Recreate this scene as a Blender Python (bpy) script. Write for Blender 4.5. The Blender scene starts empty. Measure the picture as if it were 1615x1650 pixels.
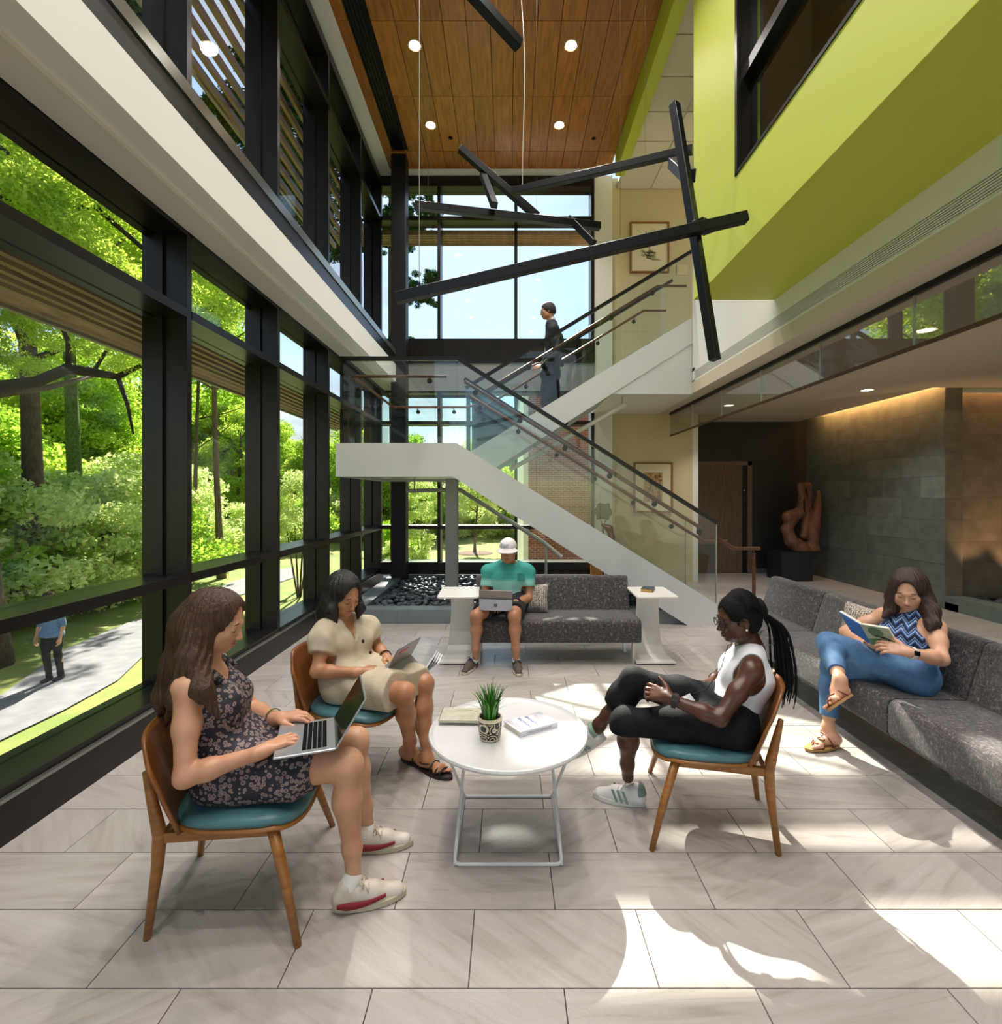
import bpy, bmesh, math, random
import numpy as np
from mathutils import Vector, Matrix
random.seed(7)
rng = np.random.default_rng(7)
S = bpy.context.scene
COL = S.collection

# ------------------------------------------------------------------ camera
F, CX, CY, EYE = 810.0, 819.0, 797.0, 1.574          # focal (px), vanishing point, eye height
cam_d = bpy.data.cameras.new('camera')
cam = bpy.data.objects.new('camera', cam_d)
COL.objects.link(cam)
cam.location = (0, 0, EYE)
cam.rotation_euler = (math.pi / 2, 0, 0)
cam_d.sensor_fit = 'AUTO'
cam_d.sensor_width = 36.0
cam_d.lens = 36.0 * F / 1650.0
cam_d.shift_x = (807.5 - CX) / 1650.0
cam_d.shift_y = -(825.0 - CY) / 1650.0
cam_d.clip_start = 0.05
cam_d.clip_end = 500
S.camera = cam

def P(px, py, Y):
    """photo pixel at depth Y -> world point"""
    return Vector(((px - CX) * Y / F, Y, EYE - (py - CY) * Y / F))

# ------------------------------------------------------------------ sky, sun, exposure
SUN_EL = math.radians(42.6)
SUN_AZ = math.radians(7.0)      # sun stands beyond the far window, slightly to its left
SUN_STRENGTH = 9.0
SKY_STRENGTH = 0.115
EXPOSURE = 0.85
w = bpy.data.worlds.new('world'); S.world = w
w.use_nodes = True
nt = w.node_tree; nt.nodes.clear()
sky = nt.nodes.new('ShaderNodeTexSky'); sky.sky_type = 'NISHITA'
sky.sun_disc = False
sky.sun_elevation = SUN_EL
sky.sun_rotation = -SUN_AZ
sky.air_density = 1.3; sky.dust_density = 0.3; sky.ozone_density = 2.5
tc = nt.nodes.new('ShaderNodeTexCoord')
mp = nt.nodes.new('ShaderNodeMapping'); mp.inputs['Scale'].default_value = (1.6, 1.6, 4.0)
nz = nt.nodes.new('ShaderNodeTexNoise'); nz.inputs['Scale'].default_value = 1.7
nz.inputs['Detail'].default_value = 7; nz.inputs['Roughness'].default_value = 0.55
rmp = nt.nodes.new('ShaderNodeValToRGB')
rmp.color_ramp.elements[0].position = 0.45; rmp.color_ramp.elements[1].position = 0.68
mixc = nt.nodes.new('ShaderNodeMixRGB'); mixc.inputs[2].default_value = (3.4, 3.4, 3.5, 1)
bg = nt.nodes.new('ShaderNodeBackground'); bg.inputs['Strength'].default_value = SKY_STRENGTH
out = nt.nodes.new('ShaderNodeOutputWorld')
L = nt.links.new
L(tc.outputs['Generated'], mp.inputs['Vector']); L(mp.outputs[0], nz.inputs['Vector'])
L(nz.outputs[0], rmp.inputs[0]); L(rmp.outputs[0], mixc.inputs[0])
L(sky.outputs[0], mixc.inputs[1]); L(mixc.outputs[0], bg.inputs[0]); L(bg.outputs[0], out.inputs[0])

sun_d = bpy.data.lights.new('sun', 'SUN'); sun_d.energy = SUN_STRENGTH
sun_d.angle = math.radians(0.6); sun_d.color = (1.0, 0.93, 0.82)
sun = bpy.data.objects.new('sun', sun_d); COL.objects.link(sun)
sdir = Vector((math.sin(SUN_AZ) * math.cos(SUN_EL), -math.cos(SUN_AZ) * math.cos(SUN_EL), -math.sin(SUN_EL)))
sun.rotation_euler = sdir.to_track_quat('-Z', 'Y').to_euler()
sun.location = (-3, 20, 20)

S.view_settings.view_transform = 'Standard'
S.view_settings.look = 'None'
S.view_settings.gamma = 1.0
S.view_settings.use_curve_mapping = False
S.view_settings.exposure = EXPOSURE

# ------------------------------------------------------------------ materials
MATS = {}
def nodes_of(name):
    m = bpy.data.materials.new(name); m.use_nodes = True
    t = m.node_tree
    return m, t, t.nodes['Principled BSDF']

def rgb(h):
    """sRGB hex -> linear rgba"""
    h = h.lstrip('#'); c = [int(h[i:i + 2], 16) / 255 for i in (0, 2, 4)]
    return tuple((x / 12.92 if x <= .04045 else ((x + .055) / 1.055) ** 2.4) for x in c) + (1,)

def mat(name, col, rough=.5, metal=0, col2=None, scale=8, stretch=(1, 1, 1), detail=4, lo=.35, hi=.65,
        bump=0, bscale=60, bstretch=None, spec=None, rnd=0, coord='Object', emit=0, sheen=0, sss=0, coat=0):
    if name in MATS: return MATS[name]
    m, t, b = nodes_of(name)
    N = t.nodes.new; K = t.links.new
    col = rgb(col) if isinstance(col, str) else col
    b.inputs['Base Color'].default_value = col
    b.inputs['Roughness'].default_value = rough
    b.inputs['Metallic'].default_value = metal
    if spec is not None: b.inputs['Specular IOR Level'].default_value = spec
    if sheen: b.inputs['Sheen Weight'].default_value = sheen
    if coat: b.inputs['Coat Weight'].default_value = coat; b.inputs['Coat Roughness'].default_value = .15
    if sss:
        b.inputs['Subsurface Weight'].default_value = sss
        b.inputs['Subsurface Radius'].default_value = (.012, .005, .003)
        b.inputs['Subsurface Scale'].default_value = 1.0
    if emit:
        b.inputs['Emission Color'].default_value = col; b.inputs['Emission Strength'].default_value = emit
    src = None
    tcn = N('ShaderNodeTexCoord')
    if col2 is not None:
        col2 = rgb(col2) if isinstance(col2, str) else col2
        mp = N('ShaderNodeMapping'); mp.inputs['Scale'].default_value = stretch
        K(tcn.outputs[coord], mp.inputs['Vector'])
        if rnd:
            oi = N('ShaderNodeObjectInfo'); ml = N('ShaderNodeMath'); ml.operation = 'MULTIPLY'; ml.inputs[1].default_value = 37.0
            K(oi.outputs['Random'], ml.inputs[0]); K(ml.outputs[0], mp.inputs['Location'])
        nz = N('ShaderNodeTexNoise'); nz.inputs['Scale'].default_value = scale; nz.inputs['Detail'].default_value = detail
        K(mp.outputs[0], nz.inputs['Vector'])
        r = N('ShaderNodeValToRGB'); r.color_ramp.elements[0].position = lo; r.color_ramp.elements[1].position = hi
        r.color_ramp.elements[0].color = col; r.color_ramp.elements[1].color = col2
        K(nz.outputs[0], r.inputs[0]); src = r.outputs[0]
    if rnd:
        oi2 = N('ShaderNodeObjectInfo'); mr = N('ShaderNodeMapRange')
        mr.inputs['To Min'].default_value = 1 - rnd; mr.inputs['To Max'].default_value = 1 + rnd
        K(oi2.outputs['Random'], mr.inputs['Value'])
        hs = N('ShaderNodeHueSaturation'); K(mr.outputs[0], hs.inputs['Value'])
        if src is None: hs.inputs['Color'].default_value = col
        else: K(src, hs.inputs['Color'])
        src = hs.outputs[0]
    if src is not None: K(src, b.inputs['Base Color'])
    if bump:
        mp2 = N('ShaderNodeMapping'); mp2.inputs['Scale'].default_value = bstretch or stretch
        K(tcn.outputs[coord], mp2.inputs['Vector'])
        n2 = N('ShaderNodeTexNoise'); n2.inputs['Scale'].default_value = bscale; n2.inputs['Detail'].default_value = 3
        K(mp2.outputs[0], n2.inputs['Vector'])
        bp = N('ShaderNodeBump'); bp.inputs['Strength'].default_value = bump; bp.inputs['Distance'].default_value = .01
        K(n2.outputs[0], bp.inputs['Height']); K(bp.outputs[0], b.inputs['Normal'])
    MATS[name] = m
    return m

def glass_mat(name, tint=(.93, .96, .95, 1), refl=.08, rough=0.0):
    m = bpy.data.materials.new(name); m.use_nodes = True
    t = m.node_tree; t.nodes.clear(); N = t.nodes.new; K = t.links.new
    o = N('ShaderNodeOutputMaterial'); tr = N('ShaderNodeBsdfTransparent'); tr.inputs[0].default_value = tint
    gl = N('ShaderNodeBsdfGlossy'); gl.inputs['Roughness'].default_value = rough
    lw = N('ShaderNodeLayerWeight'); lw.inputs['Blend'].default_value = .5
    pw = N('ShaderNodeMath'); pw.operation = 'POWER'; pw.inputs[1].default_value = 5.0; K(lw.outputs['Facing'], pw.inputs[0])
    ad = N('ShaderNodeMapRange'); ad.inputs['To Min'].default_value = refl * .5; ad.inputs['To Max'].default_value = .6
    K(pw.outputs[0], ad.inputs['Value'])
    mx = N('ShaderNodeMixShader'); K(ad.outputs[0], mx.inputs[0]); K(tr.outputs[0], mx.inputs[1]); K(gl.outputs[0], mx.inputs[2])
    K(mx.outputs[0], o.inputs[0])
    MATS[name] = m
    return m

def wood_mat(name, c1, c2, rough=.4, axis=(1, 12, 12), scale=2.2, rnd=0.0, bump=.05, coat=0):
    return mat(name, c1, rough, col2=c2, scale=scale, stretch=axis, detail=6, lo=.3, hi=.7, bump=bump, bscale=scale * 4, rnd=rnd, coat=coat)

# ------------------------------------------------------------------ objects
def setp(o, label=None, cat=None, group=None, kind=None):
    if label: o['label'] = label
    if cat: o['category'] = cat
    if group: o['group'] = group
    if kind: o['kind'] = kind
    return o

def thing(name, label=None, cat=None, loc=(0, 0, 0), rz=0, group=None, kind=None):
    o = bpy.data.objects.new(name, None); COL.objects.link(o)
    o.empty_display_size = .1
    o.location = loc; o.rotation_euler = (0, 0, rz)
    return setp(o, label, cat, group, kind)

def link(name, me, m=None, parent=None, world=False, **kw):
    o = bpy.data.objects.new(name, me); COL.objects.link(o)
    if m is not None and len(me.materials) == 0: me.materials.append(m)
    if parent is not None:
        o.parent = parent
        if world: o.matrix_parent_inverse = (Matrix.Translation(parent.location) @ parent.rotation_euler.to_matrix().to_4x4()).inverted()
    return setp(o, **kw)

def unit(v): v = Vector(v); return v.normalized() if v.length > 1e-9 else Vector((0, 0, 1))

class MB:
    def __init__(s): s.v = []; s.f = []; s.mi = []; s.cur = 0
    def _add(s, vs, fs):
        o = len(s.v); s.v += [tuple(x) for x in vs]; s.f += [tuple(i + o for i in f) for f in fs]; s.mi += [s.cur] * len(fs); return s
    def box(s, x0, x1, y0, y1, z0, z1):
        return s._add([(x0, y0, z0), (x1, y0, z0), (x1, y1, z0), (x0, y1, z0), (x0, y0, z1), (x1, y0, z1), (x1, y1, z1), (x0, y1, z1)],
                      [(0, 3, 2, 1), (4, 5, 6, 7), (0, 1, 5, 4), (1, 2, 6, 5), (2, 3, 7, 6), (3, 0, 4, 7)])
    def obox(s, c, ax, ay, az):
        """centre + three half-axis vectors"""
        c, ax, ay, az = map(Vector, (c, ax, ay, az))
        p = [c + i * ax + j * ay + k * az for k in (-1, 1) for j, i in ((-1, -1), (-1, 1), (1, 1), (1, -1))]
        return s._add(p, [(0, 3, 2, 1), (4, 5, 6, 7), (0, 1, 5, 4), (1, 2, 6, 5), (2, 3, 7, 6), (3, 0, 4, 7)])
    def bar(s, a, b, w, h, up=(0, 0, 1)):
        a, b = Vector(a), Vector(b); d = unit(b - a); sd = unit(d.cross(Vector(up))); u = sd.cross(d)
        return s.obox((a + b) / 2, (b - a) / 2, sd * w / 2, u * h / 2)
    def prism(s, poly, axis, d0, d1):
        n = len(poly)
        def mk(p, d):
            if axis == 'y': return (p[0], d, p[1])
            if axis == 'x': return (d, p[0], p[1])
            return (p[0], p[1], d)
        vs = [mk(p, d0) for p in poly] + [mk(p, d1) for p in poly]
        fs = [tuple(range(n)), tuple(range(2 * n - 1, n - 1, -1))] + [(i, i + n, (i + 1) % n + n, (i + 1) % n) for i in range(n)]
        return s._add(vs, fs)
    def tube(s, pts, r, seg=8, cap=True):
        pts = [Vector(p) for p in pts]; n = len(pts)
        rs = r if hasattr(r, '__len__') else [r] * n
        ref = None; vs = []
        for i, p in enumerate(pts):
            d = unit(pts[min(i + 1, n - 1)] - pts[max(i - 1, 0)])
            if ref is None:
                ref = Vector((0, 0, 1)) if abs(d.z) < .9 else Vector((1, 0, 0))
            x = unit(d.cross(ref)); y = x.cross(d); ref = y if True else ref
            ref = unit(y)
            for k in range(seg):
                a = 2 * math.pi * k / seg
                vs.append(p + (x * math.cos(a) + y * math.sin(a)) * rs[i])
        fs = [(i * seg + k, i * seg + (k + 1) % seg, (i + 1) * seg + (k + 1) % seg, (i + 1) * seg + k) for i in range(n - 1) for k in range(seg)]
        if cap: fs += [tuple(range(seg - 1, -1, -1)), tuple((n - 1) * seg + k for k in range(seg))]
        return s._add(vs, fs)
    def lathe(s, prof, seg=32, c=(0, 0, 0), cap=True):
        vs = []; n = len(prof)
        for r, z in prof:
            for k in range(seg):
                a = 2 * math.pi * k / seg; vs.append((c[0] + r * math.cos(a), c[1] + r * math.sin(a), c[2] + z))
        fs = [(i * seg + k, i * seg + (k + 1) % seg, (i + 1) * seg + (k + 1) % seg, (i + 1) * seg + k) for i in range(n - 1) for k in range(seg)]
        if cap: fs += [tuple(range(seg - 1, -1, -1)), tuple((n - 1) * seg + k for k in range(seg))]
        return s._add(vs, fs)
    def ball(s, c, r, seg=12, rings=8, ax=None):
        r = (r, r, r) if not hasattr(r, '__len__') else r
        ax = ax or (Vector((1, 0, 0)), Vector((0, 1, 0)), Vector((0, 0, 1)))
        c = Vector(c); vs = []
        for i in range(1, rings):
            t = math.pi * i / rings
            for k in range(seg):
                a = 2 * math.pi * k / seg
                vs.append(c + ax[0] * (r[0] * math.sin(t) * math.cos(a)) + ax[1] * (r[1] * math.sin(t) * math.sin(a)) + ax[2] * (r[2] * math.cos(t)))
        top = len(vs); vs += [c + ax[2] * r[2], c - ax[2] * r[2]]
        fs = [(i * seg + k, (i + 1) * seg + k, (i + 1) * seg + (k + 1) % seg, i * seg + (k + 1) % seg) for i in range(rings - 2) for k in range(seg)]
        fs += [(top, k, (k + 1) % seg) for k in range(seg)]
        b = (rings - 2) * seg
        fs += [(top + 1, b + (k + 1) % seg, b + k) for k in range(seg)]
        return s._add(vs, fs)
    def grid(s, fn, nu, nv):
        vs = [fn(i / nu, j / nv) for j in range(nv + 1) for i in range(nu + 1)]
        fs = [(j * (nu + 1) + i, j * (nu + 1) + i + 1, (j + 1) * (nu + 1) + i + 1, (j + 1) * (nu + 1) + i) for j in range(nv) for i in range(nu)]
        return s._add(vs, fs)
    def mesh(s, name='mesh', m=None, smooth=False, bevel=0, bseg=2, merge=False, thick=0):
        me = bpy.data.meshes.new(name); me.from_pydata(s.v, [], s.f)
        ms = m if isinstance(m, (list, tuple)) else ([m] if m else [])
        for x in ms: me.materials.append(x)
        if len(ms) > 1: me.polygons.foreach_set('material_index', s.mi)
        bm = bmesh.new(); bm.from_mesh(me)
        if merge: bmesh.ops.remove_doubles(bm, verts=bm.verts, dist=1e-5)
        if thick: bmesh.ops.solidify(bm, geom=bm.faces[:], thickness=thick)
        bmesh.ops.recalc_face_normals(bm, faces=bm.faces)
        if bevel: bmesh.ops.bevel(bm, geom=[e for e in bm.edges if e.is_manifold and e.calc_face_angle(0) > .5], offset=bevel, segments=bseg, affect='EDGES', profile=.5, clamp_overlap=True)
        bm.to_mesh(me); bm.free()
        if smooth:
            me.polygons.foreach_set('use_smooth', [True] * len(me.polygons))
            if smooth != 'all':
                try: me.set_sharp_from_angle(angle=math.radians(40))
                except Exception: pass
        return me
    def obj(s, name, m=None, parent=None, world=False, smooth=False, bevel=0, bseg=2, merge=False, thick=0, **kw):
        return link(name, s.mesh(name, m, smooth, bevel, bseg, merge, thick), None, parent, world, **kw)

# ------------------------------------------------------------------ signed distance meshing (bodies, cloth, hair, carved shapes)
class SDF:
    """smooth union of tapered capsules and ellipsoids, meshed with surface nets"""
    def __init__(s): s.p = []
    def cone(s, a, b, r1, r2=None, k=.03, sub=False):
        s.p.append(('c', np.array(a, float), np.array(b, float), float(r1), float(r1 if r2 is None else r2), k, sub)); return s
    def chain(s, pts, rs, k=.03):
        for i in range(len(pts) - 1): s.cone(pts[i], pts[i + 1], rs[i], rs[i + 1], k)
        return s
    def ell(s, c, r, ax=None, k=.03, sub=False):
        r = (r, r, r) if not hasattr(r, '__len__') else r
        A = np.eye(3) if ax is None else np.array([list(unit(a)) for a in ax])
        s.p.append(('e', np.array(c, float), np.array(r, float), A, k, sub)); return s
    def inflate(s, t):
        q = SDF()
        for p in s.p:
            if p[0] == 'c': q.p.append(('c', p[1], p[2], p[3] + t, p[4] + t, p[5], p[6]))
            else: q.p.append(('e', p[1], p[2] + t, p[3], p[4], p[5]))
        return q
    def mesh(s, name, vox, post=None, pad=0.02):
        lo = np.full(3, 1e9); hi = -lo
        bb = []
        for p in s.p:
            if p[0] == 'c':
                r = max(p[3], p[4]); a = np.minimum(p[1], p[2]) - r; b = np.maximum(p[1], p[2]) + r; k = p[5]; sub = p[6]
            else:
                e = np.sqrt(((p[3].T * p[2]) ** 2).sum(1)); a = p[1] - e; b = p[1] + e; k = p[4]; sub = p[5]
            bb.append((a, b, k))
            if not sub: lo = np.minimum(lo, a); hi = np.maximum(hi, b)
        lo -= pad; hi += pad
        n = np.ceil((hi - lo) / vox).astype(int) + 1
        D = np.full(n, 9.0, np.float32)
        ax = [(lo[i] + vox * np.arange(n[i])).astype(np.float32) for i in range(3)]
        for p, (a, b, k) in zip(s.p, bb):
            m = k + 2.5 * vox
            i0 = np.clip(np.floor((a - m - lo) / vox).astype(int), 0, n - 1); i1 = np.clip(np.ceil((b + m - lo) / vox).astype(int) + 1, 1, n)
            if (i1 <= i0).any(): continue
            sl = tuple(slice(i0[j], i1[j]) for j in range(3))
            X = ax[0][sl[0]][:, None, None]; Y = ax[1][sl[1]][None, :, None]; Z = ax[2][sl[2]][None, None, :]
            if p[0] == 'c':
                A = p[1]; BA = p[2] - p[1]; l2 = float(BA @ BA) + 1e-12
                dx, dy, dz = X - A[0], Y - A[1], Z - A[2]
                t = np.clip((dx * BA[0] + dy * BA[1] + dz * BA[2]) / l2, 0, 1)
                d = np.sqrt((dx - t * BA[0]) ** 2 + (dy - t * BA[1]) ** 2 + (dz - t * BA[2]) ** 2) - (p[3] + (p[4] - p[3]) * t)
            else:
                dx, dy, dz = X - p[1][0], Y - p[1][1], Z - p[1][2]; R = p[3]; r = p[2]
                q = [(dx * R[i, 0] + dy * R[i, 1] + dz * R[i, 2]) for i in range(3)]
                k0 = np.sqrt(sum((q[i] / r[i]) ** 2 for i in range(3))); k1 = np.sqrt(sum((q[i] / r[i] ** 2) ** 2 for i in range(3))) + 1e-9
                d = k0 * (k0 - 1) / k1
            d = d.astype(np.float32); cur = D[sl]; sub = p[-1]
            if sub:
                d = -d; h = np.maximum(k - np.abs(cur - d), 0) / k; D[sl] = np.maximum(cur, d) + h * h * k * .25
            else:
                h = np.maximum(k - np.abs(cur - d), 0) / k; D[sl] = np.minimum(cur, d) - h * h * k * .25
        if post is not None:
            D = post(ax[0][:, None, None], ax[1][None, :, None], ax[2][None, None, :], D).astype(np.float32)
        D[0], D[-1] = 9, 9; D[:, 0], D[:, -1] = 9, 9; D[:, :, 0], D[:, :, -1] = 9, 9
        return nets(name, D, lo, vox)

def nets(name, D, lo, vox):
    ins = D < 0
    c = np.zeros(tuple(x - 1 for x in D.shape), np.int8)
    offs = [(i, j, k) for i in (0, 1) for j in (0, 1) for k in (0, 1)]
    def S3(A, o, n): return A[o[0]:o[0] + n[0], o[1]:o[1] + n[1], o[2]:o[2] + n[2]]
    n = c.shape
    for o in offs: c += S3(ins, o, n)
    act = (c > 0) & (c < 8)
    I = np.argwhere(act)
    if len(I) == 0: raise ValueError('empty sdf ' + name)
    vals = np.stack([D[I[:, 0] + o[0], I[:, 1] + o[1], I[:, 2] + o[2]] for o in offs], 1)
    acc = np.zeros((len(I), 3)); cnt = np.zeros(len(I))
    for a in range(8):
        for b in range(a + 1, 8):
            oa, ob = np.array(offs[a]), np.array(offs[b])
            if np.abs(oa - ob).sum() != 1: continue
            va, vb = vals[:, a], vals[:, b]; m = (va < 0) != (vb < 0)
            t = np.where(m, va / np.where(m, va - vb, 1), 0)
            acc += np.where(m[:, None], oa + t[:, None] * (ob - oa), 0); cnt += m
    V = (I + acc / cnt[:, None]) * vox + lo
    idx = np.full(n, -1, np.int64); idx[act] = np.arange(len(I))
    Q = []
    for axis in range(3):
        u, v = [(1, 2), (2, 0), (0, 1)][axis]
        nn = [D.shape[0], D.shape[1], D.shape[2]]; nn[axis] -= 1
        A = ins[tuple(slice(0, nn[i]) for i in range(3))]
        o = [0, 0, 0]; o[axis] = 1
        B = ins[tuple(slice(o[i], o[i] + nn[i]) for i in range(3))]
        E = np.argwhere(A != B)
        E = E[(E[:, u] > 0) & (E[:, v] > 0) & (E[:, u] < n[u]) & (E[:, v] < n[v])]
        fl = A[E[:, 0], E[:, 1], E[:, 2]]
        def g(du, dv):
            e = E.copy(); e[:, u] -= du; e[:, v] -= dv; return idx[e[:, 0], e[:, 1], e[:, 2]]
        q = np.stack([g(1, 1), g(0, 1), g(0, 0), g(1, 0)], 1)
        q[~fl] = q[~fl][:, ::-1]
        Q.append(q)
    Q = np.concatenate(Q); Q = Q[(Q >= 0).all(1)]
    # one light smoothing pass
    nb = np.zeros_like(V); ct = np.zeros(len(V))
    for a, b in ((0, 1), (1, 2), (2, 3), (3, 0)):
        np.add.at(nb, Q[:, a], V[Q[:, b]]); np.add.at(ct, Q[:, a], 1)
        np.add.at(nb, Q[:, b], V[Q[:, a]]); np.add.at(ct, Q[:, b], 1)
    V = V * .5 + .5 * nb / np.maximum(ct, 1)[:, None]
    me = bpy.data.meshes.new(name)
    me.vertices.add(len(V)); me.vertices.foreach_set('co', V.astype(np.float32).ravel())
    me.loops.add(Q.size); me.loops.foreach_set('vertex_index', Q.astype(np.int32).ravel())
    me.polygons.add(len(Q)); me.polygons.foreach_set('loop_start', np.arange(0, Q.size, 4, dtype=np.int32))
    me.polygons.foreach_set('use_smooth', np.ones(len(Q), bool))
    me.update(calc_edges=True); me.validate()
    return me

def text_mesh(body, size, m, extrude=.0006, font_bold=False):
    cu = bpy.data.curves.new('lettering', 'FONT'); cu.body = body; cu.size = size; cu.extrude = extrude
    cu.align_x = 'CENTER'; cu.align_y = 'CENTER'; cu.resolution_u = 2
    o = bpy.data.objects.new('lettering_tmp', cu); COL.objects.link(o)
    dg = bpy.context.evaluated_depsgraph_get(); dg.update()
    me = bpy.data.meshes.new_from_object(o.evaluated_get(dg)); me.name = 'lettering'
    bpy.data.objects.remove(o); bpy.data.curves.remove(cu)
    me.materials.clear(); me.materials.append(m)
    return me

def basis(o, x, y, z, loc):
    """object matrix from axes"""
    M = Matrix((x, y, z)).transposed().to_4x4(); M.translation = loc
    return M
# ================================================================== STRUCTURE
bronze = mat('dark bronze frame', '#1b1817', .32, .35, col2='#241f1d', scale=3, bump=.02, bscale=200)
bronze2 = mat('bronze sill metal', '#8f928b', .2, .75, bump=.01, bscale=30)
white = mat('white paint', '#ebe8e2', .55, bump=.03, bscale=120)
white2 = mat('soft white plaster', '#e2dcd0', .6, bump=.02, bscale=150)
cream = mat('cream wall paint', '#cdbc92', .6, col2='#cab98f', scale=2, bump=.02, bscale=150)
green = mat('lime green paint', '#c0c845', .5, bump=.02, bscale=150)
black_wall = mat('black wall paint', '#1a1817', .55, col2='#211e1c', scale=2, bump=.02, bscale=120)
grey_panel = mat('grey spandrel panel', '#8b8b8a', .5)
grout = mat('grout', '#5d5650', .9)
glass = glass_mat('window glass', (.95, .97, .96, 1), .05)
glass_rail = glass_mat('balustrade glass', (.93, .965, .95, 1), .07)
glass_baffle = glass_mat('baffle glass', (.80, .80, .78, 1), .55)
XF, XG = -2.28, -2.50            # left glazing: room face, glass plane
YF, YG = 9.0, 9.2                # far glazing: room face, glass plane
ZC = 7.30                        # timber ceiling

# ---- floor of stone tiles
def tile_mat():
    m, t, b = nodes_of('floor tile stone'); N = t.nodes.new; K = t.links.new
    tc = N('ShaderNodeTexCoord'); oi = N('ShaderNodeObjectInfo')
    ml = N('ShaderNodeMath'); ml.operation = 'MULTIPLY'; ml.inputs[1].default_value = 91.0; K(oi.outputs['Random'], ml.inputs[0])
    rot = N('ShaderNodeVectorRotate'); rot.rotation_type = 'Z_AXIS'
    sg = N('ShaderNodeMapRange'); sg.inputs['To Min'].default_value = -.75; sg.inputs['To Max'].default_value = 1.0
    K(oi.outputs['Random'], sg.inputs['Value']); K(sg.outputs[0], rot.inputs['Angle']); K(tc.outputs['Object'], rot.inputs['Vector'])
    mp = N('ShaderNodeMapping'); mp.inputs['Scale'].default_value = (1.0, 9.0, 1); K(rot.outputs[0], mp.inputs['Vector']); K(ml.outputs[0], mp.inputs['Location'])
    n1 = N('ShaderNodeTexNoise'); n1.inputs['Scale'].default_value = 2.6; n1.inputs['Detail'].default_value = 7; n1.inputs['Roughness'].default_value = .6; n1.inputs['Distortion'].default_value = .6
    K(mp.outputs[0], n1.inputs['Vector'])
    r = N('ShaderNodeValToRGB'); e = r.color_ramp.elements
    e[0].position = .30; e[0].color = rgb('#9f968f'); e[1].position = .72; e[1].color = rgb('#bab3ae')
    x = e.new(.46); x.color = rgb('#afa7a1')
    K(n1.outputs[0], r.inputs[0])
    hs = N('ShaderNodeHueSaturation'); mr = N('ShaderNodeMapRange'); mr.inputs['To Min'].default_value = .9; mr.inputs['To Max'].default_value = 1.07
    wn = N('ShaderNodeTexWhiteNoise'); wn.noise_dimensions = '1D'; K(ml.outputs[0], wn.inputs['W']); K(wn.outputs[0], mr.inputs['Value'])
    K(mr.outputs[0], hs.inputs['Value']); K(r.outputs[0], hs.inputs['Color']); K(hs.outputs[0], b.inputs['Base Color'])
    b.inputs['Roughness'].default_value = .33
    n2 = N('ShaderNodeTexNoise'); n2.inputs['Scale'].default_value = 90; K(tc.outputs['Object'], n2.inputs['Vector'])
    bp = N('ShaderNodeBump'); bp.inputs['Strength'].default_value = .05; bp.inputs['Distance'].default_value = .01
    K(n2.outputs[0], bp.inputs['Height']); K(bp.outputs[0], b.inputs['Normal'])
    return m
tile_m = tile_mat()
floor = MB().box(-2.55, 7.6, -4, 10.1, -.30, -.014).obj('floor', grout, kind='structure')
TW, TD = .61, .3047
tile_me = MB().box(-TW / 2 + .0016, TW / 2 - .0016, -TD / 2 + .0016, TD / 2 - .0016, -.014, 0).mesh('floor_tile', tile_m, bevel=.0012, bseg=1)
cands = []
for r in range(-18, 29):
    y0 = 1.603 + r * TD
    off = -.127 if r % 2 == 0 else .178
    for c in range(-4, 13):
        x0 = off + c * TW
        xc, yc = x0 + TW / 2, y0 + TD / 2
        if x0 + TW < -2.27 or x0 > 7.0 or yc > 10.1: continue
        if 6.25 < yc < 8.9 and x0 > -1.9 and x0 + TW < 2.4: continue
        vis = False
        for (dx, dy) in ((0, 0), (TW, 0), (0, TD), (TW, TD)):
            X, Y = x0 + dx, y0 + dy
            if Y > .8 and -30 < CX + F * X / Y < 1645 and CY + F * EYE / Y < 1700: vis = True
        cands.append((not vis, yc, xc))
cands.sort()
rest = MB()
for i, (nv, yc, xc) in enumerate(cands):
    if i < 300:
        o = link('floor_tile', tile_me, None, floor); o.location = (xc, yc, 0)
    else: rest.box(xc - TW / 2 + .0016, xc + TW / 2 - .0016, yc - TD / 2 + .0016, yc + TD / 2 - .0016, -.014, 0)
if rest.v: rest.obj('floor_tiles_beyond', tile_m, floor, kind='stuff')

# ---- left curtain wall
MULL = [3.595 + 1.4 * k for k in range(-5, 4)] + [9.075]
def curtain_left(name, z0, z1, trans, sill_front, label):
    w = thing(name, loc=(XG, 2.5, z0), kind='structure')
    for y in MULL:
        MB().box(XG - .10, XF, y - .027, y + .027, z0, z1).obj('mullion', bronze, w, True)
        MB().box(XG - .015, XG + .06, y - .05, y + .05, z0, z1).obj('glazing_bead', bronze, w, True)
    levels = [z0] + [t for ab in trans for t in ab] + [z1]
    for (a, b) in trans:
        for i in range(len(MULL) - 1):
            MB().box(XG - .08, XF + .004, MULL[i] + .027, MULL[i + 1] - .027, a, b).obj('transom', bronze, w, True)
    for i in range(len(MULL) - 1):
        for j in range(0, len(levels), 2):
            MB().box(XG - .012, XG + .012, MULL[i] + .04, MULL[i + 1] - .04, levels[j] + .0, levels[j + 1]).obj('window_pane', glass, w, True)
    return w
w1 = curtain_left('window_1', .21, 3.465, [(.21, .25), (.946, 1.01), (2.832, 2.894), (3.412, 3.465)], -2.26, '')
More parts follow.
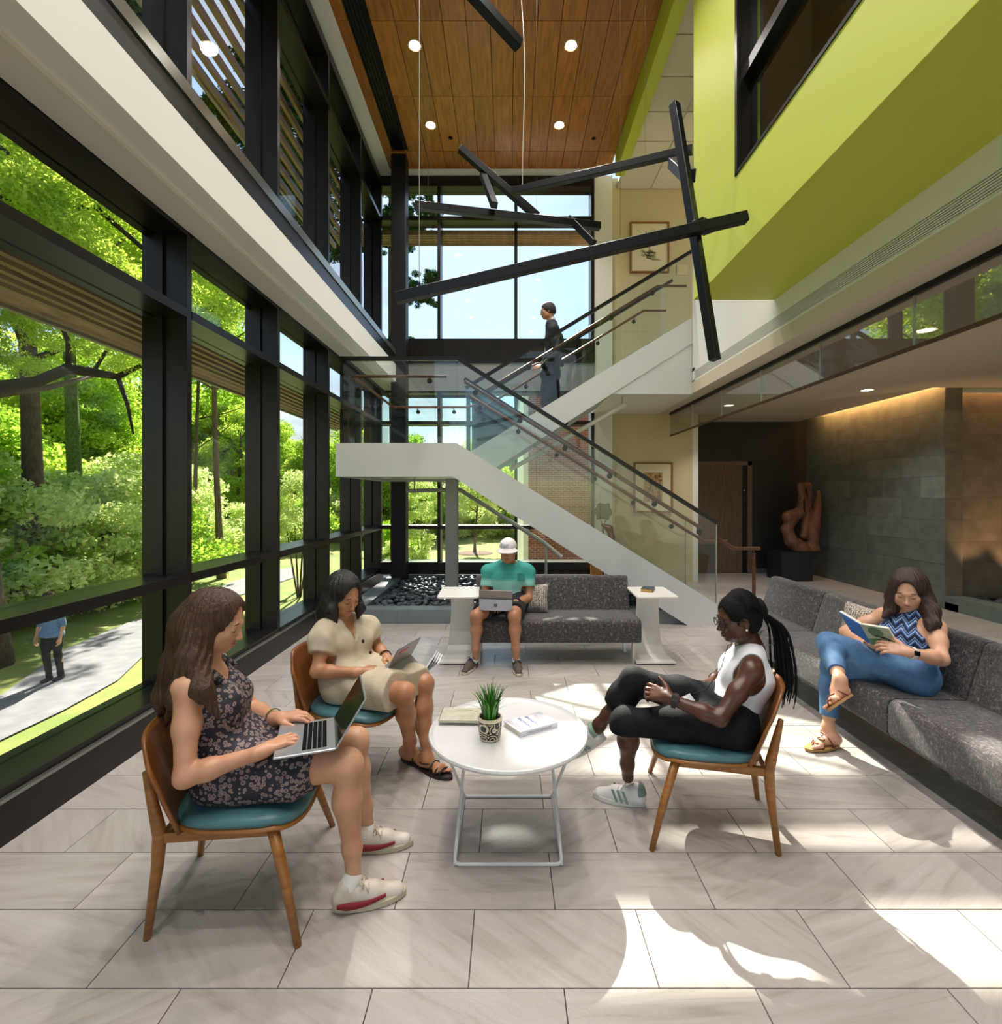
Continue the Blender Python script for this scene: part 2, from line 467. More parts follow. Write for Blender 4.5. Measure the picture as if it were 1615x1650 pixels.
# heater trough along the base
MB().box(-2.62, -2.26, -4, 9.1, -.02, .195).obj('sill_trough', bronze, w1, True)
MB().box(-2.62, -2.252, -4, 9.1, .195, .212).obj('sill_cover', bronze2, w1, True)
g = MB()
for k in range(9): g.box(-2.41 + k * .014, -2.404 + k * .014, -4, 9.0, .212, .215)
g.obj('sill_grille', bronze, w1, True)
w2 = curtain_left('window_2', 3.9, 7.25, [(3.9, 4.06), (6.49, 6.56), (7.12, 7.25)], -1.89, '')
# ledge of the upper floor
trim1 = thing('trim_1', loc=(-1.89, 2.5, 3.47), kind='structure')
MB().box(-2.50, -1.885, -4, 9.0, 3.467, 3.757).obj('fascia', white, trim1, True)
MB().box(-2.27, -2.06, -4, 9.0, 3.44, 3.468).obj('shade_pocket', white2, trim1, True)
MB().box(-2.60, -1.888, -4, 9.0, 3.757, 3.84).obj('sill_trough', bronze, trim1, True)
MB().box(-2.60, -1.905, -4, 9.0, 3.84, 3.93).obj('sill_step', bronze, trim1, True)
MB().box(-2.60, -1.893, -4, 9.0, 3.93, 4.015).obj('sill_cap', bronze2, trim1, True)
# ceiling edge strip
MB().box(-2.55, -2.08, -4, 8.84, ZC, ZC + .12).obj('trim_2', white, kind='structure')
MB().box(-2.60, 1.55, 8.84, 9.3, ZC, ZC + .12).obj('trim_3', white, kind='structure')

# ---- far curtain wall
FM = [-2.475, -1.24, .14, 1.515]
def curtain_far(name, z0, z1, trans):
    w = thing(name, loc=(-.4, YG, z0), kind='structure')
    for x in FM:
        MB().box(x - .027, x + .027, YF, YG + .1, z0, z1).obj('mullion', bronze, w, True)
    levels = [z0] + [t for ab in trans for t in ab] + [z1]
    for (a, b) in trans:
        for i in range(3): MB().box(FM[i] + .027, FM[i + 1] - .027, YF + .004, YG + .08, a, b).obj('transom', bronze, w, True)
    for i in range(3):
        for j in range(0, len(levels), 2):
            MB().box(FM[i] + .02, FM[i + 1] - .02, YG - .012, YG + .012, levels[j], levels[j + 1]).obj('window_pane', glass, w, True)
    return w
w3 = curtain_far('window_3', .17, 3.43, [(.17, .36), (.955, 1.02), (2.832, 2.894), (3.39, 3.43)])
MB().box(-2.25, 1.55, 8.86, 9.2, .17, .375).obj('sill_trough', bronze, w3, True)
MB().box(-2.25, 1.55, 8.85, 9.2, .375, .385).obj('sill_cover', bronze2, w3, True)
w4 = curtain_far('window_4', 4.30, 7.28, [(4.30, 4.37), (6.49, 6.56), (7.10, 7.28)])
MB().box(-2.5, 1.55, 9.0, 9.25, 3.43, 3.93).obj('spandrel_panel', grey_panel, w3, True)
MB().box(-2.5, 1.55, 8.98, 9.3, 3.93, 4.33).obj('spandrel_panel', bronze, w4, True)

# ---- timber ceiling
wood_c = wood_mat('ceiling oak veneer', '#b87636', '#8f5722', .35, (9, 1.0, 9), 3.0, rnd=.13, bump=.02)
ceil = MB().box(-2.08, 1.81, -4, 8.84, ZC + .03, ZC + .15).obj('ceiling', mat('dark ceiling void', '#0d0b09', .9), kind='structure')
PW, PL = .2885, 1.1525
panel_me = MB().box(-PW / 2 + .004, PW / 2 - .004, -PL / 2 + .003, PL / 2 - .003, 0, .03).mesh('wood_panel', wood_c)
short_me = MB().box(-PW / 2 + .004, PW / 2 - .004, -.23 + .003, .23 - .003, 0, .03).mesh('wood_panel_short', wood_c)
edge_me = MB().box(-.14, .135, -PL / 2 + .003, PL / 2 - .003, 0, .03).mesh('wood_panel_edge', wood_c)
for c in range(14):
    xc = 1.80 - PW * (c + .5)
    for r in range(12):
        yc = 8.379 - PL * (r + .5)
        if c == 12: continue                      # the linear diffuser runs here
        o = link('wood_panel', panel_me if c < 13 else edge_me, None, ceil)
        o.location = (xc if c < 13 else -1.936 - .0, yc, ZC)
        if c == 13: o.location = (-2.005 + .0, yc, ZC); o.scale = (.53, 1, 1)
    if c < 13:
        o = link('wood_panel', short_me, None, ceil); o.location = (xc, 8.379 + .231, ZC)
    else:
        o = link('wood_panel', short_me, None, ceil); o.location = (-2.015, 8.379 + .231, ZC); o.scale = (.46, 1, 1)
diff = thing('linear_diffuser', 'long black slotted air diffuser set into the timber ceiling', 'air diffuser', (-1.83, 4, ZC))
blk = mat('black metal', '#0c0c0d', .4, .3)
MB().box(-1.932, -1.738, -4, 8.37, ZC + .022, ZC + .03).obj('backing', blk, diff, True)
for k in range(5):
    x = -1.925 + k * .0445
    MB().box(x, x + .012, -4, 8.37, ZC - .008, ZC + .024).obj('blade', blk, diff, True)

# ---- green beam beside the timber, tiled ceiling over the stair head
MB().box(1.80, 1.956, 2.0, 8.45, 6.926, ZC + .15).obj('trim_4', green, kind='structure')
ctile_m = mat('white ceiling tile', '#dcd3be', .8, bump=.1, bscale=300)
ceil2 = MB().box(1.956, 6.0, 5.04, 9.3, 7.12, 7.2).obj('ceiling.001', mat('ceiling grid', '#c7bfae', .6), kind='structure')
ct_me = MB().box(-.297, .297, -.297, .297, 0, .014).mesh('ceiling_tile', ctile_m, bevel=.004, bseg=1)
for i in range(5):
    for j in range(7):
        o = link('ceiling_tile', ct_me, None, ceil2); o.location = (2.27 + .61 * i, 8.79 - .61 * j, 7.106)

# ---- cream wall behind the stair
wb = MB().box(1.87, 3.34, 9.1, 9.3, 0, 7.3).obj('wall_back', cream, kind='structure')
MB().box(1.548, 1.87, 9.02, 9.3, 0, 7.3).obj('trim_5', white2, kind='structure')
MB().box(3.34, 6.0, 9.1, 9.3, 3.5, 7.3).obj('wall_back_upper', cream, kind='structure')

# ---- upper floor volume on the right: lime green box with an office window
wr = thing('wall_right', loc=(1.86, 2, 3.527), kind='structure')
GZ = 3.527
MB().box(1.86, 2.06, -4, 5.04, GZ, 4.172).obj('green_face', green, wr, True)
MB().box(1.86, 2.06, 4.11, 5.04, 4.172, ZC + .15).obj('green_face', green, wr, True)
MB().box(1.86, 2.06, -4, 4.11, 6.95, ZC + .15).obj('green_face', green, wr, True)
MB().box(1.861, 2.67, -4, 5.039, GZ - .002, GZ + .1).obj('green_soffit', green, wr, True)
MB().box(2.06, 2.8, 4.84, 5.038, GZ + .1, ZC + .15).obj('end_wall', white, wr, True)
MB().box(1.956, 1.98, 2.0, 5.04, 6.9, 7.3).obj('beam_return', green, wr, True)
w5 = thing('window_5', loc=(1.9, 3, 4.172), kind='structure')
for (y0, y1, z0, z1) in ((-4, 4.11, 4.172, 4.20), (4.07, 4.11, 4.172, 6.95), (2.55, 2.63, 4.2, 6.95), (.9, .98, 4.2, 6.95)):
    MB().box(1.852, 2.02, y0, y1, z0, z1).obj('window_frame', bronze, w5, True)
MB().box(1.90, 2.05, -4, 4.11, 4.94, 5.03).obj('window_rail', bronze, w5, True)
for (y0, y1) in ((2.63, 4.07), (.98, 2.55)):
    MB().box(1.96, 1.975, y0, y1, 4.2, 4.94).obj('window_pane', glass, w5, True)
    MB().box(1.96, 1.975, y0, y1, 5.03, 6.95).obj('window_pane', glass, w5, True)
office_m = mat('office wall taupe', '#6f6656', .7)
of = MB().box(2.9, 3.0, -4, 4.84, 3.6, 7.3).box(2.06, 3.0, 4.80, 4.84, 3.6, 7.3).box(2.06, 3.0, -4, 4.84, 7.0, 7.3)
of.obj('office_lining', office_m, wr, True)

# ---- white upper fascia with the long air grille
wf = thing('wall_right_fascia', loc=(2.67, 3, 3.04), kind='structure')
MB().box(2.67, 2.9, -4, 7.28, 3.04, 3.222).box(2.67, 2.9, -4, 7.28, 3.352, GZ + .02).box(2.67, 2.9, 7.2, 7.28, 3.2, 3.4).box(2.78, 2.9, -4, 7.28, 3.2, 3.4).obj('fascia', white, wf, True)
MB().box(2.671, 2.9, 5.04, 7.28, GZ, ZC - .1).obj('upper_wall', white, wf, True)
gr = thing('air_grille', 'long white linear air grille in the white fascia below the green soffit', 'air grille', (2.67, 3, 3.22))
MB().box(2.74, 2.78, -4, 7.2, 3.222, 3.352).obj('backing', mat('grille dark', '#171615', .9), gr, True)
for k in range(8):
    z = 3.226 + k * .0168
    MB().box(2.668, 2.70, -4, 7.2, z, z + .0062).obj('blade', white, gr, True)
for k in range(10):
    y = 7.2 - k * .9
    MB().box(2.69, 2.74, y - .012, y, 3.222, 3.352).obj('divider', white, gr, True)

# ---- lounge ceiling, glass draught curtain
lc = MB().box(2.665, 5.80, -4, 10.2, 3.038, 3.2).box(5.80, 9, -4, 6.88, 3.038, 3.2).box(5.80, 9, -4, 10.2, 3.30, 3.4).box(5.80, 5.815, -4, 10.2, 3.04, 3.30)
lc.obj('ceiling.002', mat('lounge ceiling plaster', '#cfc0ab', .7), kind='structure')
MB().box(1.49, 2.70, 7.30, 9.1, 3.032, 3.12).obj('ceiling.003', white2, kind='structure')
MB().box(2.09, 6.0, 7.40, 9.1, 3.5, 3.80).obj('floor_upper', white2, kind='structure')
baf = thing('glass_baffle', 'row of hanging glass smoke baffle panes with black top channel and brown lower edge', 'glass baffle', (2.9, 4, 3.04))
MB().box(2.885, 2.925, -2, 9.0, 2.995, 3.04).obj('top_channel', blk, baf, True)
brown_trim = mat('brown bronze trim', '#5a3d28', .4, .3)
YB = [9.0, 7.93, 6.845, 5.76, 4.675, 3.59, 2.505, 1.42, .33]
for i in range(len(YB) - 1):
    MB().box(2.899, 2.911, YB[i + 1] + .004, YB[i] - .004, 2.64, 3.0).obj('glass_pane', glass_baffle, baf, True)
    MB().box(2.893, 2.917, YB[i + 1] + .002, YB[i] - .002, 2.615, 2.64).obj('lower_trim', brown_trim, baf, True)
    MB().box(2.895, 2.915, YB[i + 1] - .006, YB[i + 1] + .006, 2.63, 3.0).obj('joint_strip', mat('brushed steel', '#b9b7b2', .3, .9), baf, True)

# ---- alcove: black wall, door, stone wall, hearth niche
MB().box(3.34, 3.44, 9.1, 10.2, 0, 3.2).obj('wall_alcove_side', white2, kind='structure')
MB().box(3.3, 6.3, 10.1, 10.3, 0, 3.3).obj('wall_alcove', black_wall, kind='structure')
MB().box(4.92, 6.0, 10.085, 10.1, 0, .09).obj('baseboard_alcove', mat('grey rubber base', '#5d5b58', .6), kind='structure')
dr = thing('door_1', loc=(4.2, 10.09, 0), kind='structure')
dark_wood = wood_mat('dark walnut veneer', '#6d5541', '#54402f', .5, (10, 10, 1), 3)
MB().box(3.45, 4.69, 10.07, 10.1, 0, 2.16).obj('door_leaf', dark_wood, dr, True)
MB().box(4.69, 4.79, 10.09, 10.1, 0, 2.16).obj('door_gap', blk, dr, True)
MB().box(4.79, 4.88, 10.05, 10.1, 0, 2.24).box(3.45, 4.88, 10.05, 10.1, 2.16, 2.24).obj('door_frame', mat('brown door frame', '#6a5546', .5), dr, True)
chrome = mat('chrome', '#c9c9c9', .15, 1)
MB().tube([(3.99, 10.06, 1.05), (3.99, 10.02, 1.05), (4.09, 10.02, 1.09)], .011).obj('door_handle', chrome, dr, True, smooth=True)
MB().ball((4.735, 10.08, 1.66), .02).obj('door_viewer', chrome, dr, True, smooth=True)

def stone_mat():
    m = mat('dark stone cladding', '#727873', .5, col2='#616762', scale=5, detail=8, bump=.15, bscale=90, rnd=.13)
    return m
stone = stone_mat()
ws = MB().box(6.012, 6.24, 6.915, 10.1, 0, 3.3).obj('wall_stone', stone, kind='structure')
random.seed(3)
z = 0.0; r = 0
while z < 3.28:
    y = 6.91 - (.35 if r % 2 else 0)
    while y < 10.1:
        a, b = max(y, 6.91), min(y + .75, 10.1)
        if b - a > .05:
            e = random.uniform(0, .003)
            MB().box(6.0 - e, 6.014, a + .0012, b - .0012, z + .0012, min(z + .305, 3.3) - .0012).obj('stone_slab', stone, ws, True)
        y += .75
    z += .305; r += 1
# pilaster end + recessed niche back
stone_w = mat('brown stone cladding', '#83786b', .5, col2='#72675b', scale=5, detail=8, bump=.15, bscale=90, rnd=.1)
wn = MB().box(6.24, 9, 7.16, 7.3, 0, 3.3).obj('wall_niche', stone_w, kind='structure')
z = 0
while z < 3.2:
    MB().box(6.0, 6.24, 6.90, 6.916, z + .001, min(z + .305, 3.3) - .001).obj('stone_slab', stone_w, wn, True)
    for i in range(3):
        x0 = 6.24 + i * .9
        MB().box(x0 + .001, x0 + .899, 7.146, 7.162, z + .001, min(z + .305, 3.02) - .001).obj('stone_slab', stone_w, wn, True)
    z += .305
MB().box(6.24, 9, 6.98, 7.02, 2.99, 3.3).obj('niche_head', white2, wn, True)
hearth_m = mat('hearth stone', '#74817b', .45, col2='#67736e', scale=6, bump=.05)
hb = MB().box(6.0, 6.26, 2.5, 6.905, 0, .188).box(6.0, 9, 6.7, 6.905, 0, .10).obj('hearth', hearth_m)
setp(hb, kind='structure')
MB().box(8.9, 9.0, -4, 7.3, 0, 3.3).obj('wall_niche_side', stone_w, kind='structure')
MB().box(6.26, 8.9, 2.5, 7.15, 0, .10).obj('hearth_bed', blk, kind='structure')
# ================================================================== STAIR, PLANTER, FIXED THINGS
stair_white = mat('stair white steel', '#cfd0cf', .45, bump=.02, bscale=150)
rail_wood = wood_mat('handrail wood', '#6a4127', '#4b2c19', .35, (2, 14, 14), 3)
rail_blk = mat('black cap rail', '#141211', .3, .2)
st = thing('staircase', 'white steel switchback staircase with glass balustrades, wooden handrails and a half landing', 'staircase', (0, 6.05, 0))
Y1, Y2, Y3, Y4 = 6.05, 7.16, 7.28, 8.45
def XZ(px, py, Y): p = P(px, py, Y); return (p.x, p.z)
poly1 = [XZ(541, 714, Y1), XZ(736, 714, Y1), XZ(1157, 974, Y1), XZ(1157, 1008, Y1), (XZ(1108, 1007.5, Y1)[0], .0), XZ(730, 768, Y1), XZ(541, 768, Y1)]
poly1[3] = (poly1[3][0], 0.0)
MB().prism(poly1, 'y', Y1, Y1 + .06).obj('stringer', stair_white, st, True)
p2 = [(-.62, poly1[1][1]), poly1[2], poly1[3], poly1[4], poly1[5]]
MB().prism(p2, 'y', Y2 - .06, Y2).obj('stringer', stair_white, st, True)
LZ = 2.13
MB().box(-2.07, -.62, Y1 + .06, Y4, LZ - .3, LZ).obj('landing', stair_white, st, True)
MB().box(-2.076, -2.02, Y1 + .06, Y4, 1.79, 2.19).obj('landing_edge', stair_white, st, True)
MB().box(-2.07, -.62, Y4 - .06, Y4, 1.79, 2.19).obj('landing_edge', stair_white, st, True)
tread_m = mat('stair tread', '#8d867c', .5, col2='#7d776f', scale=9)
for i in range(11):
    x1 = -.62 + .2876 * (i + 1); z = LZ - .1775 * (i + 1)
    MB().box(x1 - .2876, x1 + .02, Y1 + .06, Y2 - .06, z - .04, z).box(x1 - .2876, x1 - .27, Y1 + .06, Y2 - .06, z - .04, z + .17).obj('tread', tread_m, st, True)
def U(x): return 2.239 + (x + .476) * .605          # top edge of the upper stringer
def Lw(x): return 1.996 + (x + .135) * .633
poly2 = [(-.62, U(-.62)), (2.66, U(2.66)), (2.66, Lw(2.66)), (-.30, Lw(-.30)), (-.62, 1.80)]
MB().prism(poly2, 'y', Y3, Y3 + .06).obj('stringer', stair_white, st, True)
MB().prism(poly2, 'y', Y4 - .06, Y4).obj('stringer', stair_white, st, True)
MB().prism([(1.492, 3.03), (2.67, 3.03), (2.67, Lw(2.67)), (1.492, Lw(1.492))], 'y', Y3 + .012, Y3 + .05).obj('closure_panel', stair_white, st, True)
for i in range(10):
    x0 = -.35 + .27 * i; z = LZ + .167 * (i + 1)
    MB().box(x0 - .02, x0 + .27, Y3 + .06, Y4 - .06, z - .04, z).box(x0, x0 + .015, Y3 + .06, Y4 - .06, z - .167, z).obj('tread', tread_m, st, True)
MB().prism([(-.62, 1.80), (2.66, Lw(2.66) + .0), (2.66, Lw(2.66) + .05), (-.62, 1.86)], 'y', Y3 + .06, Y4 - .06).obj('soffit', stair_white, st, True)
MB().prism([poly1[5], poly1[4], (poly1[4][0], .05), (poly1[5][0], poly1[5][1] + .05)], 'y', Y1 + .06, Y2 - .06).obj('soffit', stair_white, st, True)

def flight_glass(pts_top, pts_bot, y, joints):
    """glass panels between joints (x values) following two lines"""
    def ev(pts, x):
        for (a, b) in zip(pts, pts[1:]):
            if a[0] <= x <= b[0] + 1e-6: return a[1] + (b[1] - a[1]) * (x - a[0]) / (b[0] - a[0])
        return pts[-1][1]
    for a, b in zip(joints, joints[1:]):
        xs = [a + .006] + [p[0] for p in pts_top if a < p[0] < b] + [b - .006]
        poly = [(x, ev(pts_bot, x)) for x in xs] + [(x, ev(pts_top, x)) for x in reversed(xs)]
        MB().prism(poly, 'y', y - .006, y + .006).obj('glass_panel', glass_rail, st, True)
def rail(pts, r, m, name, flat=False):
    return MB().tube(pts, r, 10).obj(name, m, st, True, smooth=True)
def bracket(parent, x, y, z, side):
    b = MB().tube([(x, y, z - .004), (x, y, z - .07), (x, y + side * .06, z - .07)], .007, 6)
    b.tube([(x, y + side * .055, z - .07), (x, y + side * .072, z - .07)], .033, 14)
    b.obj('bracket', rail_blk, parent, True, smooth=True)
# lower flight + landing front
topA = [XZ(550, 577, Y1), XZ(738, 577, Y1), XZ(1157, 843, Y1)]
botA = [(topA[0][0], 2.15), (-.62, 2.15), (poly1[2][0], poly1[2][1] - .04)]
def lower(y, x_from, landing):
    tp = topA if landing else [(-.62, topA[1][1])] + topA[2:]
    flight_glass(tp, botA if landing else [(-.62, 2.15)] + botA[2:], y, ([-2.0, -.62, .34, 1.3, 2.515] if landing else [-.615, .34, 1.3, 2.515]))
    MB_ = MB()
    for a, b in zip(tp, tp[1:]): MB_.bar((a[0], y, a[1]), (b[0], y, b[1]), .05, .045, (0, 1, 0) if False else (0, 0, 1))
    MB_.obj('cap_rail', rail_blk, st, True)
    MB().box(2.512, 2.522, y - .012, y + .012, .25, topA[2][1]).obj('glass_edge', mat('glass edge steel', '#a7aaa6', .25, .6), st, True)
def handrail1(y, side):
    a, b, c, d = XZ(748, 612, Y1), XZ(1188, 885, Y1), XZ(1231, 886, Y1), None
    pts = [(a[0], y, a[1]), (b[0], y, b[1]), (c[0], y, b[1])]
    h = rail(pts, .022, rail_wood, 'handrail')
    for k in range(6):
        t = .04 + .165 * k
        x = a[0] + (b[0] - a[0]) * t; z = a[1] + (b[1] - a[1]) * t
        if x < 2.45: bracket(h, x, y, z, side)
    return c[0], b[1]
lower(Y1 + .03, -2, True)
hx, hz = handrail1(Y1 + .10, -1)
lower(Y2 - .03, -.6, False)
handrail1(Y2 - .10, 1)
pst = MB().tube([(hx - .07, Y1 + .1, 0), (hx - .07, Y1 + .1, hz - .06)], .021, 12).tube([(hx - .07, Y1 + .1, hz - .06), (hx - .07, Y1 + .1, hz)], .008, 8)
pst.obj('newel_post', rail_wood, st, True, smooth=True)
# landing sides
def flat_glass_x(x, y0, y1):
    MB().box(x - .006, x + .006, y0, y1, 2.15, topA[0][1]).obj('glass_panel', glass_rail, st, True)
flat_glass_x(-2.0, Y1 + .05, 7.2); flat_glass_x(-2.0, 7.21, Y4 - .05)
MB().bar((-2.0, Y1, topA[0][1]), (-2.0, Y4, topA[0][1]), .05, .045).obj('cap_rail', rail_blk, st, True)
MB().bar((-2.0, Y4 - .03, topA[0][1]), (-.62, Y4 - .03, topA[0][1]), .05, .045).obj('cap_rail', rail_blk, st, True)
MB().box(-1.99, -.63, Y4 - .036, Y4 - .024, 2.15, topA[0][1]).obj('glass_panel', glass_rail, st, True)
hl = rail([(-.75, Y1 + .10, 3.02), (-1.90, Y1 + .10, 3.02), (-1.90, Y4 - .14, 3.02), (-.70, Y4 - .14, 3.02), (-.62 + .1, Y4 - .14, 3.06)], .02, rail_wood, 'handrail')
for (x, y, sx) in ((-1.90, 6.6, 0), (-1.90, 7.6, 0), (-1.5, Y4 - .14, 1), (-.9, Y4 - .14, 1), (-.95, Y1 + .1, -1)):
    if sx: bracket(hl, x, y, 3.02, sx)
    else:
        MB().tube([(x, y, 3.01), (x, y, 2.95), (x - .06, y, 2.95)], .007, 6).tube([(x - .06, y, 2.95), (x - .075, y, 2.95)], .033, 14).obj('bracket', rail_blk, hl, True, smooth=True)
# upper flight
HZ = .97
for y, side in ((Y3 + .03, -1), (Y4 - .03, 1)):
    tp = [(-.62, U(-.62) + HZ), (3.0, U(3.0) + HZ)]; bt = [(-.62, U(-.62) - .04), (3.0, U(3.0) - .04)]
    flight_glass(tp, bt, y, [-.615, .25, 1.08, 1.92, 2.66])
    MB().bar((-.62, y, tp[0][1]), (2.75, y, U(2.75) + HZ), .05, .045).obj('cap_rail', rail_blk, st, True)
    yy = y - side * .075
    if side < 0: pts = [(-.55, yy, U(-.55) + .78), (2.2, yy, U(2.2) + .78), (2.62, yy, U(2.2) + .78)]
    else: pts = [(-.55, yy, U(-.55) + .74), (2.25, yy, U(2.25) + .74), (2.62, yy, U(2.25) + .74)]
    h = rail(pts, .02, rail_wood, 'handrail')
    for k in range(5): bracket(h, -.3 + .6 * k, yy, U(-.3 + .6 * k) + (.78 if side < 0 else .74), side)
MB().box(-.88, -.71, 7.02, 7.19, .10, 1.80).obj('support_column', mat('grey column paint', '#a9aaa6', .5), st, True, bevel=.008)

# pipe guard rails under the flights
pipe_m = mat('grey pipe paint', '#a5a79f', .45)
gp = thing('guard_rail', 'grey pipe guard rail bent down under the lower stair flight', 'guard rail', (-.8, 7.6, .9))
MB().tube([P(655, 791, 7.6), P(741, 789, 7.6), P(876, 874, 7.6), P(905, 898, 7.6)], .032, 10).obj('pipe', pipe_m, gp, True, smooth=True)
for (px, py) in ((668, 791), (735, 790)):
    a = P(px, py, 7.6); MB().tube([a, (a.x, a.y, 1.84)], .01, 6).obj('hanger', pipe_m, gp, True)
a = P(880, 877, 7.6); MB().tube([a, (a.x, a.y, .17)], .02, 8).obj('post', pipe_m, gp, True)
gp2 = thing('guard_rail', 'straight white pipe rail slanting up to the soffit under the upper stair flight', 'guard rail', (.5, 7.5, 2))
MB().tube([P(822, 757, 7.5), P(1006, 653, 7.5)], .034, 10).ball(P(1006, 653, 7.5), .042).obj('pipe', mat('white pipe paint', '#d9d5cb', .4), gp2, True, smooth=True)
a = P(1003, 653, 7.5); MB().tube([a, (a.x, a.y, 3.04)], .012, 6).obj('hanger', pipe_m, gp2, True)
MB().tube([P(826, 755, 7.5), P(826, 735, 7.5)], .012, 6).obj('hanger', pipe_m, gp2, True)

# structural column
MB().box(-1.97, -1.72, 8.44, 8.69, .0, ZC + .02).obj('column', mat('black steel column', '#141314', .45, .2), kind='structure', bevel=.01)

# ---- planter with dark river stones
curb_m = mat('grey planter stone', '#7d8688', .5, col2='#727b7e', scale=5, bump=.03)
pl = thing('planter', 'low grey stone planter under the stair filled with dark river stones', 'planter', (.3, 7.4, 0))
for (x0, x1, y0, y1) in ((-2.05, 2.14, 6.12, 6.34), (-2.05, -1.80, 6.34, 8.84), (-1.80, 2.45, 8.72, 8.84), (2.45, 2.68, 6.14, 8.84)):
    n = max(1, int(max(x1 - x0, y1 - y0) / .6))
    for i in range(n):
        if x1 - x0 > y1 - y0: a, b = x0 + (x1 - x0) * i / n, x0 + (x1 - x0) * (i + 1) / n; MB().box(a + .001, b - .001, y0, y1, 0, .172).obj('curb_stone', curb_m, pl, True)
        else: a, b = y0 + (y1 - y0) * i / n, y0 + (y1 - y0) * (i + 1) / n; MB().box(x0, x1, a + .001, b - .001, 0, .172).obj('curb_stone', curb_m, pl, True)
MB().box(-1.85, 2.5, 6.3, 8.75, 0, .085).obj('gravel_base', mat('dark gravel', '#15171a', .9), pl, True)
stone_b = mat('dark river stone', '#484d54', .45, col2='#666c75', scale=9, detail=5, rnd=.45, bump=.05, bscale=200)
vars_ = []
for k in range(6):
    m_ = MB(); a, b, c = (random.uniform(.85, 1.2), random.uniform(.7, .9), random.uniform(.45, .62))
    m_.ball((0, 0, 0), (a, b, c), 9, 6)
    m_.v = [(x * (1 + .12 * math.sin(3 * y + k)), y * (1 + .1 * math.cos(2.5 * x + k)), z * (1 + .1 * math.sin(2 * x + 2 * y + k))) for x, y, z in m_.v]
    vars_.append(m_.mesh('river_stone', stone_b, smooth='all'))
spots = []
random.seed(11)
def try_spots(n, x0, x1, y0, y1, rmin, rmax):
    cells = {}
    for _ in range(n):
        x, y, r = random.uniform(x0, x1), random.uniform(y0, y1), random.uniform(rmin, rmax)
        if -.93 < x < -.66 and 6.97 < y < 7.24: continue
        if x < -1.6 and 8.3 < y: continue
        key = (int(x / .08), int(y / .08)); ok = True
        for i in (-1, 0, 1):
            for j in (-1, 0, 1):
                for (a, b, c) in cells.get((key[0] + i, key[1] + j), ()):
                    if (a - x) ** 2 + (b - y) ** 2 < (.70 * (r + c)) ** 2: ok = False
        if ok: cells.setdefault(key, []).append((x, y, r)); spots.append((x, y, r))
try_spots(9000, -1.76, 2.4, 6.38, 8.68, .036, .056)
def seen(s):
    px, py = CX + F * s[0] / s[1], CY + F * (EYE - .15) / s[1]
    hid = (708 < px < 772 and py > 943) or (768 < px < 1015 and py > 925) or px > 1015 or 719 < px < 739
    return (hid, -py)
spots.sort(key=seen)
rest = MB()
for i, (x, y, r) in enumerate(spots):
    zz = .105 + random.uniform(-.004, .055)
    R = Matrix.Rotation(random.uniform(0, 6.28), 4, 'Z') @ Matrix.Rotation(random.uniform(-.4, .4), 4, 'X') @ Matrix.Rotation(random.uniform(-.4, .4), 4, 'Y')
    if i < 300:
        o = link('river_stone', vars_[i % 6], None); o.matrix_world = Matrix.Translation((x, y, zz)) @ R @ Matrix.Diagonal((r, r, r, 1))
        setp(o, 'smooth dark grey river stone lying in the planter under the stair', 'stone', 'river stones in the planter')
    else:
        me = vars_[i % 6]; o0 = len(rest.v)
        if i % 1 == 0:
            rest.v += [tuple((Matrix.Translation((x, y, zz)) @ R @ (v.co * r))) for v in me.vertices]
            rest.f += [tuple(q + o0 for q in p.vertices) for p in me.polygons]; rest.mi += [0] * len(me.polygons)
ro = rest.obj('river_stones', stone_b, None, smooth='all')
setp(ro, 'bed of dark grey river stones filling the rest of the planter', 'stones', None, 'stuff')

# ---- recessed ceiling lights
lamp_m = mat('lamp glow', (1.0, .82, .58, 1), .5, emit=9)
trim_m = mat('lamp trim', '#d8d2c6', .4)
def downlight(x, y, z, r, label, power, group, spot=True):
    t = thing('recessed_light', label, 'ceiling light', (x, y, z - .012), group=group)
    MB().lathe([(r, 0), (r, .012), (r * .82, .012), (r * .82, 0)], 28, cap=False).obj('trim_ring', trim_m, t, smooth=True)
    MB().lathe([(0.001, .004), (r * .82, .004), (r * .82, .008), (0.001, .008)], 28).obj('lens', lamp_m, t)
    if power:
        d = bpy.data.lights.new('downlight_lamp', 'SPOT'); d.energy = power; d.spot_size = math.radians(115); d.spot_blend = .8
        d.color = (1, .95, .90); d.shadow_soft_size = .08
        o = bpy.data.objects.new('downlight_lamp', d); COL.objects.link(o); o.parent = t; o.location = (0, 0, -.03)
DLW = 120
for (x, y) in ((-1.19, 6.4), (.80, 6.4), (-1.2, 7.78), (.79, 7.78)):
    downlight(x, y, ZC, .085, 'unseen round recessed fill light in the timber ceiling', DLW, 'recessed lights in the timber ceiling')
for (x, y) in ((-1.19, 5.0), (.80, 5.0), (-1.19, 3.6), (.80, 3.6), (-1.19, 2.2), (.8, 2.2), (-1.19, .8), (.8, .8), (-1.19, -.6), (.8, -.6)):  # unseen rows repeating the visible spacing, added to brighten the room
    downlight(x, y, ZC, .085, 'unseen round recessed fill light in the timber ceiling', DLW, 'recessed lights in the timber ceiling')
for (x, y) in ((3.6, 8.2), (3.7, 4.45), (3.7, 2.2), (5.0, 7.0), (5.0, 4.3)):
    downlight(x, y, 3.038, .08, 'warm round recessed light in the lounge ceiling', 48, 'recessed lights in the lounge ceiling')
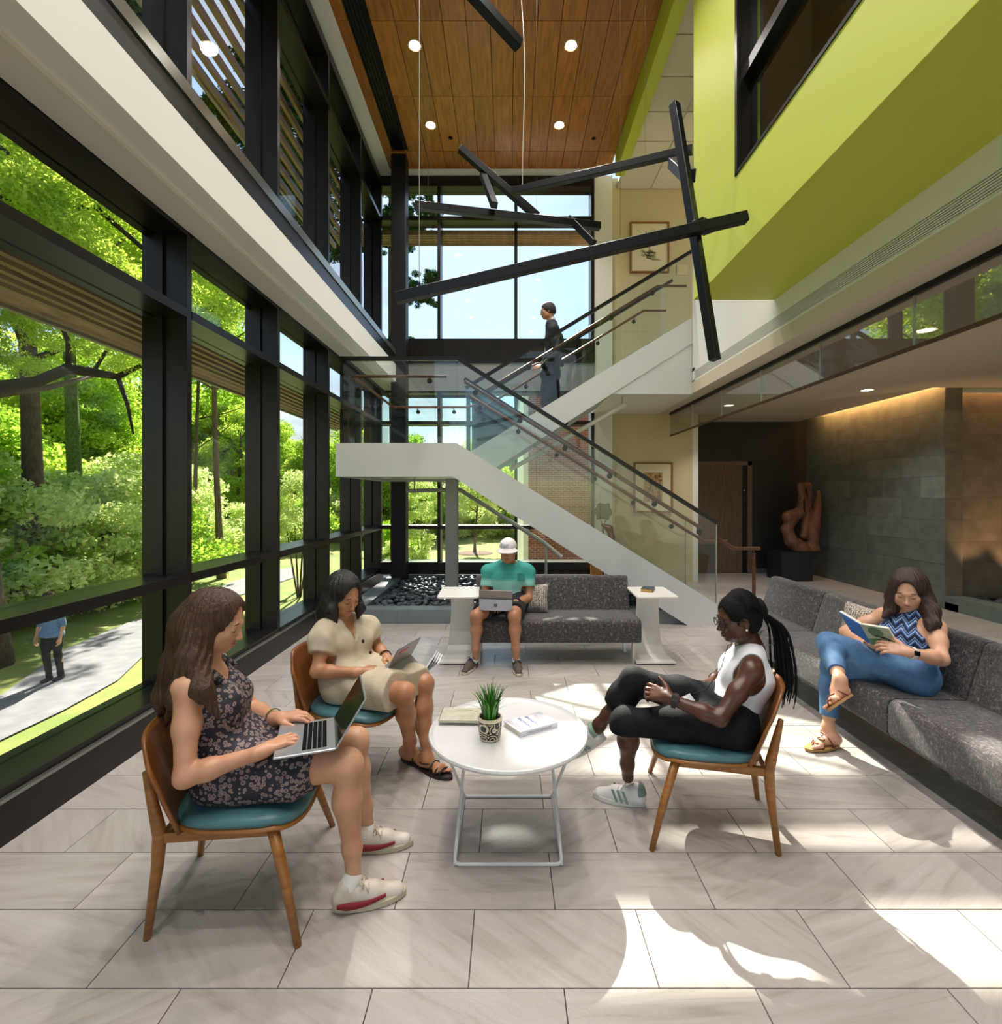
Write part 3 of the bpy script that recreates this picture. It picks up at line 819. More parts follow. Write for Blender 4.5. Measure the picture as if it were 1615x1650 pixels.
for (px, py) in ((726, 222), (957, 223)):
    Y = F * (ZC - EYE) / (CY - py); x = (px - CX) * Y / F
    t = thing('sprinkler_head', 'small round black sprinkler head in the timber ceiling', 'sprinkler', (x, Y, ZC - .02), group='sprinkler heads')
    MB().lathe([(.035, .01), (.035, .02), (.001, .02)], 16).lathe([(.001, 0), (.018, .0), (.018, .01), (.001, .011)], 12).obj('cap', blk, t, smooth=True)
# cove light washing the stone wall
cv = thing('cove_light', 'warm linear cove light hidden above the stone wall', 'cove light', (5.84, 8.4, 3.16))
warm = mat('warm led', (1.0, .52, .18, 1), .5, emit=30)
MB().box(5.818, 5.835, 6.95, 9.55, 3.15, 3.19).obj('led_strip', warm, cv, True)
cv2 = thing('cove_light', 'warm linear cove light hidden above the fireplace niche', 'cove light', (7, 7.05, 3.2))
MB().box(6.3, 8.6, 7.03, 7.04, 3.15, 3.18).obj('led_strip', mat('warm led dim', (1.0, .55, .22, 1), .5, emit=14), cv2, True)
for (x, y) in ((6.5, 6.55), (7.2, 6.75)):
    t = thing('uplight', 'small glowing uplight among the black stones of the fireplace niche', 'uplight', (x, y, .10), group='hearth uplights')
    MB().lathe([(.045, 0), (.045, .09), (.03, .09), (.03, .085)], 16).obj('housing', blk, t, smooth=True)
    MB().lathe([(.001, .083), (.031, .083), (.031, .092), (.001, .092)], 16).obj('lens', mat('uplight lens', (1, .6, .3, 1), .5, emit=12), t)
    d = bpy.data.lights.new('uplight_lamp', 'SPOT'); d.energy = 22; d.spot_size = math.radians(70); d.spot_blend = .6; d.color = (1, .62, .3); d.shadow_soft_size = .03
    o = bpy.data.objects.new('uplight_lamp', d); COL.objects.link(o); o.parent = t; o.location = (0, 0, .12); o.rotation_euler = (math.radians(180 - 22), 0, 0)
random.seed(5)
for i in range(90):
    x, y = random.uniform(6.3, 7.4), random.uniform(5.4, 7.08)
    if min((x - 6.5) ** 2 + (y - 6.55) ** 2, (x - 7.2) ** 2 + (y - 6.75) ** 2) < .012: continue
    o = link('lava_stone', vars_[i % 6], None); r = random.uniform(.04, .07)
    o.matrix_world = Matrix.Translation((x, y, .12)) @ Matrix.Rotation(random.uniform(0, 6), 4, 'Z') @ Matrix.Diagonal((r, r, r, 1))
    setp(o, 'dark stone in the bed of the fireplace niche', 'stone', 'stones in the fireplace niche')

# ---- pendant of black bars
bar_m = mat('black pendant bar', '#0e0e10', .35, .3)
pd = thing('pendant_sculpture', 'black chandelier of crossing square bars hung on thin cables', 'chandelier', (.4, 3.4, 2.4))
def pbar(a, b, w=.06):
    MB().bar(a, b, w, w).obj('bar', bar_m, pd, True, bevel=.003, bseg=1)
YE = 3.1
pbar(P(638, 481, YE), P(1203, 350, YE), .063)
pbar(P(1087, 168, 3.35), P(1152, 580, 3.1), .055)
pbar(P(752, -20, 3.6), P(837, 74, 3.9), .075)
pbar(P(741, 239, 5.0), P(866, 349, 5.2), .068)
pbar(P(778, 280, 5.1), P(797, 331, 4.6), .06)
pbar(P(826, 309, 5.0), P(1116, 241, 4.2), .062)
pbar(P(668, 331, 4.6), P(967, 365, 4.9), .066)
pbar(P(918, 352, 4.9), P(957, 392, 4.7), .06)
pbar(P(1085, 262, 4.1), P(1111, 284, 3.3), .08)
pbar(P(1125, 362, 3.1), P(1142, 368, 3.2), .07)
wire = mat('steel cable', '#b8b0a4', .4, .5); thin = mat('dark thin cable', '#4a3b2c', .6)
for (px, py, y) in ((676, 466, YE), (1000, 392, YE), (842, 304, 4.95), (865, 343, 5.15), (690, 333, 4.62), (1040, 257, 4.4), (800, 30, 3.75)):
    a = P(px, py, y)
    pts = [a, (a.x, a.y, ZC)] if px != 842 else [a + Vector((.06 * math.sin(5 * t / 10) * (t / 10), 0, (ZC - a.z) * t / 10)) for t in range(11)]
    MB().tube(pts, {842: .005, 676: .0026}.get(px, .0013), 6).obj('cable', wire if px in (842, 676) else thin, pd, True)
MB().bar(P(676, 470, YE), P(676, 455, YE), .012, .012, (1, 0, 0)).obj('cable_grip', bar_m, pd, True)

# ---- framed pictures on the cream wall
oak = wood_mat('oak frame', '#9a6430', '#7b4d22', .45, (3, 3, 14), 4)
def picture(px0, px1, py0, py1, label, art):
    Y = 9.06
    a, b = P(px0, py1, Y), P(px1, py0, Y)
    t = thing('framed_picture', label, 'picture', ((a.x + b.x) / 2, Y + .03, a.z))
    fw = .028
    MB().box(a.x, b.x, Y, Y + .04, a.z, a.z + fw).box(a.x, b.x, Y, Y + .04, b.z - fw, b.z).box(a.x, a.x + fw, Y, Y + .04, a.z + fw, b.z - fw).box(b.x - fw, b.x, Y, Y + .04, a.z + fw, b.z - fw).obj('frame', oak, t, True)
    MB().box(a.x + fw, b.x - fw, Y + .02, Y + .036, a.z + fw, b.z - fw).obj('mount', mat('picture mount', '#e2d3ae', .8), t, True)
    art(t, a, b, Y)
def art_tree(t, a, b, Y):
    ink = mat('ink drawing', '#4a4a35', .9); ink2 = mat('ink wash', '#8d8a5c', .9)
    W, H = b.x - a.x, b.z - a.z; m_ = MB(); random.seed(21)
    def pt(u, v): return (a.x + W * u, Y + .019, a.z + H * v)
    def stroke(pts, r, bb=m_):
        for p, q in zip(pts, pts[1:]):
            p, q = Vector(pt(*p)), Vector(pt(*q)); d = q - p; n_ = Vector((-d.z, 0, d.x)).normalized() * r
            bb._add([p - n_, q - n_, q + n_, p + n_], [(0, 1, 2, 3)])
    stroke([(.5, .47), (.5, .62), (.44, .72), (.40, .82)], .006); stroke([(.5, .55), (.58, .68), (.66, .78)], .005); stroke([(.47, .6), (.36, .68), (.30, .76)], .004)
    for _ in range(46):
        u, v = random.gauss(.5, .13), random.gauss(.72, .07); stroke([(u, v), (u + random.uniform(-.05, .05), v + random.uniform(-.03, .05))], .003)
    for k in range(16):
        u = random.uniform(.25, .5); v = .42 - (u - .25) * .5 + random.uniform(-.03, .06); stroke([(u, v), (u + .12, v - .03), (u + .24, v - .02)], .004)
    stroke([(.32, .45), (.42, .33), (.55, .26), (.78, .25)], .005)
    m_.obj('drawing', ink, t, True)
    w_ = MB()
    for k in range(9):
        u, v = random.uniform(.25, .6), random.uniform(.25, .46); stroke([(u, v), (u + .1, v - .02)], .012, w_)
    w_.v = [(x, y + .0005, z) for x, y, z in w_.v]; w_.obj('wash', ink2, t, True)
def art_wood(t, a, b, Y):
    W, H = b.x - a.x, b.z - a.z; random.seed(4)
    cols = ['#b8862c', '#8d6f2a', '#c98f5a', '#7d7a5a', '#b06a4a', '#6d6f6a']
    u0, u1, v0, v1 = .26, .74, .22, .80
    MB().box(a.x + W * u0, a.x + W * u1, Y + .016, Y + .02, a.z + H * v0, a.z + H * v1).obj('print', mat('print ground', '#c3a070', .8), t, True)
    for ci, c in enumerate(cols):
        m_ = MB()
        for _ in range(26):
            v = {0: (.62, .8), 1: (.62, .8), 2: (.3, .6), 3: (.3, .62), 4: (.22, .36), 5: (.22, .6)}[ci]
            x, z = random.uniform(u0 + .02, u1 - .06), random.uniform(v[0], v[1] - .03)
            ww, hh = (random.uniform(.02, .06), random.uniform(.01, .03)) if ci not in (3, 5) else (.015, random.uniform(.03, .1))
            m_.box(a.x + W * x, a.x + W * (x + ww), Y + .0145 - ci * .0004, Y + .016, a.z + H * z, a.z + H * min(z + hh, v1))
        m_.obj('print_colour', mat('print ' + c, c, .8), t, True)
picture(1016, 1079, 357, 439, 'framed ink drawing of a tree on the cream wall beside the upper flight', art_tree)
picture(1022, 1085, 745, 826, 'framed woodland print with wide pale mount on the cream wall behind the lower flight', art_wood)
a, b = P(1091, 443, 9.08), P(1109, 426, 9.08)
t = MB().box(a.x, b.x, 9.075, 9.1, a.z, b.z).obj('wall_plate', mat('cream plastic', '#d9c795', .5), None, bevel=.004)
setp(t, 'small cream blank plate on the wall beside the framed drawing', 'wall plate')
# ================================================================== OUTDOORS
GZ0 = -2.10
def ground_pt(px, py):
    Y = F * (EYE - GZ0) / (py - CY); return P(px, py, Y)
def gh(x, y):
    """terrain height: wooded bank rising to the left, gentle rise far away"""
    d = max(0.0, -x - 12.5 - .12 * max(0, y - 10)); h = GZ0 + .16 * d + .008 * d * math.sin(x * .7 + y * .4)
    if y > 26: h += .012 * (y - 26)
    return h
grass = mat('sunlit grass', '#6c8433', .9, col2='#8d8f48', scale=1.1, detail=8, bump=.4, bscale=14)
nu, nv = 60, 60
gm = MB().grid(lambda u, v: (lambda x, y: (x, y, gh(x, y)))(-70 + 110 * u, -25 + 125 * v), nu, nv)
g_o = gm.obj('lawn_ground', grass, None, smooth='all'); setp(g_o, kind='structure')
path_m = mat('asphalt path', '#77757a', .85, col2='#8a888a', scale=3, detail=8, bump=.15, bscale=60)
up = [(-160, 1235), (-60, 1165), (22, 1108), (104, 1048), (144, 1031), (208, 1004), (256, 989), (330, 958), (375, 938), (420, 925), (470, 915)]
lo_ = [(-160, 1420), (-60, 1270), (0, 1196), (104, 1146), (190, 1098), (240, 1050), (262, 1012), (345, 975), (380, 962), (425, 948), (475, 931)]
pm = MB(); pts = []
for a, b in zip(up, lo_):
    A, B = ground_pt(*a), ground_pt(*b); A.z = gh(A.x, A.y) + .03; B.z = gh(B.x, B.y) + .03; pts += [A, B]
pm._add(pts, [(2 * i, 2 * i + 1, 2 * i + 3, 2 * i + 2) for i in range(len(up) - 1)])
po = pm.obj('garden_path', path_m, None); setp(po, kind='structure')
# building podium below the glazing
MB().box(-2.62, 7.6, -4, 9.3, -2.4, -.30).obj('wall_podium', mat('podium brick', '#7a4a3a', .8), kind='structure')

def leaf_mat(name, c1, c2, trans=.45):
    m = bpy.data.materials.new(name); m.use_nodes = True; t = m.node_tree; t.nodes.clear(); N = t.nodes.new; K = t.links.new
    o = N('ShaderNodeOutputMaterial'); d = N('ShaderNodeBsdfDiffuse'); tr = N('ShaderNodeBsdfTranslucent'); mx = N('ShaderNodeMixShader'); mx.inputs[0].default_value = trans
    geo = N('ShaderNodeNewGeometry'); r = N('ShaderNodeValToRGB'); r.color_ramp.elements[0].color = rgb(c1); r.color_ramp.elements[1].color = rgb(c2)
    K(geo.outputs['Random Per Island'], r.inputs[0]); K(r.outputs[0], d.inputs[0]); K(r.outputs[0], tr.inputs[0])
    K(d.outputs[0], mx.inputs[1]); K(tr.outputs[0], mx.inputs[2]); K(mx.outputs[0], o.inputs[0]); MATS[name] = m
    return m
leaf_a = leaf_mat('bright spring leaf', '#a3c437', '#dfec72', .58)
leaf_b = leaf_mat('mid green leaf', '#86b336', '#c3db58', .58)
leaf_c = leaf_mat('pale shrub leaf', '#b9cf70', '#e8f0b0', .52)
needle = leaf_mat('pine needle', '#2c4a2a', '#4c6b3a', .25)
bark = mat('grey brown bark', '#6a5648', .9, col2='#4a3b31', scale=7, stretch=(4, 4, .6), detail=6, bump=.9, bscale=30, bstretch=(4, 4, .6))
ivy_bark = mat('ivy covered bark', '#3f4a24', .9, col2='#5f7a2c', scale=14, detail=6, bump=.9, bscale=40)

def leaves(name, n, clusters, spread, size, m, seed, flat=.0):
    """n leaf blades gathered in clusters (list of centres + radius)"""
    r = np.random.default_rng(seed)
    C = np.array([c[:3] for c in clusters]); R = np.array([c[3] for c in clusters])
    wts = R ** 2; wts = wts / wts.sum()
    ci = r.choice(len(C), n, p=wts)
    d = r.normal(size=(n, 3)); d /= np.linalg.norm(d, axis=1)[:, None]
    rad = r.random(n) ** .45
    pos = C[ci] + d * (rad * R[ci])[:, None] * np.array([1, 1, .62])
    nrm = r.normal(size=(n, 3)) + np.array([0, 0, .9]); nrm /= np.linalg.norm(nrm, axis=1)[:, None]
    t = np.cross(nrm, r.normal(size=(n, 3))); t /= np.linalg.norm(t, axis=1)[:, None]
    b = np.cross(nrm, t); s = size * r.uniform(.6, 1.3, n)[:, None]
    V = np.stack([pos - t * s, pos + b * s * .55, pos + t * s, pos - b * s * .55], 1).reshape(-1, 3)
    Q = np.arange(4 * n, dtype=np.int32)
    me = bpy.data.meshes.new(name)
    me.vertices.add(4 * n); me.vertices.foreach_set('co', V.astype(np.float32).ravel())
    me.loops.add(4 * n); me.loops.foreach_set('vertex_index', Q)
    me.polygons.add(n); me.polygons.foreach_set('loop_start', np.arange(0, 4 * n, 4, dtype=np.int32))
    me.update(calc_edges=True); me.materials.append(m)
    return me
def cluster_ball(k, rx, rz, cr, seed, shell=.5):
    r = np.random.default_rng(seed); out = []
    for _ in range(k):
        d = r.normal(size=3); d /= np.linalg.norm(d); q = (shell + (1 - shell) * r.random())
        out.append((d[0] * rx * q, d[1] * rx * q, d[2] * rz * q, cr * r.uniform(.6, 1.25)))
    return out
# crowns, about 1 unit = 1 m
crowns = [leaves('crown_leaves', 15000, cluster_ball(46, 3.6, 4.2, 1.15, s), .8, .12, m, s) for s, m in ((1, leaf_a), (2, leaf_b), (3, leaf_a))]
bushes = [leaves('bush_leaves', 9000, cluster_ball(34, 1.7, 1.5, .62, s), .5, .075, m, s) for s, m in ((11, leaf_c), (12, leaf_c), (13, leaf_b))]
bigleaf = [leaves('near_crown_leaves', 14000, cluster_ball(60, 4.2, 2.6, .85, s), .5, .085, m, s) for s, m in ((21, leaf_a), (22, leaf_a))]
pine_cr = leaves('pine_needles', 16000, cluster_ball(60, 3.2, 3.0, .72, 31, .35), .5, .13, needle, 31)
def trunk_mesh(h, r, lean, seed, branches=5, top=.35):
    rr = random.Random(seed); m_ = MB()
    pts = [Vector((lean[0] * t + .12 * math.sin(3 * t + seed), lean[1] * t + .12 * math.cos(2.3 * t + seed), h * t)) for t in [i / 9 for i in range(10)]]
    p0 = pts[0].copy(); pts = [p - Vector((p0.x, p0.y, 0)) for p in pts]
    m_.tube(pts, [r * (1.35 if i == 0 else 1.1 if i == 1 else 1) * (1 - (1 - top) * i / 9) for i in range(10)], 10)
    for k in range(branches):
        t = rr.uniform(.45, .95); q = pts[int(t * 9)]; a = rr.uniform(0, 6.28); l = h * rr.uniform(.12, .28)
        d = Vector((math.cos(a), math.sin(a), rr.uniform(.15, .8))); rb = r * .32
        m_.tube([q, q + d * l * .5 + Vector((0, 0, .1)), q + d * l + Vector((.2, .1, .5))], [rb, rb * .7, rb * .3], 6)
    return m_
def tree(name, label, x, y, h, r, crown, cs, cz, m_bark=bark, group=None, seed=0, lean=(0, 0), extra=None):
    z = gh(x, y) - .05
    t = thing(name, label, 'tree', (x, y, z), group=group)
    trunk_mesh(h, r, lean, seed, 0 if name == 'pine_tree' else 5).obj('trunk', m_bark, t, smooth='all')
    rr = random.Random(seed + 99)
    for i, c in enumerate(crown):
        o = link('foliage', c, None, t); s = cs * rr.uniform(.85, 1.15)
        o.location = (lean[0] + (rr.uniform(-1, 1) * cs if i else 0), lean[1] + (rr.uniform(-1, 1) * cs if i else 0), (cz + (rr.uniform(-1.5, 1.5) * cs if i else 0)) if i < 2 else cz * .48)
        o.scale = (s, s, s); o.rotation_euler = (0, 0, rr.uniform(0, 6.28))
    return t
# trees that can be told apart
big = P(58, 700, 15.0); tree('forest_tree', 'tall thick grey-barked tree with leafy crown behind the pale shrubs', big.x, big.y, 17, .30, [crowns[0], crowns[2]], 1.0, 13.5, seed=1, lean=(-.5, .3))
iv = P(127, 700, 20.0); tree('forest_tree', 'straight tree with ivy covered trunk beyond the path', iv.x, iv.y, 17, .30, [crowns[1]], 1.1, 14, ivy_bark, seed=2, lean=(-.3, 0))
sl = P(357, 800, 22.0); tree('forest_tree', 'slim straight pinkish trunk standing beside the path bend', sl.x, sl.y, 15, .15, [crowns[0]], .9, 12.5, mat('reddish bark', '#7d6357', .9, col2='#5c473d', scale=8, stretch=(4, 4, .6), bump=.8, bscale=30), seed=3, lean=(-.4, 0))
sm = P(314, 800, 24.0); tree('forest_tree', 'thin dark trunk close to the slim trunk by the path bend', sm.x, sm.y, 13, .12, [crowns[1]], .8, 11, seed=4)
# near tree at the frame edge with a long crooked bough
nt_ = ground_pt(-22, 1075)
t = thing('forest_tree', 'near tree with a long crooked bough reaching over the path', 'tree', (nt_.x, nt_.y, GZ0 - .05))
trunk_mesh(13, .34, (-.6, .2), 8, 3).obj('trunk', bark, t, smooth='all')
bp = [P(-30, 640, 11.2), P(0, 622, 11.2), P(60, 615, 11.1), P(110, 594, 11), P(150, 600, 11), P(190, 607, 11), P(225, 590, 11), P(250, 596, 11)]
MB().tube(bp, [.16, .13, .12, .12, .10, .07, .045, .02], 8).tube([bp[3], P(110, 550, 11), P(75, 470, 11.1), P(80, 430, 11.2)], [.06, .05, .04, .02], 7).tube([bp[5], P(205, 650, 11), P(215, 700, 11)], [.05, .04, .02], 6).tube([bp[4], P(175, 560, 11), P(195, 520, 11)], [.04, .03, .01], 6).obj('bough', mat('dark bark', '#33271f', .9, bump=.8, bscale=30), t, True, smooth='all')
ub = [P(-40, 300, 10.5), P(30, 320, 10.5), P(90, 350, 10.6), P(150, 330, 10.8), P(230, 400, 11), P(256, 420, 11)]
MB().tube(ub, [.12, .10, .09, .07, .05, .02], 7).tube([P(-20, 220, 10.5), P(60, 290, 10.5), P(110, 285, 10.6)], [.07, .05, .02], 6).obj('bough', MATS['dark bark'], t, True, smooth='all')
for i, (px, py, Y, s) in enumerate(((60, 340, 10.8, .62), (190, 400, 11.4, .6), (-60, 250, 10, .6), (120, 230, 12, .55), (90, 490, 11.6, .36), (220, 560, 11.4, .30), (20, 560, 12, .3))):
    o = link('foliage', bigleaf[i % 2], None, t, world=False); p = P(px, py, Y); o.location = p - t.location; o.scale = (s,) * 3; o.rotation_euler = (0, 0, i)
# pine beyond the far left corner; crown set above view to shade the floor
tree('pine_tree', 'tall dark pine behind the corner column of the glazing', -4.55, 20.5, 21, .2, [pine_cr], .82, 19.0, seed=9, lean=(-.1, 0))
pn = bpy.data.objects[[o.name for o in bpy.data.objects if o.name.startswith('pine_tree')][-1]]
for i, (x, y, z, s) in enumerate(((-2.95, 20.5, 16.5, .42), (-4.4, 20.8, 15.2, .45), (-3.3, 21, 13.2, .24), (-3.4, 20.3, 9.8, .26), (-4.4, 20.2, 7.2, .28), (-4.6, 20.6, 12.4, .35))):  # first clump is added out of view to keep sun off the table
    o = link('foliage', pine_cr, None, pn); o.location = Vector((x, y, z)) - pn.location; o.scale = (s,) * 3; o.rotation_euler = (0, 0, i * 1.3)
    MB().tube([(-4.4, 20.5, z - .6), (x, y, z)], [.05, .02], 6).obj('branch', bark, pn, True)
for i, (x, y, h) in enumerate(((-5.98, 9.5, 20), (-6.35, 14.0, 20), (-6.4, 18.0, 19))):
    tr_ = tree('pine_tree', 'dark pine rising close outside the left glass wall', x - .3, y, h, .16, [], 1, 10, group='pines close to the glass wall', seed=40 + i)
    for k in range(6):
        o = link('foliage', pine_cr, None, tr_); s = random.uniform(.28, .5); o.scale = (s, s, s * .7)
        o.location = (random.uniform(-1.2, 1.2), random.uniform(-1.2, 1.2), h * (.64 + .07 * k)); o.rotation_euler = (0, 0, k)
# the rest of the wood
random.seed(17)
fl = 'leafy green forest tree on the wooded bank beyond the path'
nT = 0
while nT < 46:
    x = random.uniform(-44, -11); y = random.uniform(-8, 62)
    if x > -13 - .18 * max(0, y - 8) + (3 if y > 30 else 0): continue
    if -21 < x and 15 < y < 36: continue
    h = random.uniform(7.5, 11.5); i = nT % 3
    tree('forest_tree', fl, x, y, h, random.uniform(.14, .24), [crowns[i], crowns[(i + 1) % 3], crowns[(i + 2) % 3]], random.uniform(.8, 1.05), h * random.uniform(.5, .78), group='trees on the wooded bank', seed=100 + nT)
    nT += 1
sl_ = 'pale green leafy shrub growing on the bank beside the path'
shr = [(-14.2, 11.5, 1.35), (-13.4, 13.6, 1.3), (-15.5, 13.0, 1.7), (-16.5, 16.5, 1.6), (-12.9, 16.2, 1.1), (-17.5, 11, 1.8), (-14.6, 17.5, 1.5), (-13.0, 9.6, 1.0), (-13.8, 20, 1.3), (-15, 8, 1.5), (-17, 22, 1.6), (-19, 15, 2), (-15.6, 24, 1.3), (-18.5, 28, 1.6), (-21, 20, 2.1), (-14.6, 28.5, 1.1), (-16, 5, 1.7), (-13.4, 33, 1.2), (-12.2, 38, 1.4), (-9.5, 42, 1.3)]
for i, (x, y, s) in enumerate(shr):
    t = thing('shrub', sl_, 'shrub', (x, y, gh(x, y) - .05), group='pale shrubs on the bank')
    MB().tube([(0, 0, 0), (.1, .05, 1.0 * s), (.3, -.1, 1.7 * s)], [.04, .03, .01], 6).tube([(0, 0, .2), (-.3, .2, 1.2 * s)], [.03, .01], 6).obj('stem', bark, t, smooth='all')
    o = link('foliage', bushes[i % 3], None, t); o.location = (0, 0, 1.45 * s); o.scale = (s, s, s); o.rotation_euler = (0, 0, i)
# far lawn seen through the end window
fw = 'leafy tree at the far edge of the lawn behind the end window'
for i in range(22):
    x = -22 + i * 2.05 + random.uniform(-1, 1); y = 46 + random.uniform(-5, 6) - (abs(x + 2) * .25)
    if x > 12: continue
    h = random.uniform(6, 8.5)
    tree('lawn_tree', fw, x, y, h, .16, [crowns[i % 3]], random.uniform(.85, 1.1), h * .62, group='trees at the far edge of the lawn', seed=300 + i)
for i, (x, y, s) in enumerate(((-13, 40, 1.4), (-10, 41, 1.5), (-7.5, 42, 1.3), (-4.5, 43, 1.4), (-1.5, 43, 1.3), (1, 42, 1.2), (-5.2, 27, .75), (-6.8, 30, .9), (-2.9, 40, 1.2))):
    t = thing('lawn_shrub', 'rounded green shrub along the edge of the lawn', 'shrub', (x, y, gh(x, y) - .05), group='shrubs along the lawn')
    MB().tube([(0, 0, 0), (.1, 0, 1.2 * s)], [.04, .02], 6).obj('stem', bark, t)
    o = link('foliage', bushes[(i + 1) % 3], None, t); o.location = (0, 0, 1.2 * s); o.scale = (s, s, s * .9); o.rotation_euler = (0, 0, i)
lt = ground_pt(765, 893)
tree('lawn_tree', 'young round tree standing alone on the lawn in a mulch ring', lt.x, lt.y, 4.6, .09, [bushes[0]], 1.15, 4.0, seed=55)
m_ = MB().lathe([(.001, .03), (1.0, .02), (1.15, -.02)], 20).obj('mulch_ring', mat('mulch', '#6a4f3f', .9, bump=.5), None); m_.location = (lt.x, lt.y, gh(lt.x, lt.y) + .03)
setp(m_, 'round patch of brown mulch around the young lawn tree', 'mulch')
for (px, py, lab) in ((680, 905, 'young tree with several slim stems near the end window'), (482, 962, 'multi-stemmed sapling on the grass outside the left glazing')):
    q = ground_pt(px, py); t = thing('sapling', lab, 'tree', (q.x, q.y, gh(q.x, q.y)))
    for k in range(4):
        a = k * 1.6; MB().tube([(.05 * math.cos(a), .05 * math.sin(a), 0), (.25 * math.cos(a), .25 * math.sin(a), 1.2), (.45 * math.cos(a), .45 * math.sin(a), 2.6)], [.035, .03, .015], 6).obj('stem', bark, t)
    o = link('foliage', bushes[1], None, t); o.location = (0, 0, 3.2); o.scale = (.62, .62, .8)
# lamp posts
for (px, py0, Y) in ((502, 798, 21), (414, 846, 34)):
    q = P(px, py0, Y); z0 = gh(q.x, q.y); H = q.z - z0
    t = thing('lamp_post', 'black garden lamp post beside the path' + (' bend' if Y > 30 else ' near the sapling'), 'lamp post', (q.x, q.y, z0))
    MB().tube([(0, 0, 0), (0, 0, .5), (0, 0, .52), (0, 0, H - .5)], [.09, .08, .05, .045], 10).obj('post', blk, t, smooth=True)
    MB().lathe([(.07, H - .5), (.13, H - .18), (.13, H - .16)], 10).obj('lantern_glass', mat('frosted lamp glass', '#cfd2cc', .3), t, smooth=True)
    MB().lathe([(.2, H - .17), (.17, H - .12), (.03, H), (.001, H + .03)], 10).obj('lantern_cap', blk, t, smooth=True)
# brick wing beyond the end window
def brick_mat():
    m, t, b = nodes_of('brick wing'); N = t.nodes.new; K = t.links.new
    tc = N('ShaderNodeTexCoord'); mp = N('ShaderNodeMapping'); mp.inputs['Rotation'].default_value = (math.radians(90), 0, 0)
    K(tc.outputs['Object'], mp.inputs['Vector'])
    br = N('ShaderNodeTexBrick'); br.inputs['Scale'].default_value = 1; br.inputs['Brick Width'].default_value = .215; br.inputs['Row Height'].default_value = .075; br.inputs['Mortar Size'].default_value = .008
    br.inputs['Color1'].default_value = rgb('#9a4f3c'); br.inputs['Color2'].default_value = rgb('#7a3f36'); br.inputs['Mortar'].default_value = rgb('#a99a8c')
    K(mp.outputs[0], br.inputs['Vector']); K(br.outputs[0], b.inputs['Base Color']); b.inputs['Roughness'].default_value = .85
    return m
bw = thing('brick_wing', 'red brick wing of the building beyond the end window', 'building', (4, 18, GZ0))
MB().box(.72, 9, 18, 30, GZ0 - .3, 6.7).obj('brick_wall', brick_mat(), bw, True)
MB().box(.55, .72, 17.96, 30, GZ0 - .3, 6.7).obj('corner_trim', mat('white corner trim', '#e9e6df', .6), bw, True)
MB().box(.45, 9.1, 17.85, 30, 6.7, 6.95).obj('parapet', mat('parapet cap', '#5b5147', .6), bw, True)
# ---- exterior sun shades of timber slats
slat_m = wood_mat('sun shade slat', '#b08e6c', '#8d6d4f', .55, (8, .6, 8), 2)
def shade_left(z, label, x_out):
    t = thing('sun_shade', label, 'sun shade', (XG - .5, 3, z))
    n = 7
    for k in range(n):
        x = XG - .16 - k * (abs(x_out - XG) - .2) / (n - 1)
        MB().box(x - .022, x + .022, -4, 9.9, z, z + .09).obj('slat', slat_m, t, True)
    MB().box(x_out - .04, x_out, -4, 9.9, z - .02, z + .14).obj('fascia', mat('shade fascia', '#a8998a', .5), t, True)
    for y in MULL: MB().box(x_out, XG - .05, y - .02, y + .02, z + .09, z + .13).obj('arm', bronze, t, True)
shade_left(2.84, 'slatted timber sun shade outside the lower left glazing', -3.35)
shade_left(6.42, 'slatted timber sun shade outside the upper left glazing', -3.6)
t = thing('sun_shade', 'slatted timber sun shade outside the upper end window', 'sun shade', (-.4, 9.7, 6.4))
for k in range(6):
    y = 9.36 + k * .066
    MB().box(-3.2, 1.7, y - .014, y + .014, 6.40, 6.49).obj('slat', slat_m, t, True)
for x in FM: MB().box(x - .02, x + .02, 9.28, 9.72, 6.49, 6.53).obj('arm', bronze, t, True)
MB().box(-3.2, 1.7, 9.70, 9.72, 6.38, 6.54).obj('fascia', MATS['shade fascia'], t, True)
# ================================================================== FURNITURE
def copy_tree(o, parent=None):
    c = o.copy(); COL.objects.link(c); c.parent = parent
    for ch in list(o.children): copy_tree(ch, c)
    return c
def tweed():
    m, t, b = nodes_of('dark tweed upholstery'); N = t.nodes.new; K = t.links.new
    tc = N('ShaderNodeTexCoord'); col = None
    outs = []
    for sc in ((26, 260, 260), (260, 26, 60), (60, 60, 26)):
        mp = N('ShaderNodeMapping'); mp.inputs['Scale'].default_value = sc; K(tc.outputs['Object'], mp.inputs['Vector'])
        n = N('ShaderNodeTexNoise'); n.inputs['Scale'].default_value = 1.0; n.inputs['Detail'].default_value = 3; K(mp.outputs[0], n.inputs['Vector']); outs.append(n.outputs[0])
    mx = N('ShaderNodeMath'); mx.operation = 'MAXIMUM'; K(outs[0], mx.inputs[0]); K(outs[1], mx.inputs[1])
    mx2 = N('ShaderNodeMath'); mx2.operation = 'MAXIMUM'; K(mx.outputs[0], mx2.inputs[0]); K(outs[2], mx2.inputs[1])
    r = N('ShaderNodeValToRGB'); e = r.color_ramp.elements; e[0].position = .48; e[0].color = rgb('#2a2526'); e[1].position = .76; e[1].color = rgb('#8d8684')
    x = e.new(.60); x.color = rgb('#4a4344')
    K(mx2.outputs[0], r.inputs[0]); K(r.outputs[0], b.inputs['Base Color']); b.inputs['Roughness'].default_value = .9; b.inputs['Sheen Weight'].default_value = .25
    bp = N('ShaderNodeBump'); bp.inputs['Strength'].default_value = .35; bp.inputs['Distance'].default_value = .004; K(mx2.outputs[0], bp.inputs['Height']); K(bp.outputs[0], b.inputs['Normal'])
    return m
tweed_m = tweed()
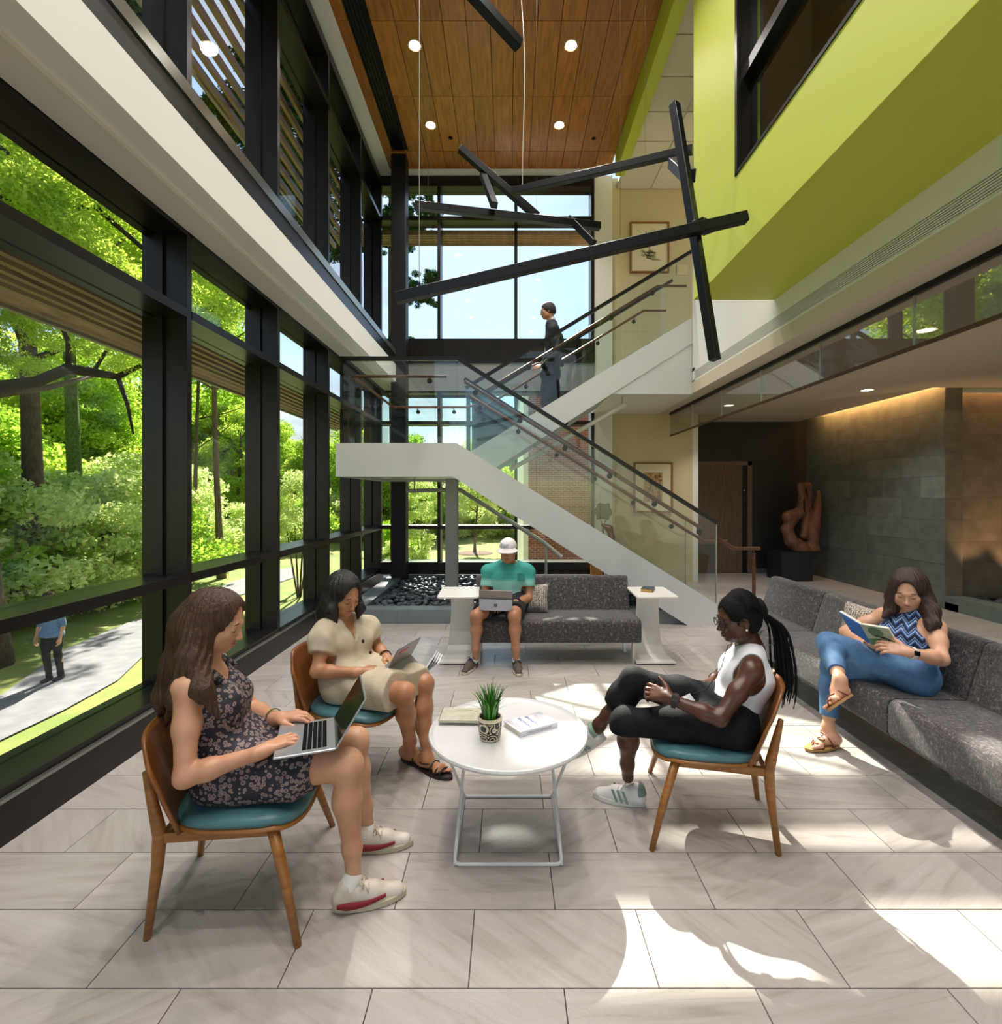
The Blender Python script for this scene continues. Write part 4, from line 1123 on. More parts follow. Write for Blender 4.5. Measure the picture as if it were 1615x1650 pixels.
def rounded(poly, rads, seg=5):
    """round the corners of a 2d polygon"""
    out = []; n = len(poly)
    for i in range(n):
        p0, p1, p2 = Vector(poly[i - 1]), Vector(poly[i]), Vector(poly[(i + 1) % n]); r = rads[i] if hasattr(rads, '__len__') else rads
        a, b = unit2(p0 - p1), unit2(p2 - p1); ang = math.acos(max(-1, min(1, a.dot(b)))); d = min(r / math.tan(ang / 2), (p0 - p1).length * .49, (p2 - p1).length * .49)
        s, e = p1 + a * d, p1 + b * d
        for k in range(seg + 1):
            t = k / seg; q = (1 - t) ** 2 * s + 2 * t * (1 - t) * p1 + t * t * e; out.append((q.x, q.y))
    return out
def unit2(v): return v / max(v.length, 1e-9)
SEAT = rounded([(0, .205), (0, .425), (.50, .415), (.56, .205)], [.04, .06, .03, .04])
BACK = rounded([(.44, .40), (.55, .745), (.68, .735), (.60, .30), (.46, .30)], [.03, .05, .055, .03, .02])
leg_m = mat('satin aluminium leg', '#d6d4cf', .3, .6)
def sofa(name, label, loc, rz, bounds, fy=.10):
    t = thing(name, label, 'sofa', loc, rz)
    for a, b in zip(bounds, bounds[1:]):
        MB().prism(SEAT, 'x', a + .003, b - .003).obj('seat', tweed_m, t, smooth=True, bevel=.012)
        MB().prism(BACK, 'x', a + .003, b - .003).obj('backrest', tweed_m, t, smooth=True, bevel=.012)
        for x in (a + .06, b - .06):
            MB().obox((x, fy, .105), (.012, 0, 0), (0, .035, 0), (.0, -.02, .105)).obj('leg', leg_m, t)
            MB().obox((x, .47, .105), (.012, 0, 0), (0, .035, 0), (.0, .02, .105)).obj('leg', leg_m, t)
    return t
sofa('sofa', 'dark grey tweed two-seat sofa in front of the planter', (-.33, 4.61, 0), 0, [0, 1.56])
sofa('sofa', 'long dark grey tweed sofa of joined units along the lounge', (2.14, 5.15, 0), -math.pi / 2, [0, .87, 2.31, 3.75, 5.19], .33)

# ---- white bent side tables
lam = mat('white laminate', '#e4e0da', .35)
def side_table(x, mirror, label):
    t = thing('side_table', label, 'side table', (x, 4.64, 0))
    s = mirror
    top = [(-.20, 0), (.19, 0), (.17, .50), (-.21, .50)] if s > 0 else [(-.19, 0), (.20, 0), (.21, .50), (-.17, .50)]
    MB().prism(rounded([(p[0], p[1]) for p in top], .03, 4), 'z', .612, .632).obj('table_top', lam, t, bevel=.004, bseg=1)
    # tapering bent sheet: upright, curve, foot
    def sheet(u, v):
        prof = [(.30, .615), (.31, .45), (.32, .30), (.325, .18), (.315, .10), (.28, .045), (.22, .015), (.12, .012), (.0, .012)]
        q = v * (len(prof) - 1); i = min(int(q), len(prof) - 2); f = q - i
        y = prof[i][0] + (prof[i + 1][0] - prof[i][0]) * f; z = prof[i][1] + (prof[i + 1][1] - prof[i][1]) * f
        wdt = .11 + .075 * max(0, (v - .15) / .85); return ((2 * u - 1) * wdt + .01 * s, y, z)
    MB().grid(sheet, 6, 32).obj('pedestal', lam, t, smooth=True, thick=.012)
    return t
side_table(-.46, 1, 'white bent side table with empty top at the stair-column end of the sofa')
side_table(1.38, -1, 'white bent side table holding a small book by the sofa end')

# ---- round coffee table
wt = mat('white lacquer', '#dddbdb', .3)
ct = thing('coffee_table', 'round white coffee table with thin wire base', 'table', (0, 2.37, 0))
MB().lathe([(.001, .445), (.355, .445), (.368, .452), (.372, .462), (.369, .470), (.362, .472), (.352, .460), (.345, .458), (.001, .458)], 72).obj('table_top', wt, ct, smooth=True)
def rr_path(pts, r=.03, seg=5):
    out = [Vector(pts[0])]
    for i in range(1, len(pts) - 1):
        p0, p1, p2 = map(Vector, pts[i - 1:i + 2]); a, b = unit(p0 - p1), unit(p2 - p1)
        for k in range(seg + 1):
            t = k / seg; out.append((1 - t) ** 2 * (p1 + a * r) + 2 * t * (1 - t) * p1 + t * t * (p1 + b * r))
    return out + [Vector(pts[-1])]
for sgn in (1, -1):
    yb, yt = -.24 * sgn, .17 * sgn
    MB().tube(rr_path([(-.20 if sgn > 0 else -.27, yt, .448), (-.228, yb, .008), (.228, yb, .008), (.20 if sgn > 0 else .27, yt, .448)], .025), .0075, 8).obj('wire_leg', wt, ct, smooth=True)
    MB().tube([(.228 * sgn, -.24, .008), (.228 * sgn, .24, .008)], .0065, 8).obj('base_rod', wt, ct, smooth=True)
TT = .458
# ---- things on the coffee table
pot_m, pt, pb = nodes_of('patterned pot'); N = pt.nodes.new; K = pt.links.new
tc = N('ShaderNodeTexCoord'); vo = N('ShaderNodeTexVoronoi'); vo.inputs['Scale'].default_value = 24; K(tc.outputs['Object'], vo.inputs['Vector'])
sn = N('ShaderNodeMath'); sn.operation = 'MULTIPLY'; sn.inputs[1].default_value = 27; K(vo.outputs['Distance'], sn.inputs[0])
s2 = N('ShaderNodeMath'); s2.operation = 'SINE'; K(sn.outputs[0], s2.inputs[0])
rp = N('ShaderNodeValToRGB'); rp.color_ramp.elements[0].position = .45; rp.color_ramp.elements[0].color = rgb('#17130f'); rp.color_ramp.elements[1].position = .6; rp.color_ramp.elements[1].color = rgb('#cfc3a6')
K(s2.outputs[0], rp.inputs[0]); K(rp.outputs[0], pb.inputs['Base Color']); pb.inputs['Roughness'].default_value = .45
pp = thing('potted_plant', 'small grassy green plant in a black and cream swirl-patterned pot', 'plant', (-.083, 2.30, TT))
MB().lathe([(.001, 0), (.042, 0), (.049, .02), (.0545, .06), (.054, .096), (.048, .096), (.046, .085), (.001, .083)], 36).obj('pot', pot_m, pp, smooth=True)
MB().lathe([(.0555, .09), (.0565, .098), (.055, .104), (.049, .104), (.048, .094)], 36, cap=False).obj('rim', mat('cream glaze', '#d9cdb0', .4), pp, smooth=True)
MB().lathe([(.036, -.0), (.044, .004), (.046, .01), (.043, .012)], 30, cap=False).obj('foot_ring', MATS['cream glaze'], pp, smooth=True)
MB().lathe([(.001, .092), (.048, .09)], 20, cap=False).obj('soil', mat('soil', '#2a1f17', .9), pp)
blade_ms = [mat('grass blade dark', '#2c6b1c', .45, col2='#1c4d14', scale=20), mat('grass blade light', '#4f9a2a', .45, col2='#3c7d20', scale=20)]
random.seed(31)
for i in range(105):
    a = random.uniform(0, 6.28); r0 = random.uniform(0, .036); h = random.uniform(.11, .175); ln = random.uniform(.0, 1) ** 1.3 * .075 + r0 * .5
    if i < 3: h, ln = .10, .16; a = (2.9, .3, 3.4)[i]
    d = Vector((math.cos(a), math.sin(a), 0)); sd = Vector((-d.y, d.x, 0)); w0 = random.uniform(.003, .0062) if i > 3 else .0018
    pts = []
    for k in range(6):
        t = k / 5; c = d * (r0 + ln * t ** 2) + Vector((0, 0, .088 + h * (t - .22 * t ** 3 * (ln / .08)))); wv = w0 * (1 - t ** 2.2) + .0004
        pts += [c - sd * wv, c + d * .0012, c + sd * wv]
    m_ = MB(); m_._add(pts, [(3 * k + j, 3 * k + j + 1, 3 * k + j + 4, 3 * k + j + 3) for k in range(5) for j in (0, 1)])
    m_.obj('leaf_blade', blade_ms[i % 2], pp, smooth='all')
paper = mat('page edges', '#e9e2d0', .8, col2='#d6cdb8', scale=3, stretch=(1, 1, 200))
def book(name, label, c, xd, yd, w, h, th, cover_m, spine_side=None, loc_z=TT, parts=True):
    """closed book: xd along width w, yd along height h"""
    t = thing(name, label, 'book', (c[0], c[1], loc_z)); xd, yd = Vector(xd).normalized(), Vector(yd).normalized(); z = Vector((0, 0, 1))
    cc = Vector((0, 0, th / 2))
    MB().obox(cc, xd * (w / 2 - .003), yd * (h / 2 - .003), z * (th / 2 - .0015)).obj('pages', paper, t)
    MB().obox((0, 0, .001), xd * w / 2, yd * h / 2, z * .001).obj('back_cover', cover_m, t)
    MB().obox((0, 0, th - .001), xd * w / 2, yd * h / 2, z * .001).obj('front_cover', cover_m, t)
    MB().obox(cc - xd * (w / 2 - .001), xd * .0012, yd * h / 2, z * th / 2).obj('spine', cover_m, t)
    return t, xd, yd
nb, _, _ = book('notebook', 'pale beige closed notebook lying at the table edge', (-.235, 2.50), (1, .0, 0), (.0, 1, 0), .20, .145, .012, mat('marbled beige cover', '#cdc8b6', .6, col2='#bdb7a2', scale=25), loc_z=.4715)
for o in nb.children: o.rotation_euler = (0, 0, -.03)
bm_ = mat('white glossy cover', '#bfbec9', .45)
bn, br_, bl = Vector((.056, 2.308, 0)), Vector((.238, 2.413, 0)), Vector((-.024, 2.425, 0))
cen = (br_ + bl) / 2; xd = (bl - bn).normalized(); yd = (bn - br_).normalized()
bk, xd, yd = book('paperback_book', 'white paperback with blue title lettering on the coffee table', (cen.x, cen.y), xd, yd, .142, .21, .024, bm_)
blue_ink = mat('blue print', '#1f3f96', .6); red_ink = mat('red print', '#a84840', .6); grey_ink = mat('grey print', '#4a4a4e', .5)
def put_text(s, size, m, parent, org, x, y, name='lettering'):
    x = Vector(x).normalized(); y = Vector(y).normalized(); z = x.cross(y)
    o = link(name, text_mesh(s, size, m, .0004), None, parent); o.matrix_local = basis(o, x, y, z, Vector(org)); return o
put_text('STRENGTHS', .0225, blue_ink, bk, yd * .028 + Vector((0, 0, .0246)), xd, yd)
put_text('LEADERSHIP', .0215, blue_ink, bk, -yd * .012 + Vector((0, 0, .0246)), xd, yd)
lm = MB()
for q, wd in ((.088, .11), (.078, .10), (.066, .05), (-.05, .08), (-.062, .10), (-.075, .06)):
    lm.obox(Vector((0, 0, .0243)) + yd * q, xd * wd / 2, yd * .0012, Vector((0, 0, .0002)))
lm.obj('print_lines', red_ink, bk)
sp = -xd * (.071 + .0002)
put_text('STRENGTHS LEADERSHIP', .0125, grey_ink, bk, sp + Vector((0, 0, .012)) + yd * .0, -yd if False else yd * -1, Vector((0, 0, 1)), 'spine_lettering')
bb, _, _ = book('small_book', 'small thick dark-covered book on the white side table', (1.37, 4.93), (-.9, .42, 0), (.42, .9, 0), .11, .17, .03, mat('dark book cover', '#2c333a', .4, col2='#5d6770', scale=14), loc_z=.632)
for o in bb.children:
    if o.name.startswith('pages'): o.data.materials.clear(); o.data.materials.append(mat('yellow page edges', '#c99a4a', .8))

# ---- wooden chairs with teal pads
oakc = wood_mat('chair oak', '#a86f31', '#8a5521', .4, (2, 2, 10), 5, coat=.2)
ply = wood_mat('chair plywood', '#8c5526', '#6f3f1a', .38, (7, 7, 1.3), 4, coat=.2)
teal = mat('teal vinyl', '#4d7a80', .42, bump=.04, bscale=150)
def make_chair():
    t = thing('lounge_chair', None, 'chair')
    def outline(s, n=44):
        pts = []
        for k in range(n):
            a = 2 * math.pi * k / n; c, d = math.cos(a), math.sin(a)
            ex = 2 / 3.4
            x = math.copysign(abs(c) ** ex, c); y = math.copysign(abs(d) ** ex, d)
            pts.append((.02 + x * .245 * s, y * (.268 + .025 * x) * s))
        return pts
    def slab(z0, z1, s, dish, edge):
        m_ = MB(); rings = []
        pr = [(.0, z1 - dish), (.5, z1 - dish * .55), (.86, z1), (.97, z1 - edge * .35), (1.0, z1 - edge), (.985, z0 + .002), (.94, z0), (0, z0)]
        n = 44
        for f, z in pr:
            for (x, y) in outline(s * max(f, .001), n): m_.v.append((x, y, z + .018 * max(0, (x - .05) / .2) ** 2 * (-1 if x > .18 else 0)))
        for i in range(len(pr) - 1):
            for k in range(n): m_.f.append((i * n + k, i * n + (k + 1) % n, (i + 1) * n + (k + 1) % n, (i + 1) * n + k)); m_.mi.append(0)
        return m_
    slab(.372, .392, 1.0, 0, .012).obj('seat_shell', oakc, t, smooth='all')
    slab(.389, .425, .985, .010, .02).obj('seat_pad', teal, t, smooth='all')
    def back(u, v):
        y = (2 * u - 1); z = .395 + v * .325; wdt = .262 + .012 * math.sin(v * math.pi) - .03 * max(0, v - .75) / .25 * abs(y) ** 4
        zz = z - (.045 * abs(y) ** 6 if v > .5 else 0) * (v - .5) * 2
        x = -.215 - .105 * v + .075 * abs(y) ** 2.2 * (1 - .25 * v)
        return (x, y * wdt, zz)
    MB().grid(back, 22, 14).obj('backrest', ply, t, smooth='all', thick=.013)
    for s in (1, -1):
        MB().tube([(.15, .235 * s, .375), (.205, .275 * s, .2), (.26, .322 * s, 0)], [.021, .018, .0125], 10).obj('leg', oakc, t, smooth='all')
        MB().tube([(-.290, .190 * s, .585), (-.266, .194 * s, .48), (-.238, .20 * s, .36), (-.245, .203 * s, .25), (-.275, .21 * s, 0)], [.011, .018, .024, .02, .0125], 10).obj('leg', oakc, t, smooth='all')
        MB().bar((-.235, .2 * s, .352), (.15, .235 * s, .362), .022, .035).obj('side_rail', oakc, t)
    MB().bar((.15, -.235, .362), (.15, .235, .362), .022, .03).obj('cross_rail', oakc, t)
    MB().bar((-.22, -.2, .355), (-.22, .2, .355), .022, .03).obj('cross_rail', oakc, t)
    return t
ch = make_chair()
CH = [((-1.04, 2.03), math.radians(9), 'wooden chair with teal seat under the woman in the patterned dress'),
      ((-.86, 2.90), math.radians(-15), 'wooden chair with teal seat under the woman in the beige dress'),
      ((.97, 2.47), math.radians(165), 'wooden chair with teal seat under the woman in the white top')]
for i, (xy, rz, lab) in enumerate(CH):
    c = ch if i == 0 else copy_tree(ch)
    c.location = (xy[0], xy[1], 0); c.rotation_euler = (0, 0, rz); setp(c, lab, 'chair', 'wooden lounge chairs around the coffee table')

# ---- wooden sculpture on black pedestal
pe = MB().box(4.95, 5.52, 9.1, 9.62, 0, .53).obj('pedestal', mat('black pedestal', '#14161a', .5), None, bevel=.004, bseg=1)
setp(pe, 'low square black pedestal beside the stone wall', 'pedestal')
scw = mat('weathered carved wood', '#7b513b', .6, col2='#5b3a2a', scale=5, stretch=(3, 3, .8), detail=6, bump=.35, bscale=14)
Ys = 9.36
def q(px, py, dy=0): return P(px, py, Ys + dy)
sc = SDF()
sc.chain([q(1290, 885), q(1276, 872), q(1268, 852, .02), q(1276, 838)], [.16, .12, .09, .09], .05)
sc.chain([q(1276, 838), q(1272, 833), q(1290, 825), q(1294, 805), q(1290, 782)], [.1, .12, .10, .075, .06], .04)
sc.chain([q(1290, 782), q(1302, 782, .03), q(1305, 800, .06), q(1300, 830, .06), q(1296, 862)], [.06, .06, .05, .07, .08], .03)
sc.chain([q(1319, 793), q(1318, 815), q(1313, 845), q(1308, 886)], [.035, .065, .09, .11], .04)
sc.chain([q(1290, 886), q(1312, 886)], [.13, .10], .05)
sc.ell(q(1284, 863, -.02), (.035, .25, .07), k=.03, sub=True)
sc.ell(q(1299, 815, -.1), (.03, .2, .13), k=.03, sub=True)
def flatb(X, Y, Z, D): return np.maximum(D, .53 - Z)
sco = link('carved_sculpture', sc.mesh('carved_sculpture', .012, flatb), scw)
setp(sco, 'abstract carved brown wooden sculpture with hollows on the black pedestal', 'sculpture')
# ---- small sculptures behind the stair glass
t = thing('shield_sculpture', 'grey lobed shield shape on a wire stem behind the stair glass', 'sculpture', (1.66, 8.3, 0))
c0 = P(972, 824, 8.3)
pts = [(c0.x + .135 * (1 + .10 * math.cos(6 * a + .6)) * math.copysign(abs(math.cos(a)) ** .7, math.cos(a)), c0.z + .14 * (1 + .10 * math.cos(6 * a + .6)) * math.copysign(abs(math.sin(a)) ** .7, math.sin(a))) for a in [2 * math.pi * k / 48 for k in range(48)]]
MB().prism(pts, 'y', 8.28, 8.31).obj('plate', mat('grey patina', '#4c4b46', .6), t, True, bevel=.006, bseg=1)
MB().tube([c0 + Vector((-.04, .0, -.15)), c0 + Vector((0, 0, -.23)), c0 + Vector((.04, 0, -.15))], .012, 6).tube([c0 + Vector((0, 0, -.23)), (c0.x, 8.3, .172)], .012, 6).obj('stem', blk, t, True)
t2 = SDF(); t2.chain([P(971, 846, 8.25), P(982, 852, 8.25), P(986, 866, 8.25), P(984, 900, 8.25)], [.03, .06, .05, .04], .03).chain([P(984, 900, 8.25), (P(984, 900, 8.25).x, 8.25, .17)], [.05, .07], .03)
t2o = link('bronze_sculpture', t2.mesh('bronze_sculpture', .012), mat('polished bronze', '#6e4a34', .3, .6)); setp(t2o, 'curved brown polished sculpture beneath the grey shield shape', 'sculpture')
t3 = MB().box(1.42, 1.62, 8.5, 8.7, .1, .52).obj('wood_block', wood_mat('light oak block', '#a8762f', '#8a5d22', .5, (2, 2, 8), 4), None); setp(t3, 'small light oak block standing in the planter behind the sofa', 'block')

# ---- patterned cushions
cush = mat('woven cushion', '#b5aa9b', .9)
m, t_, b_ = nodes_of('zigzag cushion'); N = t_.nodes.new; K = t_.links.new
tc = N('ShaderNodeTexCoord'); wv = N('ShaderNodeTexWave'); wv.wave_type = 'BANDS'; wv.inputs['Scale'].default_value = 17; wv.inputs['Distortion'].default_value = 7; wv.inputs['Detail'].default_value = 1; wv.inputs['Detail Scale'].default_value = 9
K(tc.outputs['Object'], wv.inputs['Vector']); rp = N('ShaderNodeValToRGB'); rp.color_ramp.interpolation = 'CONSTANT'; rp.color_ramp.elements[0].color = rgb('#4b4340'); rp.color_ramp.elements[1].position = .5; rp.color_ramp.elements[1].color = rgb('#c5baab')
K(wv.outputs[0], rp.inputs[0]); K(rp.outputs[0], b_.inputs['Base Color']); b_.inputs['Roughness'].default_value = .9
cush_m = m
def cushion(label, c, rx, ry, rz, s=.2, th=.06):
    def f(sg):
        def g(u, v):
            a, b = 2 * u - 1, 2 * v - 1
            pinch = 1 - .08 * (1 - a * a) * 0 - .06 * (abs(a) ** 2) * (1 - b * b) * 0
            bulge = (max(0, (1 - a ** 4)) * max(0, (1 - b ** 4))) ** .6
            k = 1 - .10 * (1 - abs(a * b))
            return (a * s * k, b * s * k, sg * (th * bulge + .002))
        return g
    m_ = MB(); m_.grid(f(1), 16, 16); m_.grid(f(-1), 16, 16)
    o = m_.obj('cushion', cush_m, None, smooth='all'); o.location = c; o.rotation_euler = (rx, ry, rz); setp(o, label, 'cushion'); return o
cushion('black and cream woven cushion beside the man on the sofa', (.262, 4.965, .56), math.radians(70), 0, math.radians(-8), .135, .055)
cushion('black and cream woven cushion behind the woman reading on the long sofa', (2.48, 3.49, .615), math.radians(72), 0, math.radians(-72), .19, .06)
# ================================================================== PEOPLE
def V3(*a): return Vector(a)
def clip(p0, n):
    p0, n = Vector(p0), Vector(n).normalized()
    return lambda X, Y, Z, D: np.maximum(D, (X - p0.x) * n.x + (Y - p0.y) * n.y + (Z - p0.z) * n.z)
def cut_ball(c, r, ax=None):
    """remove an ellipsoid"""
    c = Vector(c); r = (r, r, r) if not hasattr(r, '__len__') else r
    A = [Vector((1, 0, 0)), Vector((0, 1, 0)), Vector((0, 0, 1))] if ax is None else [Vector(a).normalized() for a in ax]
    def f(X, Y, Z, D):
        q = 0
        for i in range(3): q = q + (((X - c.x) * A[i].x + (Y - c.y) * A[i].y + (Z - c.z) * A[i].z) / r[i]) ** 2
        return np.maximum(D, -(np.sqrt(q) - 1) * min(r))
    return f
def wrinkle(amp, fr, seed=0):
    rr = random.Random(seed); ks = [(rr.uniform(-1, 1) * fr, rr.uniform(-1, 1) * fr, rr.uniform(-1, 1) * fr, rr.uniform(0, 6)) for _ in range(5)]
    def f(X, Y, Z, D):
        s = 0
        for a, b, c, d in ks: s = s + np.sin(a * X + b * Y + c * Z + d)
        return D + amp * s / 2.2
    return f
def chainp(*fs):
    def f(X, Y, Z, D):
        for g in fs: D = g(X, Y, Z, D)
        return D
    return f
def skin_mat(name, c, c2, rough=.45):
    return mat(name, c, rough, col2=c2, scale=9, detail=4, bump=.05, bscale=220, sss=.12)
def hair_mat(name, c1, c2, stretch=(190, 190, 7), rough=.42):
    return mat(name, c1, rough, col2=c2, scale=1.0, stretch=stretch, detail=3, lo=.38, hi=.68, bump=.5, bscale=1.6, bstretch=stretch)

class Head:
    def __init__(s, c, heading, pitch, k=1.0, roll=0.0):
        h, p = math.radians(heading), math.radians(pitch)
        s.c = Vector(c); s.k = k
        s.f = V3(math.cos(h) * math.cos(p), math.sin(h) * math.cos(p), -math.sin(p))
        s.u = V3(math.cos(h) * math.sin(p), math.sin(h) * math.sin(p), math.cos(p))
        s.l = s.u.cross(s.f)
        if roll:
            R = Matrix.Rotation(math.radians(roll), 3, s.f); s.u = R @ s.u; s.l = R @ s.l
    def at(s, x, y, z): return s.c + (s.f * x + s.l * y + s.u * z) * s.k
    @property
    def ax(s): return (s.f, s.l, s.u)
    def prims(s, B, jaw=1.0):
        k = s.k; r = lambda *a: tuple(v * k for v in a)
        B.ell(s.at(-.012, 0, .030), r(.094, .073, .084), s.ax, .02)
        B.ell(s.at(.026, 0, -.030), r(.062, .058 * jaw, .080), s.ax, .03)
        B.ell(s.at(.040, 0, -.076), r(.040, .040 * jaw, .034), s.ax, .025)
        B.ell(s.at(.066, 0, -.094), r(.016, .018, .015), s.ax, .02)
        for y in (1, -1):
            B.ell(s.at(.056, .037 * y, -.032), r(.024, .022, .022), s.ax, .02)
            B.ell(s.at(.020, .052 * y, -.070), r(.03, .014, .025), s.ax, .03)
        B.cone(s.at(.082, -.026, .014), s.at(.082, .026, .014), .010 * k, .010 * k, .018)
        for y in (1, -1):
            B.ell(s.at(.094, .031 * y, -.006), r(.014, .018, .012), s.ax, .014, sub=True)
            B.ell(s.at(.073, .031 * y, -.006), r(.0150, .0155, .0125), s.ax, .004)
        B.cone(s.at(.084, 0, .004), s.at(.107, 0, -.038), .0062 * k, .0100 * k, .012)
        for y in (1, -1):
            B.ell(s.at(.097, .0105 * y, -.042), r(.009, .0075, .0070), s.ax, .006)
            B.ell(s.at(-.004, .073 * y, -.014), r(.017, .0075, .030), s.ax, .006)
            B.ell(s.at(.004, .079 * y, -.012), r(.008, .004, .014), s.ax, .004, sub=True)
        B.ell(s.at(.087, 0, -.0655), r(.0105, .021, .0055), s.ax, .006)
        B.ell(s.at(.086, 0, -.0755), r(.0105, .018, .0065), s.ax, .006)
        B.cone(s.at(.101, -.013, -.0705), s.at(.101, .013, -.0705), .003 * k, .003 * k, .004, sub=True)
        return B
    def face(s, parent, lipc, browc, lash='#1a1210', openlid=False):
        m_ = MB(); k = s.k
        for y in (1, -1):
            pts = [s.at(.080 - .006 * abs(t) ** 2 * 0 - .007 * ((t + .0) ** 2), (.031 + .017 * t) * y, .0195 + .004 * (1 - t * t) - .002 * t) for t in (-1, -.5, 0, .5, 1)]
            m_.tube([p + s.f * .010 * k for p in pts], [.0016 * k, .0026 * k, .0026 * k, .002 * k, .001 * k], 6)
        m_.obj('eyebrows', mat('brow ' + browc, browc, .7), parent, True, smooth='all')
        e = MB()
        for y in (1, -1):
            pts = [s.at(.0875 - .0085 * t * t, (.031 + .0145 * t) * y, -.0112 + .0035 * t * t) for t in (-1, -.6, -.2, .2, .6, 1)]
            e.tube(pts, [.0006 * k, .0014 * k, .0017 * k, .0017 * k, .0016 * k, .0008 * k], 6)
        e.obj('eyelashes', mat('lash', lash, .6), parent, True, smooth='all')
        lp = SDF(); r = lambda *a: tuple(v * k for v in a)
        lp.ell(s.at(.0885, 0, -.0652), r(.0100, .0205, .0048), s.ax, .003).ell(s.at(.0875, 0, -.0760), r(.0100, .0175, .0058), s.ax, .003)
        lp.cone(s.at(.1015, -.02, -.0705), s.at(.1015, .02, -.0705), .0026 * k, .0026 * k, .003, sub=True)
        link('lips', lp.mesh('lips', .0022, pad=.006), mat('lips ' + lipc, lipc, .4), parent, True)

FL = ((.040, .026, .020), (.044, .029, .021), (.041, .027, .020), (.032, .020, .018))
def hand(B, w, tip, dorsal, right, curl=((20, 28, 18),) * 4, s=1.0, thumb=(.75, .55, -.25), spread=.10, arm=None):
    w = Vector(w); x = unit(Vector(tip) - w); z = Vector(dorsal); z = unit(z - x * z.dot(x)); y = z.cross(x)
    if not right: y = -y
    kn = [(.030, .084), (.0105, .088), (-.0095, .085), (-.0275, .078)]
    nails = []
    for i, (dy, dx) in enumerate(kn):
        a = w + (x * .012 + y * dy * .45) * s; b = w + (x * dx + y * dy) * s
        B.cone(a, b, .0145 * s, .0118 * s, .012)
        d = unit(x + y * (spread * (1.2 - .8 * i))); p = b
        ax = d.cross(z).normalized()
        rad = (.0098, .0088, .0078, .0066) if i < 3 else (.0085, .0078, .0070, .0060)
        for j in range(3):
            d = (Matrix.Rotation(math.radians(-curl[i][j]), 3, ax) @ d).normalized()
            q_ = p + d * FL[i][j] * s
            B.cone(p, q_, rad[j] * s, rad[j + 1] * s, .0035); p = q_
        nails.append((p, d))
    tb = w + (x * .022 + y * .026) * s
    d = unit(x * thumb[0] + y * thumb[1] + z * thumb[2])
    B.cone(w + (x * .008 + y * .012) * s, tb + d * .030 * s, .0155 * s, .0135 * s, .012)
    p = tb + d * .030 * s; d2 = unit(d + x * .35 - y * .15); q_ = p + d2 * .030 * s; B.cone(p, q_, .0118 * s, .0100 * s, .005)
    B.cone(q_, q_ + unit(d2 + x * .2) * .022 * s, .0098 * s, .0075 * s, .004)
    B.cone(w - x * .015 * s, w + x * .02 * s, .023 * s, .0225 * s, .015)
    return x, y, z

